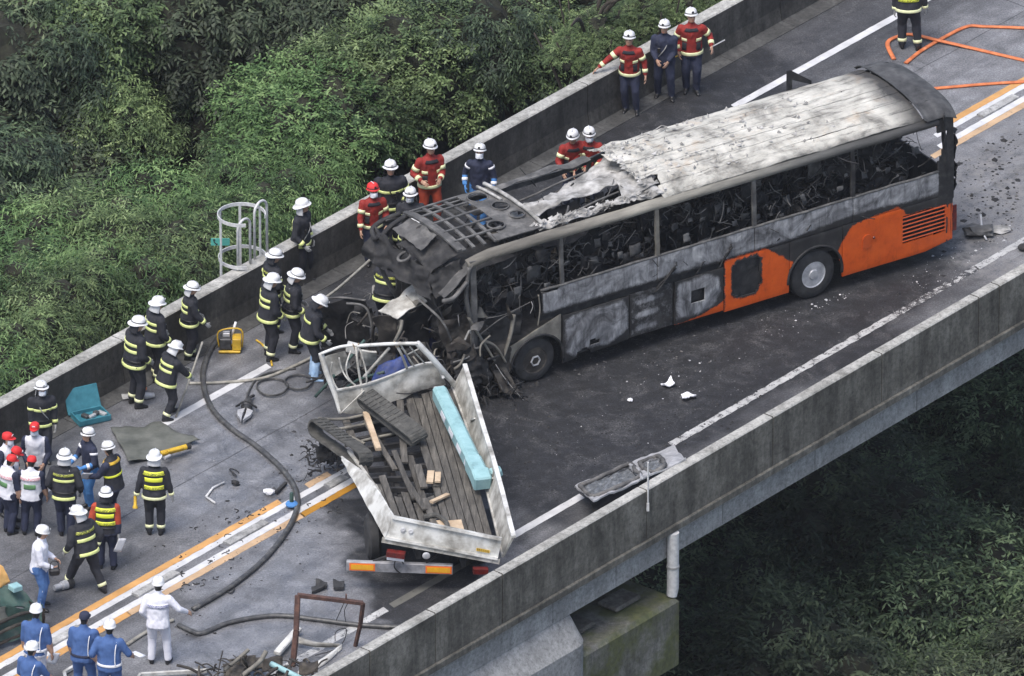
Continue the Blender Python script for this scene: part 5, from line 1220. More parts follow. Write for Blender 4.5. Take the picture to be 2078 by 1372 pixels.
# yellow hydraulic pump
hp = empty('hydraulic_pump', W(466, 712), 0, 'yellow motor pump standing on the road near the parapet', 'pump')
def hpb(name, mat, c, s, r=0, b=.012):
    mb = MB(); mb.box(c, s, Matrix.Rotation(R_(r), 3, 'Z'), b=b); return mb.build(name, M[mat], hp)
hpb('skid', 'yellow_paint', (.0, -.12, .04), (.42, .05, .05)); hpb('skid', 'yellow_paint', (.0, .16, .04), (.42, .05, .05)); hpb('motor', 'steel', (-.08, .02, .19), (.22, .26, .22)); hpb('tank', 'yellow_paint', (.14, .0, .19), (.17, .26, .24)); hpb('air_filter', 'alu', (-.06, .05, .34), (.14, .12, .08))
mb = MB(); mb.tube(wire([(-.2, .0, .08), (-.2, 0, .42), (.22, .0, .46), (.24, 0, .08)], 5), .016, 7); mb.build('carry_frame', M['yellow_paint'], hp, smooth=True)
mb = MB(); mb.tube([(.05, .1, .3), (.12, .14, .55)], .025, 7); mb.build('handle', M['paper'], hp, smooth=True)
# spreader rescue tool
sp = empty('spreader_tool', W(497, 845), R_(-8), 'hydraulic rescue spreader lying on wet asphalt', 'rescue tool')
def spb(name, mat, mb, **k): return mb.build(name, M[mat], sp, **k)
mb = MB(); mb.lathe([(.05, 0), (.075, .06), (.10, .2), (.11, .3), (.08, .36)], (0, .5, .1), 14, Matrix.Rotation(R_(90), 3, 'X')); spb('body', 'steel', mb, smooth=True)
mb = MB(); mb.tube(wire([(-.15, .30, .08), (-.19, .16, .12), (0, .12, .26), (.19, .16, .12), (.15, .30, .08)], 5), .018, 7); spb('grip', 'rubber', mb, smooth=True)
for s in (-1, 1):
    mb = MB(); mb.prism([(s * .02, .14, .05), (s * .15, .05, .05), (s * .13, -.12, .05), (s * .015, -.36, .05), (s * .03, -.10, .05)][::s], (0, 0, .06)); spb('spreader_arm', 'alu', mb)
mb = MB(); mb.tube(wire([(0, .5, .1), (.02, .62, .1), (.05, .75, .06)], 4), .03, 7); spb('hose_tail', 'rubber', mb, smooth=True)
# tarp, yellow strut
mb = MB(); Gt = []
ca = [W(222, 874, .01), W(330, 868, .01), W(412, 900, .01), W(262, 942, .01)]
mb.crumple(ca[0], ca[1], ca[2], ca[3], 22, 18, .05, 401, .02, 2.4, 0, 0, .10); mb.v = [(x, y, max(.006, z + .05)) for x, y, z in mb.v]
mb.build('tarpaulin', M['tarp'], smooth=True, label='crumpled grey tarpaulin spread on the road', cat='tarpaulin')
ys_ = empty('rescue_ram', W(355, 925, .08), 0, 'yellow rescue ram lying on the grey tarpaulin', 'rescue tool')
def ysb(name, mat, a, b, r, n=10):
    mb = MB(); mb.tube([W(*a) - ys_.location, W(*b) - ys_.location], r, n); mb.build(name, M[mat], ys_, smooth=True, angle=50)
ysb('cylinder', 'yellow_paint', (326, 921, .15), (378, 907, .15), .055); ysb('rod', 'alu', (334, 930, .13), (345, 924, .13), .03); ysb('ram_head', 'rubber', (378, 907, .15), (386, 905, .15), .06); ysb('cylinder', 'yellow_paint', (340, 917, .20), (372, 909, .20), .03)
# small litter and tools
def blobthing(name, px, py, size, mat, label, cat, seed=0, z=0.0, sq=(1, 1, .6), sub=2, amp=.25):
    bm = bmesh.new(); bmesh.ops.create_icosphere(bm, subdivisions=sub, radius=1); mb = MB()
    P = [Vector((v.co.x * sq[0], v.co.y * sq[1], v.co.z * sq[2])) * size * (1 + amp * noise.noise(v.co * 2.1 + Vector((seed, 0, 0))) * 2) for v in bm.verts]
    zm = min(p.z for p in P); F = []
    bm.verts.index_update()
    for f in bm.faces: F.append([v.index for v in f.verts])
    bm.free(); mb.add([Vector((p.x, p.y, p.z - zm + .004)) for p in P], F)
    o = mb.build(name, M[mat], smooth=False, label=label, cat=cat); o.location = W(px, py, z); return o
hl = empty('hand_lamp', W(292, 810), .3, 'silver and orange hand lamp at the feet of the firefighters by the wall', 'lamp')
mb = MB(); mb.lathe([(0, 0), (.06, 0), (.07, .05), (.05, .2), (0, .22)], (0, 0, .07), 12, Matrix.Rotation(R_(95), 3, 'Y')); mb.build('lamp_body', M['alu'], hl, smooth=True, angle=40)
mb = MB(); mb.tube(wire([(-.05, .1, .05), (.05, .2, .08), (.12, .3, .06)], 4), .035, 8); mb.build('lamp_handle', M['hose_orange'], hl, smooth=True)
mb = MB(); mb.crumple((-.4, .05, .05), (-.15, .0, .08), (-.12, .18, .06), (-.38, .2, .05), 6, 5, .04, 9, .02, 5); mb.build('lamp_cloth', M['glove_grey'], hl, smooth=True)
nz = empty('hose_nozzle', W(127, 1203), .6, 'metal hose nozzle lying below the striding firefighter', 'nozzle')
mb = MB(); mb.lathe([(.05, 0), (.06, .05), (.055, .16), (.085, .17), (.09, .28), (.06, .29)], (-.12, .1, .09), 14, Matrix.Rotation(R_(90), 3, 'Y')); mb.build('barrel', M['alu'], nz, smooth=True, angle=40)
mb = MB(); mb.lathe([(.09, 0), (.1, .02), (.1, .1), (.085, .12)], (.17, .1, .1), 14, Matrix.Rotation(R_(90), 3, 'Y')); mb.build('bumper_ring', M['rubber'], nz, smooth=True, angle=40)
mb = MB(); mb.tube([W(418, 1008, .03), W(432, 990, .03), W(455, 979, .03)], .022, 8); mb.tube([W(418, 1008, .03), W(437, 1021, .03)], .022, 8); mb.build('bent_pipe', M['galv'], smooth=True, label='bent white pipe lying on grey asphalt', cat='pipe')
blobthing('broken_casting', 545, 1004, .09, 'white_plastic', 'broken white casing by the centre line', 'debris', 3, sq=(1.3, .9, .6))
mb = MB(); mb.beam(W(560, 1000, .05), W(580, 980, .05), .06, .05); mb.build('scrap_bar', M['burn'], label='short black scrap bar by the centre line', cat='debris')
ds = empty('delineator_stub', W(592, 1030), 0, 'broken blue and green post stub on the centre strip beside the hose', 'road post')
mb = MB(); mb.lathe([(.0, 0), (.11, 0), (.12, .03), (.10, .06), (.05, .08), (0, .08)], (0, 0, .05), 18); mb.build('base', M['bright_blue'], ds, smooth=True, angle=40)
mb = MB(); mb.lathe([(.04, 0), (.04, .18), (.03, .2), (0, .2)], (0, 0, .12), 14); mb.build('post', M['dark_green'], ds, smooth=True, angle=40)
mb = MB(); mb.tube([W(474, 960, .02) + Vector((.10 * math.cos(a) * (1 - a / 14), .16 * math.sin(a * .7), .003 * a)) for a in np.linspace(0, 9, 40)], .012, 5); mb.build('cable_scrap', M['rubber'], smooth=True, label='small twisted black cable on grey asphalt', cat='cable')
mb = MB(); mb.tube([W(468, 1196, .02) + Vector((.06 * math.cos(a), .16 * math.sin(a), .01)) for a in np.linspace(0, 6.3, 24)], .014, 5); mb.build('rubber_ring', M['rubber'], smooth=True, label='black rubber ring beside the dark hose', cat='ring')
blobthing('scrap_block', 478, 985, .09, 'burn', 'small black scrap lump under the twisted cable', 'debris', 5, sub=1)
for (a, b, w, lab) in (((640, 1186, .03), (664, 1192, .03), .12, 'flat black rubber scrap by the truck'), ((632, 1200, .03), (658, 1194, .03), .09, 'pointed black rubber scrap by the truck'), ((676, 1188, .04), (698, 1192, .04), .18, 'square black block by the truck')):
    mb = MB(); mb.crumple(W(*a) + Vector((0, w, 0)), W(*b) + Vector((0, w, 0)), W(*b) - Vector((0, w * .6, 0)), W(*a) - Vector((0, w, 0)), 5, 4, .04, int(a[0]), .05, 5); mb.build('rubber_scrap', M['rubber'], label=lab, cat='debris')
mb = MB(); mb.crumple(W(1340, 778, .05), W(1362, 768, .05), W(1370, 782, .05), W(1350, 786, .05), 6, 6, .06, 11, .02, 6); mb.build('white_scrap', M['paper'], label='crumpled white scrap on the sooty road beside the coach', cat='debris')
mb = MB(); mb.crumple(W(1380, 800, .05), W(1414, 800, .05), W(1412, 806, .05), W(1385, 812, .05), 8, 5, .06, 12, .02, 6); mb.build('white_scrap', M['paper'], label='long white scrap on the sooty road near the edge line', cat='debris')
blobthing('white_scrap', 1278, 815, .06, 'paper', 'tiny white scrap on the sooty road below the coach door', 'debris', 7, sub=1)
# fire-damaged side panel with two windows leaning on the parapet
dp2 = empty('detached_panel', W(1270, 985, 0), 0, 'detached grey vehicle panel with two smashed windows leaning on the parapet', 'vehicle panel')
def db(mb, name, mat, **k): return shift(mb, dp2.location).build(name, mat, dp2, **k)
f0, f1, n0_, n1_2 = W(1166, 986, .30), W(1366, 903, .30), W(1205, 1016, .98), W(1392, 932, .98)
def DPt(s, t_, o=0.0): return (f0 * (1 - s) + f1 * s) * (1 - t_) + (n0_ * (1 - s) + n1_2 * s) * t_ + Vector((0, 0, o))
n = 40; mq = 18
G = [[DPt(i / n, j / mq, .05 * noise.noise(Vector((i * .13, j * .2, 0))) + .03 * noise.noise(Vector((i * .4, j * .5, 3)))) for j in range(mq + 1)] for i in range(n + 1)]
def dsk2(i, j):
    s, q = (i + .5) / n, (j + .5) / mq
    return (.03 < s < .52 and .12 < q < .88) or (.62 < s < .80 and .25 < q < .92)
mb = MB(); mb.slab(G, (0, 0, -.035), 0, dsk2); db(mb, 'panel_skin', M['alu'], smooth=True, angle=50)
for (s0, s1, q0, q1) in ((.03, .52, .12, .88), (.62, .80, .25, .92)):
    P = [DPt(s0, q0, .02), DPt(s1, q0, .02), DPt(s1 + .01, (q0 + q1) / 2, .02), DPt(s1 - .02, q1, .02), DPt(s0 + .04, q1, .02), DPt(s0 - .01, (q0 + q1) / 2, .02)]
    mb = MB(); mb.tube([p + Vector((0, 0, .05 * noise.noise(p * 4))) for p in wire(P + [P[0]], 6)], .045, 7); db(mb, 'window_frame', M['ash_dark'], smooth=True)
    mb = MB(); mb.crumple(DPt(s0, q0, -.05), DPt(s1, q0, -.05), DPt(s1, q1, -.05), DPt(s0, q1, -.05), 18, 12, .05, 45, .008, 7); db(mb, 'broken_glass', M['glass_dirty'])
mb = MB(); mb.crumple(DPt(.0, .9, -.1), DPt(.5, .95, -.1), DPt(.45, 1.05, -.5), DPt(.05, 1.0, -.5), 10, 6, .06, 46, .02); db(mb, 'lower_skin', M['burn'])
mb = MB(); mb.tube([DPt(.53, .05, .03), DPt(.56, .55, .03), DPt(.52, 1.0, .02)], .03, 7); db(mb, 'panel_rib', M['alu'])
# rusty frame standing at the road edge
rf = empty('rusty_rack', W(650, 1345), 0, 'rusty steel frame standing on the road beside the parapet', 'rack')
P = dict(TL=W(604, 1208, 1.30), TR=W(737, 1224, .98), BL=W(594, 1352, .0), BR=W(721, 1311, .0))
for a, b, w in (('TL', 'TR', .09), ('TL', 'BL', .10), ('TR', 'BR', .075)):
    mb = MB(); q = [P[a], P[a].lerp(P[b], .5) + Vector((.02, 0, 0)), P[b]]
    for u, v in zip(q[:-1], q[1:]): mb.beam(u, v, w, w * .8, b=.008)
    shift(mb, rf.location).build('frame_bar', M['rust'], rf)
mb = MB(); mb.beam(P['TL'].lerp(P['TR'], .74) + Vector((0, 0, -.02)), P['TL'].lerp(P['TR'], .74) + Vector((0, 0, .14)), .05, .03); shift(mb, rf.location).build('frame_lug', M['rust'], rf)
mb = MB(); mb.tube(wire([P['TL'].lerp(P['TR'], .72), W(684, 1255, .6), W(683, 1258, .5)], 4), .008, 5); mb.tube(wire([P['TL'].lerp(P['TR'], .78), W(699, 1240, .75), W(702, 1262, .5)], 4), .008, 5); shift(mb, rf.location).build('loose_wire', M['rubber'], rf)
mb = MB(); mb.beam(W(562, 1326, .10), W(606, 1276, .12), .14, .10, b=.02); mb.build('white_post', M['truck_white'], label='short white post lying beside the rusty frame', cat='post')
a_, b_ = wire([W(602, 1290, .22), W(640, 1302, .18), W(690, 1306, .10)], 6), wire([W(602, 1304, .12), W(640, 1312, .08), W(688, 1312, .03)], 6)
mb = MB(); mb.slab([[p, p.lerp(q, .5) + Vector((0, -.03, .02)), q] for p, q in zip(a_, b_)], (0, 0, -.015)); mb.build('bent_sheet', M['truck_white_dirty'], smooth=True, label='curved grey metal sheet inside the rusty frame', cat='metal sheet')
a_, b_ = wire([W(604, 1362, .06), W(650, 1338, .1), W(694, 1306, .12)], 6), wire([W(604, 1372, .03), W(655, 1350, .03), W(694, 1316, .04)], 6)
mb = MB(); mb.slab([[p, p.lerp(q, .5) + Vector((0, -.03, .03)), q] for p, q in zip(a_, b_)], (0, 0, -.015)); mb.build('bent_sheet', M['truck_white'], smooth=True, label='curved white metal strip at the foot of the rusty frame', cat='metal sheet')
mb = MB(); mb.tube(wire([W(680, 1300, .2), W(682, 1282, .3), W(702, 1276, .3), W(698, 1300, .1), W(680, 1318, .05), W(640, 1330, .1)], 6), .009, 5); mb.build('wire_scrap', M['rubber'], smooth=True, label='thin black wire tangled over the white metal strip', cat='wire')
# heap of dark tubing at the lower picture edge, with a teal pipe
mb = MB(); rs = random.Random(14)
for k in range(110):
    p = W(rs.uniform(400, 640), rs.uniform(1335, 1440), rs.uniform(.02, .55)); 
    if p.dot(RN) < NR + .5: continue
    d = Vector((rs.uniform(-1, 1), rs.uniform(-1, 1), rs.uniform(-.4, .6))).normalized() * rs.uniform(.15, .6); mb.tube(wire([p, p + d * .5 + Vector((0, 0, .05)), p + d], 3), rs.uniform(.008, .03), 5)
for k in range(26):
    p = W(rs.uniform(440, 620), rs.uniform(1350, 1440), rs.uniform(.05, .4)); s = rs.uniform(.12, .4)
    if p.dot(RN) < NR + .7: continue
    mb.crumple(p, p + Vector((s, 0, .05)), p + Vector((s, s * .5, s * .6)), p + Vector((0, s * .5, s * .5)), 5, 5, .08, k + 470, .012, 5)
mb.build('scrap_heap', M['burn_brown'], smooth=True, kind='stuff')
for k, (a, b, c, r, mt, lab) in enumerate((((455, 1360, .5), (480, 1340, .6), (505, 1318, .75), .035, 'tan_metal', 'straight grey bar sticking up from the scrap heap'), ((490, 1372, .5), (525, 1345, .62), (540, 1322, .75), .045, 'tan_metal', 'curved grey bar sticking up from the scrap heap'), ((550, 1347, .45), (580, 1362, .42), (612, 1378, .4), .055, 'teal', 'teal pipe lying on the scrap heap'))):
    mb = MB(); mb.tube(wire([W(*a), W(*b), W(*c)], 5), r, 8); mb.build('scrap_bar' if mt != 'teal' else 'teal_pipe', M[mt], smooth=True, label=lab, cat='bar' if mt != 'teal' else 'pipe')
# bottom-left: green wreck heap under an ochre sheet
gw = empty('wrecked_machine', W(20, 1290), 0, 'green wrecked machine heap under an ochre sheet beside the policemen', 'wreck')
def gs(name, a, b, c, d, mt, seed, amp=.08, n=12):
    mb = MB(); mb.crumple(W(*a), W(*b), W(*c), W(*d), n, n, amp, seed, .03, 2.4, 0, 0, .05); shift(mb, gw.location).build(name, M[mt], gw, smooth=True, angle=50)
gs('hood', (-60, 1180, 1.1), (40, 1190, .9), (80, 1230, .55), (-60, 1235, .9), 'dark_green', 501); gs('side_plate', (-60, 1235, .9), (80, 1230, .55), (75, 1285, .05), (-60, 1330, .05), 'dark_green', 502, .10); gs('side_plate', (60, 1218, .7), (92, 1236, .4), (88, 1268, .05), (66, 1272, .1), 'burn_brown', 503)
gs('ochre_sheet', (-40, 1145, 1.3), (12, 1150, 1.25), (26, 1180, 1.0), (-40, 1200, 1.0), 'tarp_orange', 504, .14); gs('torn_plate', (-40, 1255, .7), (10, 1232, .75), (16, 1256, .5), (-40, 1290, .4), 'tarp', 505)
mb = MB(); mb.box(W(31, 1192, 1.0), (.2, .2, .1), Matrix.Rotation(.6, 3, 'Z'), b=.01); shift(mb, gw.location).build('pale_box', M['teal'], gw)
for pth in ([(-30, 1300, .3), (30, 1270, .4), (78, 1258, .35)], [(-30, 1280, .5), (30, 1250, .55), (70, 1240, .5)], [(-30, 1320, .1), (40, 1288, .15), (80, 1275, .1)]):
    mb = MB(); mb.tube(wire([W(*p) for p in pth], 5), .035, 7); shift(mb, gw.location).build('bent_rail', M['burn_brown'], gw, smooth=True)
# white stretcher-like panels at the lower picture edge
mb = MB(); mb.beam(W(285, 1369, .10), W(420, 1361, .10), .05, .08, b=.01); mb.beam(W(285, 1369, .10), W(270, 1395, .10), .05, .08); mb.build('white_rail', M['truck_white'], label='white metal rail lying at the feet of the man in white', cat='rail')
mb = MB(); mb.beam(W(130, 1365, .06), W(152, 1352, .06), .06, .06); mb.beam(W(130, 1365, .06), W(136, 1390, .06), .06, .06); mb.build('white_rail', M['truck_white'], label='white angle rail beside the policeman in the navy cap', cat='rail')
# rear of the coach: torn bits and a rod
blobthing('charred_lump', 1985, 478, .22, 'ash_dark', 'grey charred lump on the road behind the coach', 'debris', 21, sq=(1.5, 1, .5)); blobthing('charred_lump', 2022, 470, .16, 'ash', 'pale charred flake on the road behind the coach', 'debris', 22, sq=(1.8, 1, .3))
mb = MB(); mb.tube([W(1990, 435, .35), W(1993, 470, .1), W(2002, 487, .03)], .022, 6); mb.build('bent_rod', M['alu'], smooth=True, label='bent pale rod on the road behind the coach', cat='rod')
blobthing('dark_lump', 2076, 508, .11, 'rubber', 'round black lump on the white line behind the coach', 'debris', 23, amp=.05)
# chips of glass, paint and ash strewn over the road
mbw, mbk = MB(), MB(); rs = random.Random(77)
def chips(mb, poly_px, n, smin, smax):
    k = 0; xs_ = [p[0] for p in poly_px]; ys2 = [p[1] for p in poly_px]
    while k < n:
        x, y = rs.uniform(min(xs_), max(xs_)), rs.uniform(min(ys2), max(ys2))
        if pip(x, y, poly_px) < 0: continue
        p = W(x, y, .003); 
        s = rs.uniform(smin, smax) * (1 if rs.random() < .85 else 2.2); a = rs.uniform(0, 6.28); h = s * rs.uniform(.2, .7); m = 5
        pts = [p + Vector((s * math.cos(a + 6.28 * j / m) * rs.uniform(.5, 1.1), s * math.sin(a + 6.28 * j / m) * rs.uniform(.5, 1.1), 0)) for j in range(m)]
        mb.add(pts + [p + Vector((0, 0, h))], [(j, (j + 1) % m, m) for j in range(m)]); k += 1
road_px = [(1120, 760), (1300, 690), (1700, 590), (1960, 480), (2070, 440), (2070, 470), (1600, 770), (1330, 900), (1100, 1000), (1050, 880)]
chips(mbw, road_px, 110, .004, .012); chips(mbw, [(1290, 720), (1420, 700), (1480, 760), (1380, 830), (1260, 770)], 30, .006, .016); chips(mbw, [(1640, 620), (1720, 590), (1730, 600), (1650, 630)], 26, .008, .02); chips(mbw, [(1540, 640), (1640, 620), (1640, 680), (1560, 690)], 22, .006, .016); chips(mbw, [(1820, 560), (1960, 480), (2070, 430), (2060, 480), (1880, 590)], 70, .006, .018)
chips(mbw, [(560, 520), (760, 460), (760, 560), (560, 640)], 24, .006, .016); chips(mbw, [(40, 1080), (260, 950), (560, 820), (700, 1240), (420, 1340)], 60, .006, .014)
chips(mbk, [(200, 1180), (420, 1030), (620, 850), (660, 1000), (640, 1150), (420, 1320)], 130, .008, .03); chips(mbk, [(1940, 330), (2070, 250), (2070, 480), (1960, 500)], 140, .01, .05)
chips(mbk, [(1050, 1050), (1250, 960), (1600, 740), (1500, 860), (1200, 1010)], 50, .01, .04)
mbg, mbc = MB(), MB(); soot_px = [(1000, 800), (1150, 760), (1400, 680), (1700, 600), (1960, 490), (1900, 590), (1600, 750), (1330, 890), (1150, 980), (1060, 1040), (990, 900)]
chips(mbg, soot_px, 170, .006, .016); chips(mbg, [(1100, 740), (1480, 650), (1480, 720), (1150, 790)], 110, .007, .02); chips(mbc, soot_px, 320, .010, .030); chips(mbc, [(560, 500), (760, 420), (780, 560), (640, 640)], 120, .008, .022)
chips(mbc, [(900, 640), (1100, 780), (1060, 860), (930, 800)], 180, .012, .045); chips(mbg, [(1940, 330), (2070, 250), (2070, 480), (1960, 500)], 160, .008, .03); chips(mbc, [(620, 840), (700, 880), (700, 960), (600, 980)], 70, .01, .03)
mbg.build('ash_grit', M['ash_dark'], kind='stuff', label='grey ash grit strewn over the sooty road', cat='debris'); mbc.build('charcoal_grit', M['burn'], kind='stuff', label='black charcoal lumps strewn around the coach', cat='debris')
mbw.build('pale_chips', M['alu'], kind='stuff', label='pale chips strewn over the road', cat='debris'); mbk.build('dark_chips', M['burn'], kind='stuff', label='dark chips strewn over the road', cat='debris')
mb = MB(); rs = random.Random(5)
for k in range(46):      # dark skid curls and splinters by the centre line
    x = rs.uniform(330, 700); y = 1332 - .566 * x + rs.uniform(-40, 95); p = W(x, y, .008); d = Vector((rs.uniform(-1, 1), rs.uniform(-1, 1), 0)).normalized() * rs.uniform(.05, .16)
    mb.tube(wire([p, p + d * .5 + Vector((d.y, -d.x, .01)) * .4, p + d], 3), rs.uniform(.006, .014), 4)
mb.build('rubber_splinters', M['rubber'], kind='stuff', label='black rubber splinters along the centre line', cat='debris')

# ================================================================ ESCAPE LADDER CAGE
lc_ = empty('escape_ladder', RD(-2.25, NL + .55, -6), 0, 'white caged escape ladder behind the parapet', 'ladder')
def lb_(mb, name, mat, **k): return shift(mb, lc_.location).build(name, mat, lc_, **k)
for z, px, py in ((2.0, 490, 436), (1.02, 492, 522)):
    c = W(px, py, z); r = .46; mb = MB(); rings = []
    for k in range(33):
        a = 2 * math.pi * k / 32; dv = Vector((math.cos(a), math.sin(a), 0)); rings.append([c + dv * (r + x) + Vector((0, 0, y)) for x, y in ((-.008, -.035), (.008, -.035), (.008, .035), (-.008, .035))])
    mb.loft([rings[(k0 + 31) % 32] for k0 in range(27)]); lb_(mb, 'cage_hoop', M['galv'])
c0 = W(490, 436, 2.0)
for a in (-150, -205, 95, 40):
    p = c0 + Vector((math.cos(R_(a)), math.sin(R_(a)), 0)) * .455; mb = MB(); mb.beam(Vector((p.x, p.y, -6)), Vector((p.x, p.y, 2.03)), .05, .02, Vector((math.cos(R_(a)), math.sin(R_(a)), 0))); lb_(mb, 'cage_bar', M['galv'])
for a, b, zt in (((483, 548), (508, 534), 1.98), ((517, 525), (542, 510), 2.12)):
    pa, pb2 = W(*a, .96), W(*b, .96); mid = (pa + pb2) / 2; hw = (pb2 - pa).length / 2; dv = (pb2 - pa).normalized()
    pts = [pa, Vector((pa.x, pa.y, zt - hw))] + [mid - dv * hw * math.cos(q) + Vector((0, 0, zt - hw - .96 + hw * math.sin(q))) for q in np.linspace(.2, math.pi - .2, 9)] + [Vector((pb2.x, pb2.y, zt - hw)), pb2]
    mb = MB(); mb.tube(pts, .027, 9); lb_(mb, 'grab_rail', M['galv'], smooth=True)
sg = empty('phone_sign', W(447, 491, 1.45), 0, 'small teal emergency phone sign on the escape ladder', 'sign')
mb = MB(); mb.box((0, 0, 0), (.365, .012, .155), b=.004); mb.build('sign_plate', M['sign_green'], sg)
mb = MB(); mb.tube(wire([(-.12, -.012, .045), (-.115, -.012, .0), (-.075, -.012, -.04)], 5), .010, 6); mb.box((-.118, -.012, .05), (.035, .01, .024)); mb.box((-.068, -.012, -.045), (.03, .01, .03)); mb.build('phone_symbol', M['print_dark'], sg)
mb = MB(); mb.beam((.0, .02, .09), (.0, .02, -.5), .02, .02); mb.build('sign_bracket', M['galv'], sg)

# charred heap under the coach nose
mb = MB(); rs = random.Random(91)
for k in range(170):
    p = W(rs.uniform(870, 1065), rs.uniform(705, 812), rs.uniform(.02, .40)); d = Vector((rs.uniform(-1, 1), rs.uniform(-1, 1), rs.uniform(-.4, .6))).normalized() * rs.uniform(.06, .32)
    q = p + d; q.z = max(.015, q.z); mb.tube(wire([p, (p + q) / 2 + Vector((0, 0, rs.uniform(-.01, .07))), q], 2), rs.uniform(.006, .022), 5)
for k in range(44):
    p = W(rs.uniform(880, 1055), rs.uniform(715, 805), rs.uniform(.02, .18)); s = rs.uniform(.08, .3); mb.crumple(p, p + Vector((s, 0, .03)), p + Vector((s, s, s * .5)), p + Vector((0, s, s * .3)), 4, 4, .07, k + 770, .012, 6)
mb.build('soot_pile', M['burn'], smooth=True, kind='stuff')

# crash_zone: sheets and bars crushed between cab and coach
rq = random.Random(404)
for k in range(34):
    px, py = rq.uniform(690, 965), rq.uniform(610, 745); z = rq.uniform(.35, 1.55) * (1 if py < 690 else .6); p = W(px, py, z)
    a = Vector((rq.uniform(-.35, .35), rq.uniform(-.2, .25), rq.uniform(-.55, -.05))); b = Vector((rq.uniform(.1, .45), rq.uniform(-.2, .3), rq.uniform(-.2, .2)))
    if p.z + a.z + b.z < .05: p.z += .3
    mb = MB(); mb.crumple(p, p + b, p + a + b, p + a, 9, 9, .10, 820 + k, .014, 4.5, 0, 0, .07); shift(mb, cab.location).build('crushed_sheet', M[('burn', 'burn_brown', 'burn', 'ash_dark', 'burn', 'tan_metal', 'burn', 'blue_tarp')[k % 8]], cab, smooth=True, angle=50)
for k in range(40):
    p = W(rq.uniform(680, 970), rq.uniform(590, 740), rq.uniform(.4, 1.7)); d = Vector((rq.uniform(-.7, .7), rq.uniform(-.4, .4), rq.uniform(-.9, .35))) * rq.uniform(.25, .8); q = p + d; q.z = max(.04, q.z)
    mb = MB(); mb.tube(wire([p, p.lerp(q, .5) + Vector((rq.uniform(-.12, .12), rq.uniform(-.1, .1), rq.uniform(-.05, .12))), q], 5), rq.uniform(.008, .03), 6, flat=.6); shift(mb, cab.location).build('twisted_bar', M[('burn', 'ash_dark', 'burn_brown', 'tan_metal', 'ash')[k % 5]], cab, smooth=True)
# ================================================================ PEOPLE
def lettered(name, bgc, ink, sx=1.0):
    t = NT(name); co = t.n('TexCoord').outputs['Generated']
    mp = t.n('Mapping'); mp.inputs['Scale'].default_value = (9 * sx, 9 * sx, 3.2); t.l(co, mp.inputs[0])
    v = t.n('TexVoronoi'); v.inputs['Scale'].default_value = 1.9; v.distance = 'CHEBYCHEV'; t.l(mp.outputs[0], v.inputs['Vector'])
    k = t.ramp(v.outputs['Distance'], [(.20, 0.0), (.26, 1.0), (.40, 1.0), (.46, 0.0)])
    sp_ = t.n('SeparateXYZ'); t.l(co, sp_.inputs[0]); rim = t.ramp(sp_.outputs[2], [(.16, 0.0), (.2, 1.0), (.80, 1.0), (.84, 0.0)])
    t.col(t.mix(t.math('MULTIPLY', k, rim), bgc, ink)); t.rough(.6); return t.mat
M['patch_yellow'] = lettered('lettered_yellow_patch', (.74, .78, .06), (.02, .02, .02))
M['patch_dark'] = lettered('lettered_dark_patch', (.016, .017, .020), (.62, .66, .10))
M['patch_white'] = lettered('lettered_white_cloth', (.70, .70, .74), (.08, .09, .32))
M['patch_red'] = lettered('red_lettered_white_cloth', (.72, .72, .75), (.62, .10, .10))

TORSO = [(-.13, .196, .155), (-.05, .192, .152), (.05, .182, .138), (.16, .178, .130), (.28, .182, .130), (.38, .188, .130), (.45, .176, .116), (.50, .130, .095), (.535, .075, .075), (.60, .058, .063)]
def tor(h, bulk):
    for (h0, a0, b0), (h1, a1, b1) in zip(TORSO[:-1], TORSO[1:]):
        if h0 <= h <= h1:
            s = (h - h0) / (h1 - h0); return (a0 + (a1 - a0) * s) * bulk, (b0 + (b1 - b0) * s) * bulk
    return (.185 * bulk, .15 * bulk) if h < 0 else (.058, .063)
def ik(a, b, l1, l2, hint):
    d = b - a; L = min(d.length, (l1 + l2) * .999); d.normalize()
    x = (l1 * l1 - l2 * l2 + L * L) / (2 * L); h = math.sqrt(max(1e-6, l1 * l1 - x * x))
    hn = hint - d * hint.dot(d)
    hn = hn.normalized() if hn.length > 1e-5 else Vector((0, 1, 0))
    return a + d * x + hn * h, a + d * L
def ellipse(c, ax, ay, rx, ry, n=14): return [c + ax * (rx * math.cos(2 * math.pi * k / n)) + ay * (ry * math.sin(2 * math.pi * k / n)) for k in range(n)]
def limb(mb, pts, rs_, n=10):
    P, Rr = [], []
    for i in range(len(pts) - 1):
        for k in range(5):
            s = k / 5; P.append(pts[i].lerp(pts[i + 1], s)); Rr.append(rs_[i] + (rs_[i + 1] - rs_[i]) * s)
    P.append(pts[-1]); Rr.append(rs_[-1]); mb.tube(P, Rr, n)
def ball(mb, c, r, n=10):
    mb.lathe([(r * math.sin(math.pi * k / 6) + (.0005 if k in (0, 6) else 0), -r * math.cos(math.pi * k / 6)) for k in range(7)], c, n)
TMP = bpy.data.scenes.new('tmp_people')
def remesh(mb, vox):
    me = bpy.data.meshes.new('tmp'); me.from_pydata(mb.v, [], mb.f); o = bpy.data.objects.new('tmp', me); COL.objects.link(o)
    r = o.modifiers.new('r', 'REMESH'); r.mode = 'VOXEL'; r.voxel_size = vox
    s = o.modifiers.new('s', 'SMOOTH'); s.factor = .5; s.iterations = 3
    dg = bpy.context.evaluated_depsgraph_get(); ev = o.evaluated_get(dg); m2 = ev.to_mesh()
    n = len(m2.vertices); co = np.empty(n * 3); m2.vertices.foreach_get('co', co); P = [tuple(x) for x in co.reshape(-1, 3)]
    F = [tuple(p.vertices) for p in m2.polygons]; ev.to_mesh_clear(); bpy.data.objects.remove(o); bpy.data.meshes.remove(me); return P, F
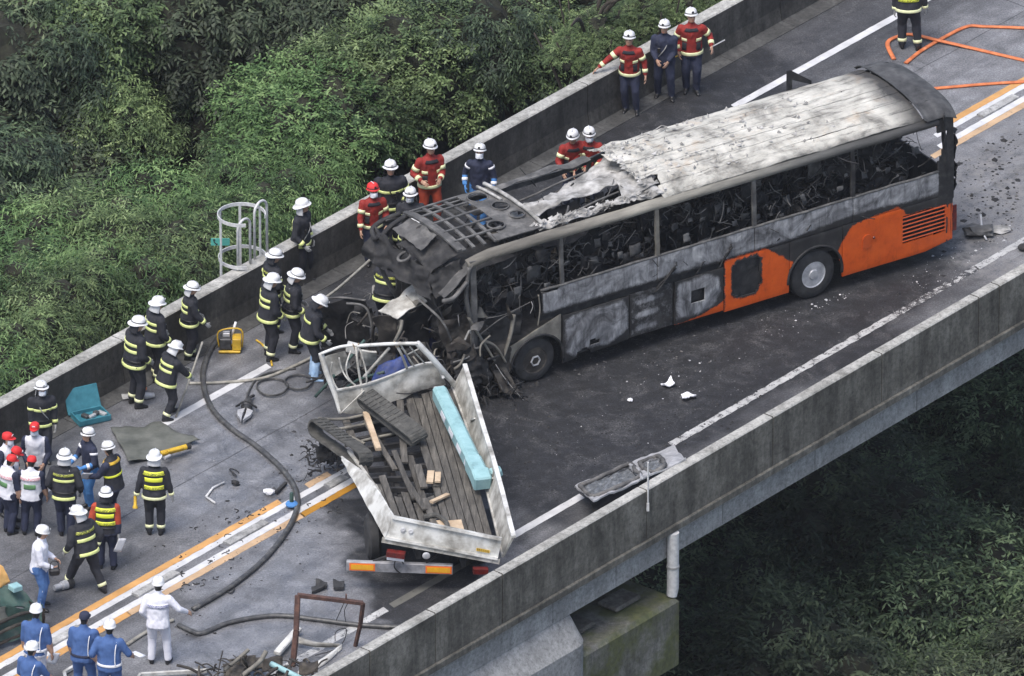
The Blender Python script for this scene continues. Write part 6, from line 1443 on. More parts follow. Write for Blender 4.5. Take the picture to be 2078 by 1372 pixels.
def hand(mb, w, d, palm_n, side, mi, curl=.5):
    """palm + five fingers starting at wrist w along d; palm_n: palm facing direction"""
    d = d.normalized(); n = (palm_n - d * palm_n.dot(d))
    n = n.normalized() if n.length > 1e-4 else frame(d)[1]
    x = d.cross(n) * side
    rings = [[w + d * q + x * (sx * a) + n * (sn * b) for sx, sn in ((-1, -.7), (-.4, -1), (.4, -1), (1, -.7), (1, .7), (.4, 1), (-.4, 1), (-1, .7))] for q, a, b in ((-.02, .028, .020), (.03, .036, .017), (.085, .042, .014), (.095, .040, .010))]
    mb.loft(rings, mi)
    for k, ln in enumerate((.068, .078, .074, .058)):
        b0 = w + d * .09 + x * (.031 - .0205 * k); c = curl * (.8 + .1 * k)
        d1 = (d * math.cos(c * .5) + n * math.sin(c * .5)); d2 = (d * math.cos(c * 1.3) + n * math.sin(c * 1.3)); d3 = (d * math.cos(c * 2.0) + n * math.sin(c * 2.0))
        mb.tube([b0 - d * .01, b0 + d1 * ln * .42, b0 + d1 * ln * .42 + d2 * ln * .32, b0 + d1 * ln * .42 + d2 * ln * .32 + d3 * ln * .26], [.0095, .009, .0085, .006], 6, mi)
    b0 = w + d * .03 + x * .034; t1 = (d * .7 + x * .6 + n * .25).normalized(); t2 = (d * .85 + x * .1 + n * .5).normalized()
    mb.tube([b0, b0 + t1 * .042, b0 + t1 * .042 + t2 * .034], [.012, .011, .007], 6, mi)
OUT = {
 'fire': dict(torso='turnout', arm='turnout', fore='turnout', leg='turnout', foot='black_leather', hand='glove_grey', bulk=1.27, helmet='fire', cape='turnout', bands=[('t', .25, .055, 'lime'), ('t', -.10, .06, 'lime'), ('b', .36, .06, 'patch_dark'), ('fore', .70, .06, 'lime'), ('arm', .55, .05, 'lime'), ('shin', .78, .06, 'lime')]),
 'fire_side': dict(torso='turnout', arm='turnout', fore='turnout', leg='turnout', foot='black_leather', hand='glove_grey', bulk=1.27, helmet='fire', cape='turnout', bands=[('b', .33, .06, 'lime'), ('b', .20, .06, 'lime'), ('t', -.10, .06, 'lime'), ('fore', .70, .065, 'lime'), ('shin', .80, .055, 'pale_lime')]),
 'vest': dict(torso='turnout', arm='turnout', fore='turnout', leg='turnout', foot='black_leather', hand='glove_grey', bulk=1.27, helmet='fire', cape='turnout', bands=[('bw', .385, .075, 'patch_yellow'), ('bn', .255, .085, 'hi_yellow'), ('bw2', .10, .075, 'patch_yellow'), ('t', -.11, .055, 'pale_lime'), ('fore', .85, .05, 'pale_lime'), ('shin', .78, .06, 'pale_lime')]),
 'red': dict(torso='red', arm='red', fore='red', leg='navy', foot='black_leather', hand='skin', bulk=1.13, helmet='res', bands=[('t', -.08, .065, 'pale_lime'), ('f2', .22, .06, 'pale_lime'), ('arm', .55, .075, 'pale_lime'), ('fore', .62, .07, 'pale_lime')]),
 'navy': dict(torso='navy', arm='navy', fore='navy', leg='navy', foot='black_leather', hand='skin', bulk=1.14, helmet='res', bands=[]),
 'bluer': dict(torso='navy', arm='navy', fore='bright_blue', leg='bright_blue', foot='black_leather', hand='bright_blue', bulk=1.13, helmet='res', bands=[('fore', .5, .06, 'paper'), ('arm', .25, .045, 'paper')]),
 'police': dict(torso='blue', arm='blue', fore='skin', leg='blue', foot='black_leather', hand='skin', bulk=1.15, helmet='pol', bands=[('t', -.02, .045, 'white_plastic')]),
 'cap': dict(torso='white_cloth', arm='navy', fore='skin', leg='navy', foot='black_leather', hand='skin', bulk=1.16, helmet='cap', bands=[('b', .33, .10, 'patch_red'), ('bs', .16, .10, 'print_green')]),
 'white': dict(torso='white_shirt', arm='white_shirt', fore='white_shirt', leg='white_shirt', foot='black_leather', hand='skin', bulk=1.22, helmet='pol', bands=[('b', .28, .085, 'patch_white')]),
 'jean': dict(torso='white_shirt', arm='white_shirt', fore='white_shirt', leg='jeans', foot='black_leather', hand='skin', bulk=1.20, helmet='pol', bands=[]),
}
def mk_helmet(kind, Hc, hx, hy, hz, par, mat=None, seed=0, trim=None):
    hfy = hy; q8 = R_(7); hy, hz = hy * math.cos(q8) + hz * math.sin(q8), hz * math.cos(q8) - hy * math.sin(q8)
    Mh = Matrix((hx, hy, hz)).transposed(); mb = MB()
    if kind in ('fire', 'res', 'pol'):
        rx, ry, rz = .114, .134, .118; c = Hc + hz * .056 - hfy * .008; n = 22; rings = []
        prof = []
        br_ = {'fire': .032, 'res': .016, 'pol': .006}[kind]
        prof = [(1.0, -.02), (1.0, .0), (.985, .25), (.93, .50), (.80, .74), (.58, .90), (.30, .985), (.02, 1.0)]
        # brim ring first
        def brim(e, dz): 
            P = []
            for k in range(n):
                a = 2 * math.pi * k / n; bk = max(0, -math.sin(a)); fr_ = max(0, math.sin(a)) ** 3
                ex = e * (1 + (.9 if kind == 'fire' else .2) * bk + (.35 if kind != 'pol' else 2.2) * fr_)
                P.append(c + Mh @ Vector(((rx + ex) * math.cos(a), (ry + ex) * math.sin(a), dz - (.035 * bk if kind == 'fire' else .0) - .010 * fr_)))
            return P
        rings = [brim(br_ * .9, -.022), brim(br_, -.012), brim(br_ * .4, -.002)]
        for s, q in prof[1:]: rings.append([c + Mh @ Vector((rx * s * math.cos(2 * math.pi * k / n), ry * s * math.sin(2 * math.pi * k / n), rz * q)) for k in range(n)])
        mb.loft(rings); h = mb.build('helmet', M[mat or 'helmet_white'], par, smooth=True, angle=60)
        m2 = MB()     # band / goggle strap
        rg = [[c + Mh @ Vector(((rx + .004) * s * math.cos(2 * math.pi * k / n), (ry + .004) * s * math.sin(2 * math.pi * k / n), z)) for k in range(n)] for s, z in ((1.0, .010), (1.012, .012), (1.0, .026), (.99, .026))]
        if kind == 'res' or (kind == 'fire' and seed % 2): m2.loft(rg, cap=False); m2.build('helmet_band', M['helmet_trim'], h, smooth=True)
        m3 = MB(); m3.lathe([(0, 0), (.020, 0), (.024, .008), (.012, .014), (0, .014)], c + Mh @ Vector((0, ry + .006, .05)), 10, Mh @ Matrix.Rotation(R_(-90), 3, 'X')); m3.build('helmet_badge' if kind != 'res' else 'head_lamp', M['helmet_trim' if kind == 'res' else 'alu'], h)
        m4 = MB(); m4.box(c + Mh @ Vector((0, 0, rz * .985)), (.022, .15, .012), Mh, b=.003); m4.build('helmet_ridge', M['helmet_grey'], h)
    else:
        rx, ry, rz = .096, .112, .105; c = Hc + hz * .03; n = 18
        rings = [[c + Mh @ Vector((rx * s * math.cos(2 * math.pi * k / n), ry * s * math.sin(2 * math.pi * k / n), rz * q)) for k in range(n)] for s, q in ((.99, -.12), (1.0, .1), (.97, .4), (.86, .75), (.6, .95), (.05, 1.02))]
        mb.loft(rings); h = mb.build('cap', M[mat or 'red_cap'], par, smooth=True, angle=60)
        m2 = MB(); n2 = 9; G = [[c + Mh @ Vector(((rx * .92) * math.cos(a) * (1 + .0 * j), ry * math.sin(a) * .92 + .075 * j * math.sin(a), .006 - .012 * j)) for j in (0, .5, 1)] for a in np.linspace(.35, math.pi - .35, n2)]
        m2.slab(G, hz * -.006); m2.build('cap_peak', M[mat or 'red_cap'], h, smooth=True)
        if kind == 'cap': m3 = MB(); m3.box(c + Mh @ Vector((0, ry * .93, .055)), (.06, .008, .04), Mh @ Matrix.Rotation(R_(-25), 3, 'X')); m3.build('cap_badge', M['paper'], h)
    return h
PN = [0]
def person(label, head, face, outfit, foot=None, sc=None, lean=4, hd=(12, 0), Lh=(-.27, .06, .80), Rh=(.27, .06, .80), Lf=(-.11, .02), Rf=(.11, -.02), drop=0.0, mask=False, over=None, helmet=None, hmat=None, extra=None, xy=None, zoff=0.0, group=None):
    PN[0] += 1; seed = PN[0]
    of = dict(OUT[outfit]); of.update(over or {}); bulk = of['bulk']
    if foot:
        base = W(*foot)
        if sc is None:
            z = (W(head[0], head[1], 0).y - base.y) * math.tan(ALPHA); sc = max(.93, min(1.06, z / 1.80))
    else:
        sc = sc or 1.0; base = W(head[0], head[1], 1.80 * sc); base.z = 0
    if xy: base = Vector((xy[0], xy[1], 0))
    rz = -R_(face); jr_ = random.Random(seed * 13); jt = lambda v, a: tuple(x + jr_.uniform(-a, a) for x in v[:2]) + tuple(v[2:])
    Lh, Rh, Lf, Rf = jt(Lh, .05), jt(Rh, .05), jt(Lf, .05), jt(Rf, .05); lean += jr_.uniform(-2, 3); hd = (hd[0] + jr_.uniform(-4, 4), hd[1] + jr_.uniform(-14, 14)); of['bulk'] = bulk = of['bulk'] * jr_.uniform(.94, 1.05)
    root = empty('person', Vector((base.x, base.y, zoff)), rz, label, 'person', group); root.scale = (sc,) * 3
    V = Vector; pel = V((0, 0, .93 - drop)); la = R_(lean); tz = V((0, math.sin(la), math.cos(la))); ty = V((0, math.cos(la), -math.sin(la))); tx = V((1, 0, 0))
    pel = pel - V((0, math.sin(la) * .18, 0)); T = lambda h: pel + tz * h
    mb = MB(); mb.loft([ellipse(T(h), tx, ty, a * (bulk if h < .5 else 1), b * (bulk if h < .5 else 1), 16) for h, a, b in TORSO])
    bones = []
    if 100 < face % 360 < 260: hd = (hd[0] - 24, hd[1])
    nb = T(.56); hp, hy_ = R_(hd[0] + lean * .3), R_(hd[1])
    hz = V((math.sin(hp) * math.sin(hy_), math.sin(hp) * math.cos(hy_), math.cos(hp))); hfy = V((math.sin(hy_) * math.cos(hp), math.cos(hy_) * math.cos(hp), -math.sin(hp))); hxx = hfy.cross(hz)
    Hc = nb + tz * .05 + hz * .085 + hfy * .015; Mh = Matrix((hxx, hfy, hz)).transposed()
    mb.tube([T(.50), nb + tz * .03, Hc], [.060, .055, .05], 10)
    hr = []
    for q, a, b, o in ((-.118, .035, .04, .03), (-.10, .052, .066, .018), (-.06, .066, .086, .005), (0, .076, .097, 0), (.05, .076, .096, -.004), (.09, .058, .075, -.008), (.115, .03, .04, -.01)):
        hr.append([Hc + Mh @ V((a * math.cos(2 * math.pi * k / 14), o + b * math.sin(2 * math.pi * k / 14), q)) for k in range(14)])
    mb.loft(hr)
    mb.tube([Hc + Mh @ V((0, .085, .02)), Hc + Mh @ V((0, .112, -.022)), Hc + Mh @ V((0, .09, -.04))], [.010, .016, .010], 6)
    for s in (-1, 1): mb.tube([Hc + Mh @ V((s * .07, -.01, .02)), Hc + Mh @ V((s * .088, -.02, .01)), Hc + Mh @ V((s * .072, -.005, -.03))], [.012, .014, .008], 6)
    bones.append((T(-.1), T(.16), .17, 'torso')); bones.append((T(.16), T(.44), .18, 'torso')); bones.append((T(.53), Hc - hz * .10, .055, 'neck')); bones.append((Hc - hz * .04, Hc + hz * .05, .09, 'head'))
    arms = {}
    for s, tg in ((-1, Lh), (1, Rh)):
        sh = T(.435) + tx * (s * .175 * (1 + (bulk - 1) * .7)); tgt = V(tg)
        hint = tx * (s * .55) - V((0, 1, 0)) * .7 - V((0, 0, .5))
        el, wr = ik(sh, tgt, .285, .255, hint); arms[s] = (sh, el, wr); k = bulk
        limb(mb, [sh, el, wr], [.072 * k, .056 * k, .040 * k], 10); ball(mb, sh, .073 * k); ball(mb, el, .054 * k)
        bones.append((sh, el, .06 * k, 'arm')); bones.append((el, wr, .048 * k, 'fore'))
    legs = {}
    for s, ft in ((-1, Lf), (1, Rf)):
        hpj = T(-.02) + tx * (s * .095); fz_ = ft[2] if len(ft) > 2 else 0; ank = V((ft[0], ft[1], .085 + fz_))
        kn, an = ik(hpj, ank, .425, .42, V((s * .12, 1, .1))); legs[s] = (hpj, kn, an); k = min(bulk * 1.08, 1.34)
        limb(mb, [hpj, kn, an], [.098 * k, .070 * k, .056 * k], 11); ball(mb, kn, .069 * k)
        tilt = -.5 if fz_ > .04 else 0
        fd = V((s * .22, math.cos(tilt), math.sin(tilt))).normalized(); fx_ = V((fd.y, -fd.x, 0)).normalized(); fu = fx_.cross(fd)
        rg = []
        for q, a, h in ((-.075, .030, .05), (-.06, .040, .085), (.0, .045, .10), (.08, .048, .075), (.15, .045, .055), (.185, .030, .035)):
            b0 = an + fd * q - fu * .085; rg.append([b0 + fx_ * (a * cx) + fu * (h * (cz + 1) / 2) for cx, cz in ((-.8, -1), (.8, -1), (1, -.4), (.8, .7), (.3, 1), (-.3, 1), (-.8, .7), (-1, -.4))])
        mb.loft(rg); bones.append((hpj, kn, .085 * k, 'leg')); bones.append((kn, an + V((0, 0, .05)), .06 * k, 'shin')); bones.append((an - fd * .05 - V((0, 0, .04)), an + fd * .15 - V((0, 0, .05)), .05, 'foot'))
    P, F = remesh(mb, .0195)
    P2 = []
    for p in P:
        q = Vector(p)
        if (q - Hc).length > .16:
            w_ = Vector((q.x * 15 + seed, q.y * 15, q.z * 9)); a_ = noise.noise(w_); w2 = Vector((q.x * 30, q.y * 30 + seed, q.z * 22)); b_ = noise.noise(w2)
            q = q + Vector((q.x, q.y, 0)).normalized() * (.013 * a_ + .006 * b_) if abs(q.z) > .02 else q
        P2.append(tuple(q))
    P = P2
    Pn = np.array(P); Fc = np.array([Pn[list(f)].mean(0) for f in F]); best = np.full(len(F), 1e9); bi = np.zeros(len(F), int)
    for k, (a, b, r, nm) in enumerate(bones):
        a = np.array(a); d = np.array(b) - a; t_ = np.clip(((Fc - a) @ d) / (d @ d), 0, 1); ds_ = np.linalg.norm(Fc - a - t_[:, None] * d, axis=1) / r
        m_ = ds_ < best; best[m_] = ds_[m_]; bi[m_] = k
    keys = []; idx = []
    loc = (Fc - np.array(Hc)) @ np.array(Mh)
    for i, k in enumerate(bi):
        nm = bones[k][3]
        if nm == 'head': mt = 'skin' if (loc[i, 1] > -.01 and loc[i, 2] < .065) else 'hair'
        elif nm == 'neck': mt = of.get('cape') or 'skin'
        elif nm == 'torso' and (Fc[i] - np.array(pel)) @ np.array(tz) < -.085: mt = of['leg']
        elif nm == 'shin': mt = of.get('shin', of['leg'])
        else: mt = of[nm]
        if mt not in keys: keys.append(mt)
        idx.append(keys.index(mt))
    bmB = MB(); bmB.v = P; bmB.f = F; bmB.m = idx
    if of['hand'] not in keys: keys.append(of['hand'])
    for s in (-1, 1):
        sh, el, wr = arms[s]; hand(bmB, wr + (wr - el).normalized() * .012, (wr - el), V((-s * .8, .2, -.5)), s, keys.index(of['hand']), .55)
    body = bmB.build('body', [M[k] for k in keys], root, smooth=True)
    # bands
    def tring(h, w, mat, a0=0, a1=2 * math.pi, off=.010, name='reflective_band'):
        n = 26; full = a1 - a0 > 6.2; G = []
        for j in range(4):
            hh = h + w * j / 3; rx, ry = tor(hh, bulk); G.append([T(hh) + tx * ((rx + off) * math.cos(a0 + (a1 - a0) * k / n)) + ty * ((ry + off) * math.sin(a0 + (a1 - a0) * k / n)) for k in range(n + 1)])
        Gt = [[G[j][k] for j in range(4)] for k in range(n + 1)]; m = MB(); base_ = len(m.v)
        for row in Gt:
            for p in row: m.v.append(tuple(p))
        for row_i, row in enumerate(Gt):
            for j, p in enumerate(row):
                c_ = T(h + w * j / 3); m.v.append(tuple(c_ + (p - c_) * .93))
        K = (n + 1) * 4
        for k in range(n):
            for j in range(3):
                a = k * 4 + j; m.f.append((a, a + 4, a + 5, a + 1)); m.m.append(0); m.f.append((a + K + 1, a + K + 5, a + K + 4, a + K)); m.m.append(0)
            for j in (0, 3):
                a = k * 4 + j; m.f.append((a, a + 4, a + 4 + K, a + K) if j else (a + K, a + K + 4, a + 4, a)); m.m.append(0)
        return m.build(name, M[mat], root, smooth=True)
    def lring(a, b, t_, w, r, mat):
        d = (b - a); L = d.length; c = a + d * t_; d.normalize(); m = MB(); s_, u_ = frame(d); n = 14
        rg = [[c + d * q + s_ * (rr * math.cos(2 * math.pi * k / n)) + u_ * (rr * math.sin(2 * math.pi * k / n)) for k in range(n)] for q, rr in ((-w / 2, r - .012), (-w / 2, r + .008), (w / 2, r + .006), (w / 2, r - .012))]
        m.loft(rg, cap=False); m.build('reflective_band', M[mat], root, smooth=True)
    PI = math.pi
    for bd in of['bands']:
        kd, h, w, mt = bd
        if kd == 't': tring(h, w, mt)
        elif kd == 'b': tring(h, w, mt, PI + .45, 2 * PI - .45, name='back_patch' if 'patch' in mt else 'reflective_band')
        elif kd == 'bs': tring(h, w, mt, PI + 1.0, 2 * PI - 1.0, .012, name='back_print')
        elif kd == 'bw': tring(h, w, mt, PI + .35, 2 * PI - .35, .014, 'vest_panel'); tring(h, w, 'hi_yellow', .5, PI - .5, .014, 'vest_panel')
        elif kd == 'bn': tring(h, w, mt, PI + .75, 2 * PI - .75, .014, 'vest_panel')
        elif kd == 'bw2': tring(h, w, mt, PI + .65, 2 * PI - .55, .014, 'vest_panel'); tring(h, w, 'hi_yellow', .5, PI - .5, .014, 'vest_panel')
        elif kd == 'f2': tring(h, w, mt, .55, 1.15, .012); tring(h, w, mt, PI - 1.15, PI - .55, .012)
        else:
            for s in (-1, 1):
                if kd == 'fore': a, b, r0, r1 = arms[s][1], arms[s][2], .056, .040
                elif kd == 'arm': a, b, r0, r1 = arms[s][0], arms[s][1], .072, .056
                else: a, b, r0, r1 = legs[s][1], legs[s][2], .070, .056
                lring(a, b, h, w, (r0 + (r1 - r0) * h) * (bulk if kd != 'shin' else min(bulk * 1.08, 1.34)), mt)
    if outfit == 'red':
        for a0, a1 in ((.62, 1.12), (PI - 1.12, PI - .62)): tring(.03, .16, 'turnout', a0, a1, .009, 'jacket_panel')
        tring(.43, .06, 'turnout', .9, PI - .9, .010, 'collar')
    if outfit in ('fire', 'fire_side', 'vest') and seed % 2: tring(.02, .035, 'black_leather', name='belt', off=.014)
    if outfit in ('fire', 'fire_side', 'navy') and seed % 3 != 1:
        mm = MB(); s1 = 1 if seed % 2 else -1; mm.tube(wire([T(.46) + tx * (s1 * .11) - ty * .10, T(.475) + tx * (s1 * .10) + ty * .02, T(.30) + tx * (s1 * .03) + ty * (.145 * bulk), T(.06) - tx * (s1 * .12) + ty * (.11 * bulk)], 4), .012, 5); mm.build('shoulder_strap', M[('black_leather', 'orange_cloth', 'glove_grey')[seed % 3]], root, smooth=True)
        mm = MB(); mm.box(T(.24) + tx * (-s1 * .10) + ty * (.135 * bulk), (.06, .035, .11), b=.008); mm.build('radio', M['black_leather'], root)
    hk = helmet or of['helmet']; mk_helmet(hk, Hc, hxx, hfy, hz, root, hmat, seed)
    if of.get('cape') and hk == 'fire':      # neck cape of the helmet
        m = MB(); n = 12; G = [[Hc + Mh @ V((.108 * (1 + .25 * q) * math.cos(a), .118 * (1 + .2 * q) * math.sin(a), .03 - .17 * q)) for q in (0, .35, .7, 1.0)] for a in np.linspace(PI * 1.03, PI * 1.97, n)]
        m.slab(G, (0, 0, .008)); m.build('neck_cape', M['helmet_grey' if seed % 3 else 'turnout'], root, smooth=True)
    if 80 < face % 360 < 280:
        for s in (-1, 1): m = MB(); ball(m, Hc + Mh @ V((s * .031, .089, .012)), .010, 8); m.build('eye', M['eye'], root, smooth=True)
        if not mask: m = MB(); m.box(Hc + Mh @ V((0, .083, -.068)), (.042, .008, .008), Mh, b=.002); m.build('mouth', M['print_red'], root)
    if mask:
        m = MB(); G = [[Hc + Mh @ V((.080 * math.cos(a), .010 + .098 * math.sin(a) + .022 * max(0, math.sin(a)) ** 4 * (1 - abs(q - .5)), -.005 - .105 * q)) for q in (0, .33, .66, 1.0)] for a in np.linspace(.25, PI - .25, 11)]
        m.slab(G, (0, 0, .003)); m.build('face_mask', M['mask'], root, smooth=True)
    root['hands'] = 0; del root['hands']
    Mw = Matrix.Translation(root.location) @ Matrix.Rotation(rz, 4, 'Z') @ Matrix.Scale(sc, 4)
    return dict(root=root, L=Mw @ arms[-1][2], R=Mw @ arms[1][2], T=T, tx=tx, ty=ty, Mw=Mw, legs=legs)
FG = 'firefighters in dark turnout coats'; RG = 'rescuers in red jackets'; PG = 'policemen in blue shirts'; CG = 'officials in red caps'
# --- three by the far parapet
person('rescuer in red jacket resting one hand on the parapet top', (1275, 68), 188, 'red', (1277, 228), Rh=(.62, .22, 1.00), Lh=(-.30, .05, .86), lean=6, hd=(18, 0), group=RG)
person('helmeted man in navy overalls standing between two red jackets', (1346, 46), 186, 'navy', (1348, 198), Rh=(.16, .26, .98), Lh=(-.12, .24, .92), hd=(20, 6))
pr3 = person('rescuer in red jacket and dark trousers holding a short tool', (1402, 24), 178, 'red', (1402, 186), Lh=(-.36, .14, 1.02), Rh=(.28, .10, .90), hd=(14, -6), group=RG)
m = MB(); m.tube([pr3['L'] + Vector((-.03, 0, -.02)), pr3['L'] + Vector((.26, .0, .15))], .012, 6); m.build('pry_tool', M['alu'], label='short silver tool in the hand of a rescuer by the parapet', cat='tool')
m = MB(); m.tube([pr3['R'] + Vector((.04, 0, -.06)), pr3['R'] + Vector((-.14, -.04, -.13))], .014, 6); m.build('light_stick', M['yellow_paint'], label='yellow stick hanging from the hand of a rescuer by the parapet', cat='stick')
person('firefighter with lettered back panel standing inside the orange hose loop', (1840, -66), 2, 'vest', (1842, 98), Lh=(-.30, .02, .82), Rh=(.30, .04, .84), Lf=(-.15, .02), Rf=(.15, -.02), group=FG)
# --- behind the coach
person('rescuer in red jacket bending behind the coach, face turned down', (1158, 258), 168, 'red', None, lean=16, hd=(32, 25), Lh=(-.20, .34, .98), Rh=(.22, .34, .95), xy=(1.16, 5.55), group=RG)
person('masked rescuer in red jacket behind the torn roof', (1195, 254), 190, 'red', None, lean=14, hd=(22, -10), Lh=(-.18, .32, .95), Rh=(.20, .36, .92), mask=True, xy=(1.52, 5.60), group=RG)
person('masked rescuer in navy and bright blue behind the coach', (974, 290), 186, 'bluer', None, mask=True, Lh=(-.24, .2, .88), Rh=(.26, .16, .92), hd=(14, 0))
person('rescuer in red jacket and orange trousers against the parapet', (868, 272), 160, 'red', None, sc=1.06, over=dict(leg='orange_cloth'), Lh=(-.14, .26, 1.08), Rh=(.20, .22, 1.05), hd=(24, -6), xy=(-1.60, 4.72), group=RG)
person('firefighter in black coat standing against the parapet beside the red helmet', (788, 313), 170, 'fire', None, sc=1.05, Lh=(-.2, .2, .95), Rh=(.24, .12, .88), hd=(20, 10), xy=(-2.36, 3.86), group=FG)
person('masked rescuer with red helmet and red jacket', (754, 362), 165, 'red', None, mask=True, hmat='red_cap', Lh=(-.22, .24, .92), Rh=(.26, .16, .86), hd=(18, -8), xy=(-2.70, 3.10), group=RG)
person('masked firefighter peering over the crushed coach front', (832, 373), 182, 'fire', None, mask=True, hd=(22, 0), Lh=(-.18, .3, .95), Rh=(.18, .3, .95), xy=(-1.96, 2.9), group=FG)
person('firefighter half hidden behind the front roof frame', (836, 442), 25, 'fire', None, lean=8, hd=(18, 20), Lh=(-.2, .3, 1.1), Rh=(.2, .3, 1.1), xy=(-1.92, 1.68), group=FG)
person('firefighter with yellow back stripes leaning towards the coach front', (792, 502), 28, 'fire', None, sc=1.0, lean=14, hd=(28, 10), Lh=(-.18, .34, .92), Rh=(.22, .34, .95), xy=(-2.42, .02), group=FG)
# --- along the wall
person('firefighter in black coat with orange strap standing by the ladder', (616, 405), 118, 'fire_side', (612, 572), Lh=(-.22, .12, .86), Rh=(.2, .22, .92), hd=(16, -20), group=FG)
person('firefighter behind two others near the ladder foot', (540, 507), 62, 'fire', (552, 672), Lh=(-.2, .2, .92), Rh=(.2, .2, .95), hd=(14, 10), group=FG)
person('firefighter standing in profile in front of the ladder', (541, 556), 66, 'fire_side', (546, 726), Lh=(-.16, .28, .96), Rh=(.22, .18, .90), hd=(16, 10), group=FG)
person('firefighter looking down beside the man in pale blue trousers', (590, 545), 84, 'fire_side', (594, 712), Lh=(-.2, .24, .95), Rh=(.22, .18, .92), hd=(26, 6), group=FG)
person('firefighter in pale blue trousers looking down at the truck', (640, 596), 84, 'fire_side', (634, 766), over=dict(leg='turnout', shin='pale_blue', foot='pale_blue', bands=[('t', -.10, .06, 'lime'), ('b', .30, .05, 'lime'), ('fore', .7, .06, 'lime')]), Lh=(-.16, .26, .92), Rh=(.22, .2, .90), hd=(42, 0), lean=8, group=FG)
person('firefighter in black coat standing by the wall near the pump', (378, 573), 82, 'fire_side', (386, 728), Lh=(-.2, .26, .92), Rh=(.2, .26, .92), hd=(14, 8), group=FG)
person('firefighter behind the one with the back stripes, near the parapet', (317, 603), 64, 'fire_side', (316, 772), Lh=(-.2, .2, .92), Rh=(.24, .2, .90), hd=(14, 8), group=FG)
person('firefighter with lime coat stripes standing above the hand lamp', (267, 638), 62, 'fire_side', (275, 822), Lh=(-.24, .12, .86), Rh=(.22, .18, .92), hd=(16, 12), group=FG)
person('bending firefighter gripping a long pole on the edge line', (349, 688), 58, 'fire_side', (343, 846), lean=14, hd=(30, 8), Lh=(-.10, .42, .98), Rh=(.22, .42, .85), Lf=(-.13, .10), Rf=(.13, -.16), drop=.05, group=FG)
person('masked firefighter standing apart beside the teal tool case', (82, 770), 170, 'fire', (86, 935), mask=True, Lh=(-.24, .08, .84), Rh=(.26, .06, .82), hd=(20, 0), group=FG)
# --- red caps
person('masked official in red cap and white vest facing the group', (67, 848), 186, 'cap', (74, 1018), mask=True, Lh=(-.2, .22, .95), Rh=(.2, .2, .92), hd=(24, 10), over=dict(fore='navy'), group=CG)
person('official in red cap with white vest, partly hidden at the back of the circle', (27, 870), 120, 'cap', (12, 1040), mask=True, Lh=(-.2, .2, .95), Rh=(.2, .2, .95), hd=(24, 0), over=dict(fore='navy'), group=CG)
person('official in red cap leaning into the middle of the circle', (40, 898), 95, 'cap', (22, 1064), Lh=(-.2, .26, .95), Rh=(.2, .26, .92), hd=(28, 0), lean=8, group=CG)
person('official in red cap with printed white vest and bare arms, turned aside', (38, 927), 48, 'cap', (18, 1080), Lh=(-.22, .16, .88), Rh=(.26, .14, .82), hd=(24, 12), group=CG)
person('official in red cap with printed white vest seen from behind', (69, 934), 8, 'cap', (64, 1084), Lh=(-.22, .16, .88), Rh=(.27, .08, .80), hd=(22, 8), group=CG)
# --- middle group
person('firefighter with lettered black coat seen from behind beside the red caps', (128, 911), 8, 'fire', (132, 1088), over=dict(leg='navy', bands=[('b', .36, .065, 'patch_dark'), ('b', .25, .05, 'lime'), ('b', -.10, .06, 'lime')]), Lh=(-.22, .16, .92), Rh=(.24, .14, .90), hd=(16, 0), group=FG)
person('rescuer in bright blue and navy turned to the red caps', (164, 864), 238, 'bluer', (184, 1030), Lh=(-.2, .34, 1.05), Rh=(.2, .30, .98), hd=(20, 0))
pg = person('rescuer with yellow collar and navy trousers reaching out an arm', (218, 894), 300, 'navy', (230, 1066), over=dict(torso='turnout', bands=[('t', .18, .04, 'hi_yellow'), ('t', .44, .05, 'yellow_paint')]), Lh=(-.16, .42, 1.02), Rh=(.24, .16, .86), hd=(18, 0))
pv = person('firefighter in yellow back panels holding a yellow torch', (300, 912), 4, 'vest', (314, 1084), Lh=(-.33, .02, .80), Rh=(.33, .02, .82), Lf=(-.12, .02), Rf=(.14, -.02), hd=(10, 4), group=FG)
tq = pv['L']; e = empty('torch', tq + Vector((-.02, -.05, -.12)), 0, 'yellow hand torch held by the firefighter in yellow back panels', 'torch')
m = MB(); m.lathe([(.0, -.12), (.03, -.12), (.03, .05), (.05, .09), (.05, .12), (0, .12)], (0, 0, 0), 12, Matrix.Rotation(R_(160), 3, 'X')); m.build('torch_body', M['yellow_paint'], e, smooth=True, angle=40)
m = MB(); m.lathe([(0, .118), (.04, .118), (.04, .126), (0, .126)], (0, 0, 0), 12, Matrix.Rotation(R_(160), 3, 'X')); m.build('torch_lens', M['alu'], e)
pw = person('man in yellow back panels and navy trousers holding papers', (191, 988), 6, 'vest', (216, 1152), over=dict(leg='navy', arm='orange_cloth', fore='navy', bands=[('bw', .385, .075, 'patch_yellow'), ('bn', .255, .085, 'hi_yellow'), ('bw2', .10, .075, 'patch_yellow')]), Lh=(-.22, .16, .90), Rh=(.32, -.02, .78), hd=(14, 0))
def sheet_of(name, p, size, rot, label, mat='paper'):
    m = MB(); m.crumple((-size[0] / 2, 0, -size[1] / 2), (size[0] / 2, 0, -size[1] / 2), (size[0] / 2, 0, size[1] / 2), (-size[0] / 2, 0, size[1] / 2), 5, 5, .012, int(p.x * 10), .004, 6)
    o = m.build(name, M[mat], smooth=True, label=label, cat='paper'); o.location = p; o.rotation_euler = rot; return o
sheet_of('paper_sheet', pw['R'] + Vector((.02, -.03, -.24)), (.16, .30), (.2, .3, .5), 'white papers hanging from the hand of the man in yellow back panels')
sheet_of('paper_sheet', pg['L'] + Vector((-.06, -.05, .05)), (.2, .22), (.6, .2, .3), 'white sheet in the outstretched hand of the rescuer with the yellow collar')
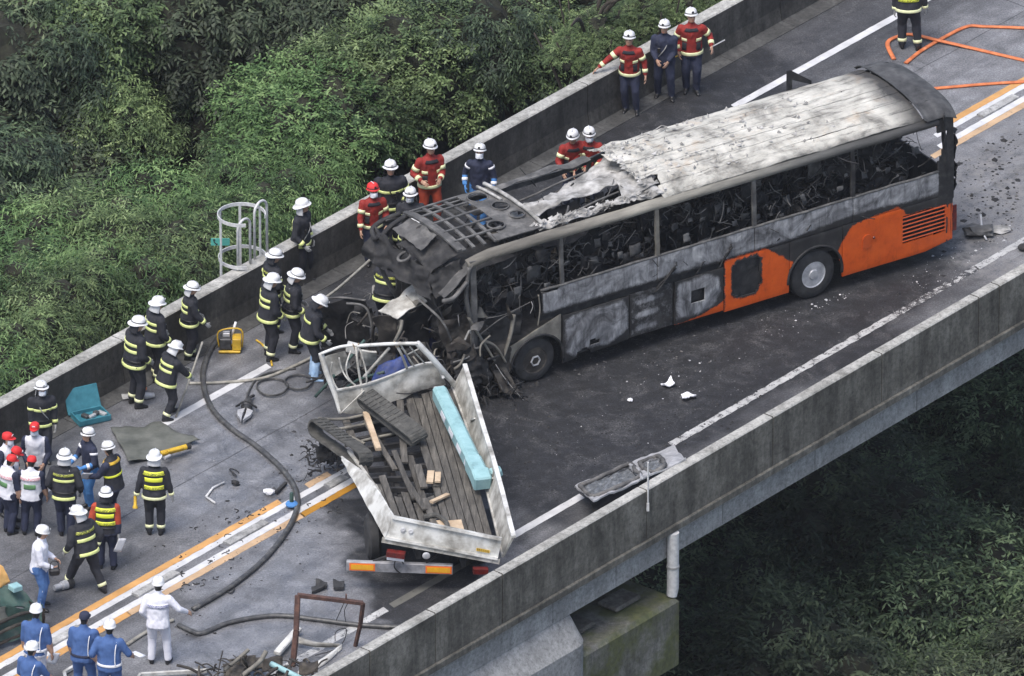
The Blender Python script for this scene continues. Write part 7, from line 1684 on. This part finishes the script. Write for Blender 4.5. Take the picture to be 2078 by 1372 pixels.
person('firefighter striding across the road with lettered coat', (160, 1038), 318, 'fire', (172, 1196), sc=1.0, over=dict(bands=[('b', .33, .07, 'patch_dark'), ('b', .18, .065, 'lime'), ('b', -.09, .06, 'lime'), ('fore', .75, .06, 'pale_lime'), ('shin', .80, .06, 'pale_lime')]), lean=14, hd=(18, -10), Lh=(-.30, .18, .84), Rh=(.26, -.05, .86), Lf=(-.14, .36), Rf=(.16, -.34), drop=.05, group=FG)
pj_ = person('man in white shirt and blue trousers with striped seam', (76, 1060), 98, 'jean', (82, 1232), Lh=(-.16, .26, 1.02), Rh=(.20, .28, .98), hd=(16, 0))
lg = pj_['legs'][1]; m = MB(); m.tube([pj_['Mw'] @ (lg[0] + Vector((.085, 0, -.08))), pj_['Mw'] @ (lg[1] + Vector((.075, 0, 0))), pj_['Mw'] @ (lg[2] + Vector((.062, 0, .06)))], .012, 5)
o = m.build('trouser_stripe', M['paper']); o.parent = pj_['root']; o.matrix_parent_inverse = (Matrix.Translation(pj_['root'].location) @ Matrix.Rotation(-R_(98), 4, 'Z') @ Matrix.Scale(pj_['root'].scale[0], 4)).inverted()
e = empty('camera_bag', pj_['R'] + Vector((.03, -.04, -.06)), .2, 'small black bag held by the man in blue trousers', 'bag')
m = MB(); m.box((0, 0, 0), (.2, .12, .14), b=.03); m.build('bag_body', M['black_leather'], e)
m = MB(); m.tube(wire([(-.08, 0, .06), (-.06, 0, .2), (.06, 0, .2), (.08, 0, .06)], 4), .01, 6); m.build('bag_strap', M['black_leather'], e, smooth=True)
person('man all in white with helmet seen from behind, one arm held out', (328, 1167), 6, 'white', (322, 1346), Lh=(-.28, .12, .92), Rh=(.52, .20, 1.02), Lf=(-.15, .02), Rf=(.15, .02), hd=(8, 4))
# --- policemen
def lanyard(p):
    m = MB(); P = [p['Mw'] @ (p['T'](.46) + p['tx'] * .15 - p['ty'] * .07), p['Mw'] @ (p['T'](.34) + p['tx'] * .14 - p['ty'] * .14), p['Mw'] @ (p['T'](.14) + p['tx'] * .13 - p['ty'] * .145), p['Mw'] @ (p['T'](.02) + p['tx'] * .14 - p['ty'] * .15)]
    m.tube(wire(P, 4), .010, 5); o = m.build('lanyard', M['paper'], smooth=True); o.parent = p['root']; r = p['root']; o.matrix_parent_inverse = (Matrix.Translation(r.location) @ Matrix.Rotation(r.rotation_euler.z, 4, 'Z') @ Matrix.Scale(r.scale[0], 4)).inverted()
p1 = person('policeman in blue shirt and pale trousers with white helmet', (71, 1228), 18, 'police', None, sc=1.02, over=dict(leg='white_shirt'), Lh=(-.26, .1, .84), Rh=(.30, .10, .80), hd=(10, 4), group=PG); lanyard(p1)
p2 = person('policeman in blue with helmet strap, one hand held forward', (60, 1303), 32, 'police', None, sc=1.0, Lh=(-.2, .2, .92), Rh=(.26, .30, .95), hd=(14, 8), group=PG); lanyard(p2)
p3 = person('policeman in blue uniform wearing a navy cap', (168, 1241), 14, 'police', None, sc=1.0, helmet='ncap', hmat='navy', Lh=(-.24, .1, .84), Rh=(.26, .16, .88), hd=(8, 12), over=dict(bands=[('t', -.02, .045, 'navy')]), group=PG); lanyard(p3)
p4 = person('policeman in blue uniform with white helmet holding a clipboard', (221, 1260), 10, 'police', None, sc=1.0, Lh=(-.30, .10, .92), Rh=(.34, .26, .98), hd=(12, -4), group=PG); lanyard(p4)
sheet_of('clipboard', p4['R'] + Vector((.10, .05, .0)), (.22, .30), (1.2, .2, -.5), 'white clipboard held by the policeman with white helmet', 'paper')
sheet_of('clipboard', p1['R'] + Vector((.02, .02, -.12)), (.2, .28), (.3, .3, .3), 'white papers held by the policeman in pale trousers', 'paper')
bpy.data.scenes.remove(TMP)
# ================================================================ TREES
def leaf_mat(name, stops):
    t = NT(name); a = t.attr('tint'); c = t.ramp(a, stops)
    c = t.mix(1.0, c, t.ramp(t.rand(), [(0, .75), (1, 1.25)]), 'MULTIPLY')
    t.col(c); t.rough(.55); t.spec(.3)
    tr = t.n('BsdfTranslucent'); t.l(c, tr.inputs[0]); mx = t.n('MixShader'); mx.inputs[0].default_value = .22
    out = t.t.nodes['Material Output']; t.l(t.b.outputs[0], mx.inputs[1]); t.l(tr.outputs[0], mx.inputs[2]); t.l(mx.outputs[0], out.inputs[0]); return t.mat
M['leaf_mid'] = leaf_mat('mid_green_leaf', [(0, (0.026, 0.039, 0.026)), (.35, (0.051, 0.077, 0.046)), (.7, (0.096, 0.145, 0.069)), (1, (0.215, 0.286, 0.147))])
M['leaf_bright'] = leaf_mat('bright_green_leaf', [(0, (0.028, 0.052, 0.024)), (.35, (0.057, 0.109, 0.040)), (.7, (0.110, 0.195, 0.065)), (1, (0.224, 0.329, 0.129))])
M['leaf_yellow'] = leaf_mat('yellow_green_leaf', [(0, (0.036, 0.055, 0.027)), (.35, (0.071, 0.111, 0.045)), (.7, (0.137, 0.197, 0.076)), (1, (0.272, 0.350, 0.161))])
M['leaf_dark'] = leaf_mat('dark_green_leaf', [(0, (0.025, 0.034, 0.022)), (.35, (0.048, 0.065, 0.040)), (.7, (0.081, 0.108, 0.060)), (1, (0.144, 0.181, 0.094))])
M['bark'] = simple('bark', [(.3, (.025, .020, .016)), (.7, (.07, .058, .046))], 5, 6, .9, bump=.5, bscale=20)
def leaves_mesh(name, base, dirn, nrm, ln, wd, tint, mat):
    N = len(base); sd = np.cross(dirn, nrm); sd /= np.linalg.norm(sd, axis=1)[:, None] + 1e-9
    V_ = np.empty((N, 4, 3)); L = ln[:, None]; Wd = wd[:, None]
    V_[:, 0] = base; V_[:, 1] = base + dirn * L * .45 + sd * Wd * .5 - nrm * L * .05; V_[:, 2] = base + dirn * L - nrm * L * .12; V_[:, 3] = base + dirn * L * .45 - sd * Wd * .5 - nrm * L * .05
    me = bpy.data.meshes.new(name); me.vertices.add(N * 4); me.vertices.foreach_set('co', V_.ravel()); me.loops.add(N * 6); me.polygons.add(N * 2)
    i0 = np.arange(N)[:, None] * 4; tri = np.concatenate([i0 + [0, 1, 2], i0 + [0, 2, 3]], 1)
    me.loops.foreach_set('vertex_index', tri.ravel().astype(np.int32)); me.polygons.foreach_set('loop_start', np.arange(N * 2, dtype=np.int32) * 3)
    at_ = me.attributes.new('tint', 'FLOAT', 'POINT'); at_.data.foreach_set('value', np.repeat(tint, 4).astype(np.float32))
    me.materials.append(mat); me.update(calc_edges=True); me.validate(); return me
LOB = {}
def _n(a): return a / (np.linalg.norm(a, axis=-1, keepdims=True) + 1e-9)
def make_crown(seed, Rr, H, lobes, K, tw, nl, ll, ww, mat, droop=.7, spray=.5):
    """crown of several rounded lobes, each covered in drooping leaf sprays"""
    r = np.random.RandomState(seed); C_, O_, T_ = [], [], []; LB_ = []
    for b in range(lobes):
        th = b * 2.399 + r.uniform(-.4, .4); cz = -.25 + 1.2 * (b + .5) / lobes; rad = math.sqrt(max(.02, 1 - min(1, cz * cz)))
        lc = np.array([math.cos(th) * rad * Rr * .66, math.sin(th) * rad * Rr * .66, cz * H * .68]) * r.uniform(.78, 1.14)
        lr = Rr * r.uniform(.20, .36); lt = r.uniform(.10, .55); m = int(K * (lr / Rr / .28) ** 1.7)
        LB_.append((lc, lr))
        d0 = _n(r.normal(0, 1, (m, 3))); d0[:, 2] = np.abs(d0[:, 2]) * .9 - .22; d0 = _n(d0)
        q = np.where(r.rand(m) < .85, r.uniform(.78, 1.05, m), r.uniform(.4, .8, m))[:, None]
        C_.append(lc + d0 * lr * q * np.array([1, 1, .85])); O_.append(d0); T_.append(lt - .08 + r.normal(0, .12, m) + .34 * np.clip(d0[:, 2], 0, 1))  # tint rises on upward-facing sprays: top light painted into the leaf colour
    LOB[seed] = LB_
    C = np.repeat(np.concatenate(C_), tw, 0); O = np.repeat(np.concatenate(O_), tw, 0); T = np.repeat(np.concatenate(T_), tw)
    N = len(C); d = O + r.normal(0, .5, (N, 3)); d[:, 2] += .15; d = _n(d); p = C + r.normal(0, .05, (N, 3)); B_, D_, N_, Tn = [], [], [], []
    for l in range(nl):
        d = _n(d + np.array([0, 0, -droop * .16])); p = p + d * (spray / nl); s = _n(np.cross(d, np.array([0, 0, 1.0])))
        ld = _n(d * .6 + s * (.65 if l % 2 else -.65) + np.array([0, 0, -.3 * droop]) + r.normal(0, .22, (N, 3)))
        nn = np.array([0, 0, 1.0]) + O * .5 + r.normal(0, .28, (N, 3)); nn = _n(nn - ld * (nn * ld).sum(1)[:, None])
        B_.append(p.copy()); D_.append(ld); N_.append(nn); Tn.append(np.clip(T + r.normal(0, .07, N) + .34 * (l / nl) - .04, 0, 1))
    B_ = np.concatenate(B_); M_ = len(B_)
    return leaves_mesh('crown', B_, np.concatenate(D_), np.concatenate(N_), ll * r.uniform(.6, 1.3, M_), ww * r.uniform(.7, 1.2, M_), np.concatenate(Tn), mat)
CR = {}
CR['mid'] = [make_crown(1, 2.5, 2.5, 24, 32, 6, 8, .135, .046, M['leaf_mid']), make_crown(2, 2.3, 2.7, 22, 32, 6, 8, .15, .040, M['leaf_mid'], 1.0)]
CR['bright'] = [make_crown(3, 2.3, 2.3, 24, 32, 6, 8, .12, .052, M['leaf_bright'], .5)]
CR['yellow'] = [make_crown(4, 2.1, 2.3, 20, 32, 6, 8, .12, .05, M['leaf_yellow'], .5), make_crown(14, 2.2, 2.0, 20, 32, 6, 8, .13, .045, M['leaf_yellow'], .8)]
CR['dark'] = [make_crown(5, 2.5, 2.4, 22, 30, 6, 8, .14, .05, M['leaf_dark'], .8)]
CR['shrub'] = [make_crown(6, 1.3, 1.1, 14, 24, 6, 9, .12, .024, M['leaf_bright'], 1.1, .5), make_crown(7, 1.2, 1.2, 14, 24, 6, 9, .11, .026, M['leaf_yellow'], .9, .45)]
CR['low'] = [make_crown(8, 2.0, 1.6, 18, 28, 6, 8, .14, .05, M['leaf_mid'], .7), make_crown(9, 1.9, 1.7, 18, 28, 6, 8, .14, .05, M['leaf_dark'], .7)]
M['shade_core'] = simple('painted_crown_shade', [(.3, (.010, .010, .007)), (.7, (.030, .032, .018))], 9, 6, .95, bump=.6, bscale=14)  # near-black cores added in crown lobes to block light and paint gaps dark
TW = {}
def shade_core_mesh(seed):
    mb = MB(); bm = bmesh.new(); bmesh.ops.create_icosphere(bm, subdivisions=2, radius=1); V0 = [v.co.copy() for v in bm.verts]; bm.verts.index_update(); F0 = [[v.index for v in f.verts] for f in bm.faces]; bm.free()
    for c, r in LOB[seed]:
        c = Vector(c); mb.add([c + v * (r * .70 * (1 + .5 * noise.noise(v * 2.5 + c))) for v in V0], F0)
    me = bpy.data.meshes.new('crown_shade_core'); me.from_pydata(mb.v, [], mb.f); me.materials.append(M['shade_core']); me.update(); return me
for sd in list(LOB): TW[sd] = shade_core_mesh(sd)
for lst in CR.values():
    for me_ in lst: me_['tw'] = 0
SEEDS = {'mid': (1, 2), 'bright': (3,), 'yellow': (4, 14), 'dark': (5,), 'shrub': (6, 7), 'low': (8, 9)}
CORE_M = {}
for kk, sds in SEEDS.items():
    for me_, sd in zip(CR[kk], sds): CORE_M[me_.name] = TW[sd]
def trunk_mesh(seed, H, R0, spread):
    rr = random.Random(seed); mb = MB()
    bend = Vector((rr.uniform(-.3, .3), rr.uniform(-.3, .3), 0)); P = [Vector((0, 0, -H)) + bend * (k / 6) ** 2 + Vector((0, 0, H * k / 6)) for k in range(7)]
    mb.tube(P, [R0 * (1 - .1 * k) for k in range(7)], 9)
    for k in range(9):
        a = rr.uniform(0, 6.28); s = P[3 + k % 4]; e = Vector((math.cos(a) * spread * rr.uniform(.5, .9), math.sin(a) * spread * rr.uniform(.5, .9), spread * rr.uniform(-.05, .6)))
        mb.tube(wire([s, s.lerp(e, .5) + Vector((0, 0, .15 * spread)), e], 4), [R0 * .5 * (1 - .09 * q) for q in range(9)], 6)
    me = bpy.data.meshes.new('trunk'); me.from_pydata(mb.v, [], mb.f); me.materials.append(M['bark']); me.polygons.foreach_set('use_smooth', [True] * len(mb.f)); me.update(); return me
TM = {'tall': [trunk_mesh(1, 6.5, .17, 1.8), trunk_mesh(2, 6.5, .15, 1.7)], 'short': [trunk_mesh(3, 2.6, .07, .9)], 'mid': [trunk_mesh(4, 4.0, .10, 1.3)]}
rt = random.Random(31)
def tree(name, u, n, z, kind, sc, label, cat, tk, group):
    root = empty(name, RD(u, n, max(terr(u, n), z - 9)), rt.uniform(0, 6.28), label, cat, group)
    for nm, me in (('crown', rt.choice(CR[kind])), ('trunk', rt.choice(TM[tk]))):
        o = bpy.data.objects.new(nm, me); link(o, root); o.location = (0, 0, z - root.location.z); o.scale = (sc, sc, sc * rt.uniform(.9, 1.1)) if nm == 'crown' else (sc, sc, 1)
        if nm == 'crown':
            o.rotation_euler = (rt.uniform(-.12, .12), rt.uniform(-.12, .12), rt.uniform(0, 6.28))
            iw = bpy.data.objects.new('crown_shade_core', CORE_M[me.name]); link(iw, o)
        else:
            h = {'tall': 6.5, 'short': 2.6, 'mid': 4.0}[tk]; o.scale = (1, 1, max(.4, (z - root.location.z) / h))
def tpx(px, py, z): return toRD(W(px, py, z))
LT = {'mid': ('olive green tree with drooping leaf sprays on the wooded slope', 'leafy_tree', 'mid green trees on the slope'), 'bright': ('fresh green tree with dense leaves on the slope below the parapet', 'leafy_tree', 'fresh green trees on the slope'),
      'yellow': ('yellow green tree with light tips on the wooded slope', 'leafy_tree', 'yellow green trees on the slope'), 'dark': ('dark green tree in the shade of the wooded slope', 'leafy_tree', 'dark trees on the slope')}
def T1(px, py, z, kind, sc=1.0, tk='tall'):
    u, n = tpx(px, py, z)
    if n - 2.2 * sc < 5.0 and z + 1.2 * sc > -1.0: n = max(n, 5.2 + 2.1 * sc)
    l, nm, g = LT[kind]; tree(nm, u, n, z, kind, sc, l, 'tree', tk, g)
# crowns placed from what the photo shows (px, py of the crown middle, its height)
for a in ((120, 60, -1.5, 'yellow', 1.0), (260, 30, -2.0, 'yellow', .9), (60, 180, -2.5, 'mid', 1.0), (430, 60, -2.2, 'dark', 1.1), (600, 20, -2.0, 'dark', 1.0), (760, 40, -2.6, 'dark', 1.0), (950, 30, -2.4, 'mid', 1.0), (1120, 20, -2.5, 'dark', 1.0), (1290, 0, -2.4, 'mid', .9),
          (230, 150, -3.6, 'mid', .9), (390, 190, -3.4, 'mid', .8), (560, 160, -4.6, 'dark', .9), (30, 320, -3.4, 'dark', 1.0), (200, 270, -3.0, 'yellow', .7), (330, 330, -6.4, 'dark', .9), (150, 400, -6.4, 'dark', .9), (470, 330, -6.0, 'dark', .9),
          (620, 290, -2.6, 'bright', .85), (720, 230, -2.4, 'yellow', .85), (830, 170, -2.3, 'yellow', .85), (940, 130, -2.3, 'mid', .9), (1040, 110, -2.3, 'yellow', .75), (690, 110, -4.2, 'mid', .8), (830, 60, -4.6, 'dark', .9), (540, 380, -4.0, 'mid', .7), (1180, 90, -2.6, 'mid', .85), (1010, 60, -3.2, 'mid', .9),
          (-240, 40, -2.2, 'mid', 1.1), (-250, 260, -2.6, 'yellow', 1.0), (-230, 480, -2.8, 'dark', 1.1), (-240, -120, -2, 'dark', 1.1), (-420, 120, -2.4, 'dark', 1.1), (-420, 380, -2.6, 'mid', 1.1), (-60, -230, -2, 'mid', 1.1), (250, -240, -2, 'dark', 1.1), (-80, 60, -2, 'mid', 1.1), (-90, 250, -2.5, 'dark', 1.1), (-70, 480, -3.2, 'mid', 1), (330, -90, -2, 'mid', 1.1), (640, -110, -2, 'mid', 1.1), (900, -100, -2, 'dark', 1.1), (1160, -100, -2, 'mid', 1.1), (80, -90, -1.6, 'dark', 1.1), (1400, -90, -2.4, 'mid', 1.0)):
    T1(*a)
SL = 'low feathery bright green shrub growing close to the parapet'
for px, py, z, sc in ((60, 560, -2.6, 1.25), (180, 520, -2.7, 1.2), (300, 480, -2.8, 1.2), (110, 660, -2.4, 1.2), (230, 610, -2.4, 1.1), (340, 570, -2.5, 1.1), (20, 740, -2.2, 1.1), (-30, 640, -2.4, 1.2), (400, 520, -2.6, 1.1), (520, 440, -2.8, 1.0), (470, 500, -2.6, .9), (620, 400, -2.6, .9), (-20, 820, -2.2, 1.1), (-150, 640, -2.4, 1.2), (-160, 800, -2.2, 1.2), (-280, 720, -2.4, 1.2), (120, 740, -2.6, .9)):
    u, n = tpx(px, py, z); n = max(n, 5.1 + 1.15 * sc); tree('shrub', u, n, z, 'shrub', sc, SL, 'shrub', 'short', 'feathery shrubs by the parapet')
# sprigs of young leaves that reach above the parapet top
for px, py, z, sc in ((1215, 80, .2, .34), (1300, 50, .3, .30), (1370, 28, .3, .30), (1440, 10, .35, .30), (1180, 110, .0, .32)):
    u, n = tpx(px, py, z); n = max(n, 5.0 + 1.3 * sc); tree('sapling', u, n, z, 'yellow', sc, 'slender sapling with yellow green leaves peeping over the parapet', 'sapling', 'mid', 'saplings behind the parapet')
# valley side: low growth in the shade under the viaduct
VN = ['dark bushy tree growing in the valley below the viaduct', 'olive bushy tree growing in the valley below the viaduct']
ru_ = random.Random(9)
for iu in range(14):
    for inn in range(8):
        u = -5 + iu * 2.4 + ru_.uniform(-.8, .8); n = -15 + inn * 2.5 + ru_.uniform(-.8, .8); zt = -6.8 + ru_.uniform(-.9, .9) - max(0, n + 6) * .12
        if -8 < u < -2.5 and n > -6: continue
        ctr = RD(u, n, zt); px_ = 1039 + SPX * ctr.x; py_ = 686 - SPX * (ctr.y * math.sin(ALPHA) + ctr.z * math.cos(ALPHA))
        if px_ < 1150 or px_ > 2350 or py_ < 500 or py_ > 1600: continue
        k = ru_.randrange(2); me_ = CR['low']; CR['_one'] = [me_[1 - k]]
        tree('valley_tree', u, n, zt, '_one', ru_.uniform(.9, 1.25), VN[k], 'tree', 'short', ['dark valley trees', 'olive valley trees'][k])

# ================================================================ thin haze between the helicopter and the scene
mb = MB(); mb.box((0, 0, 50), (1300, 1300, 184)); hz_ = mb.build('haze', [], kind='stuff')
hm = bpy.data.materials.new('haze'); hm.use_nodes = True; ht = hm.node_tree; ht.nodes.clear()
ho = ht.nodes.new('ShaderNodeOutputMaterial'); hv = ht.nodes.new('ShaderNodeVolumePrincipled'); hv.inputs['Density'].default_value = .00005; hv.inputs['Color'].default_value = (.9, .93, 1.0, 1)
ht.links.new(hv.outputs[0], ho.inputs['Volume']); hz_.data.materials.append(hm)
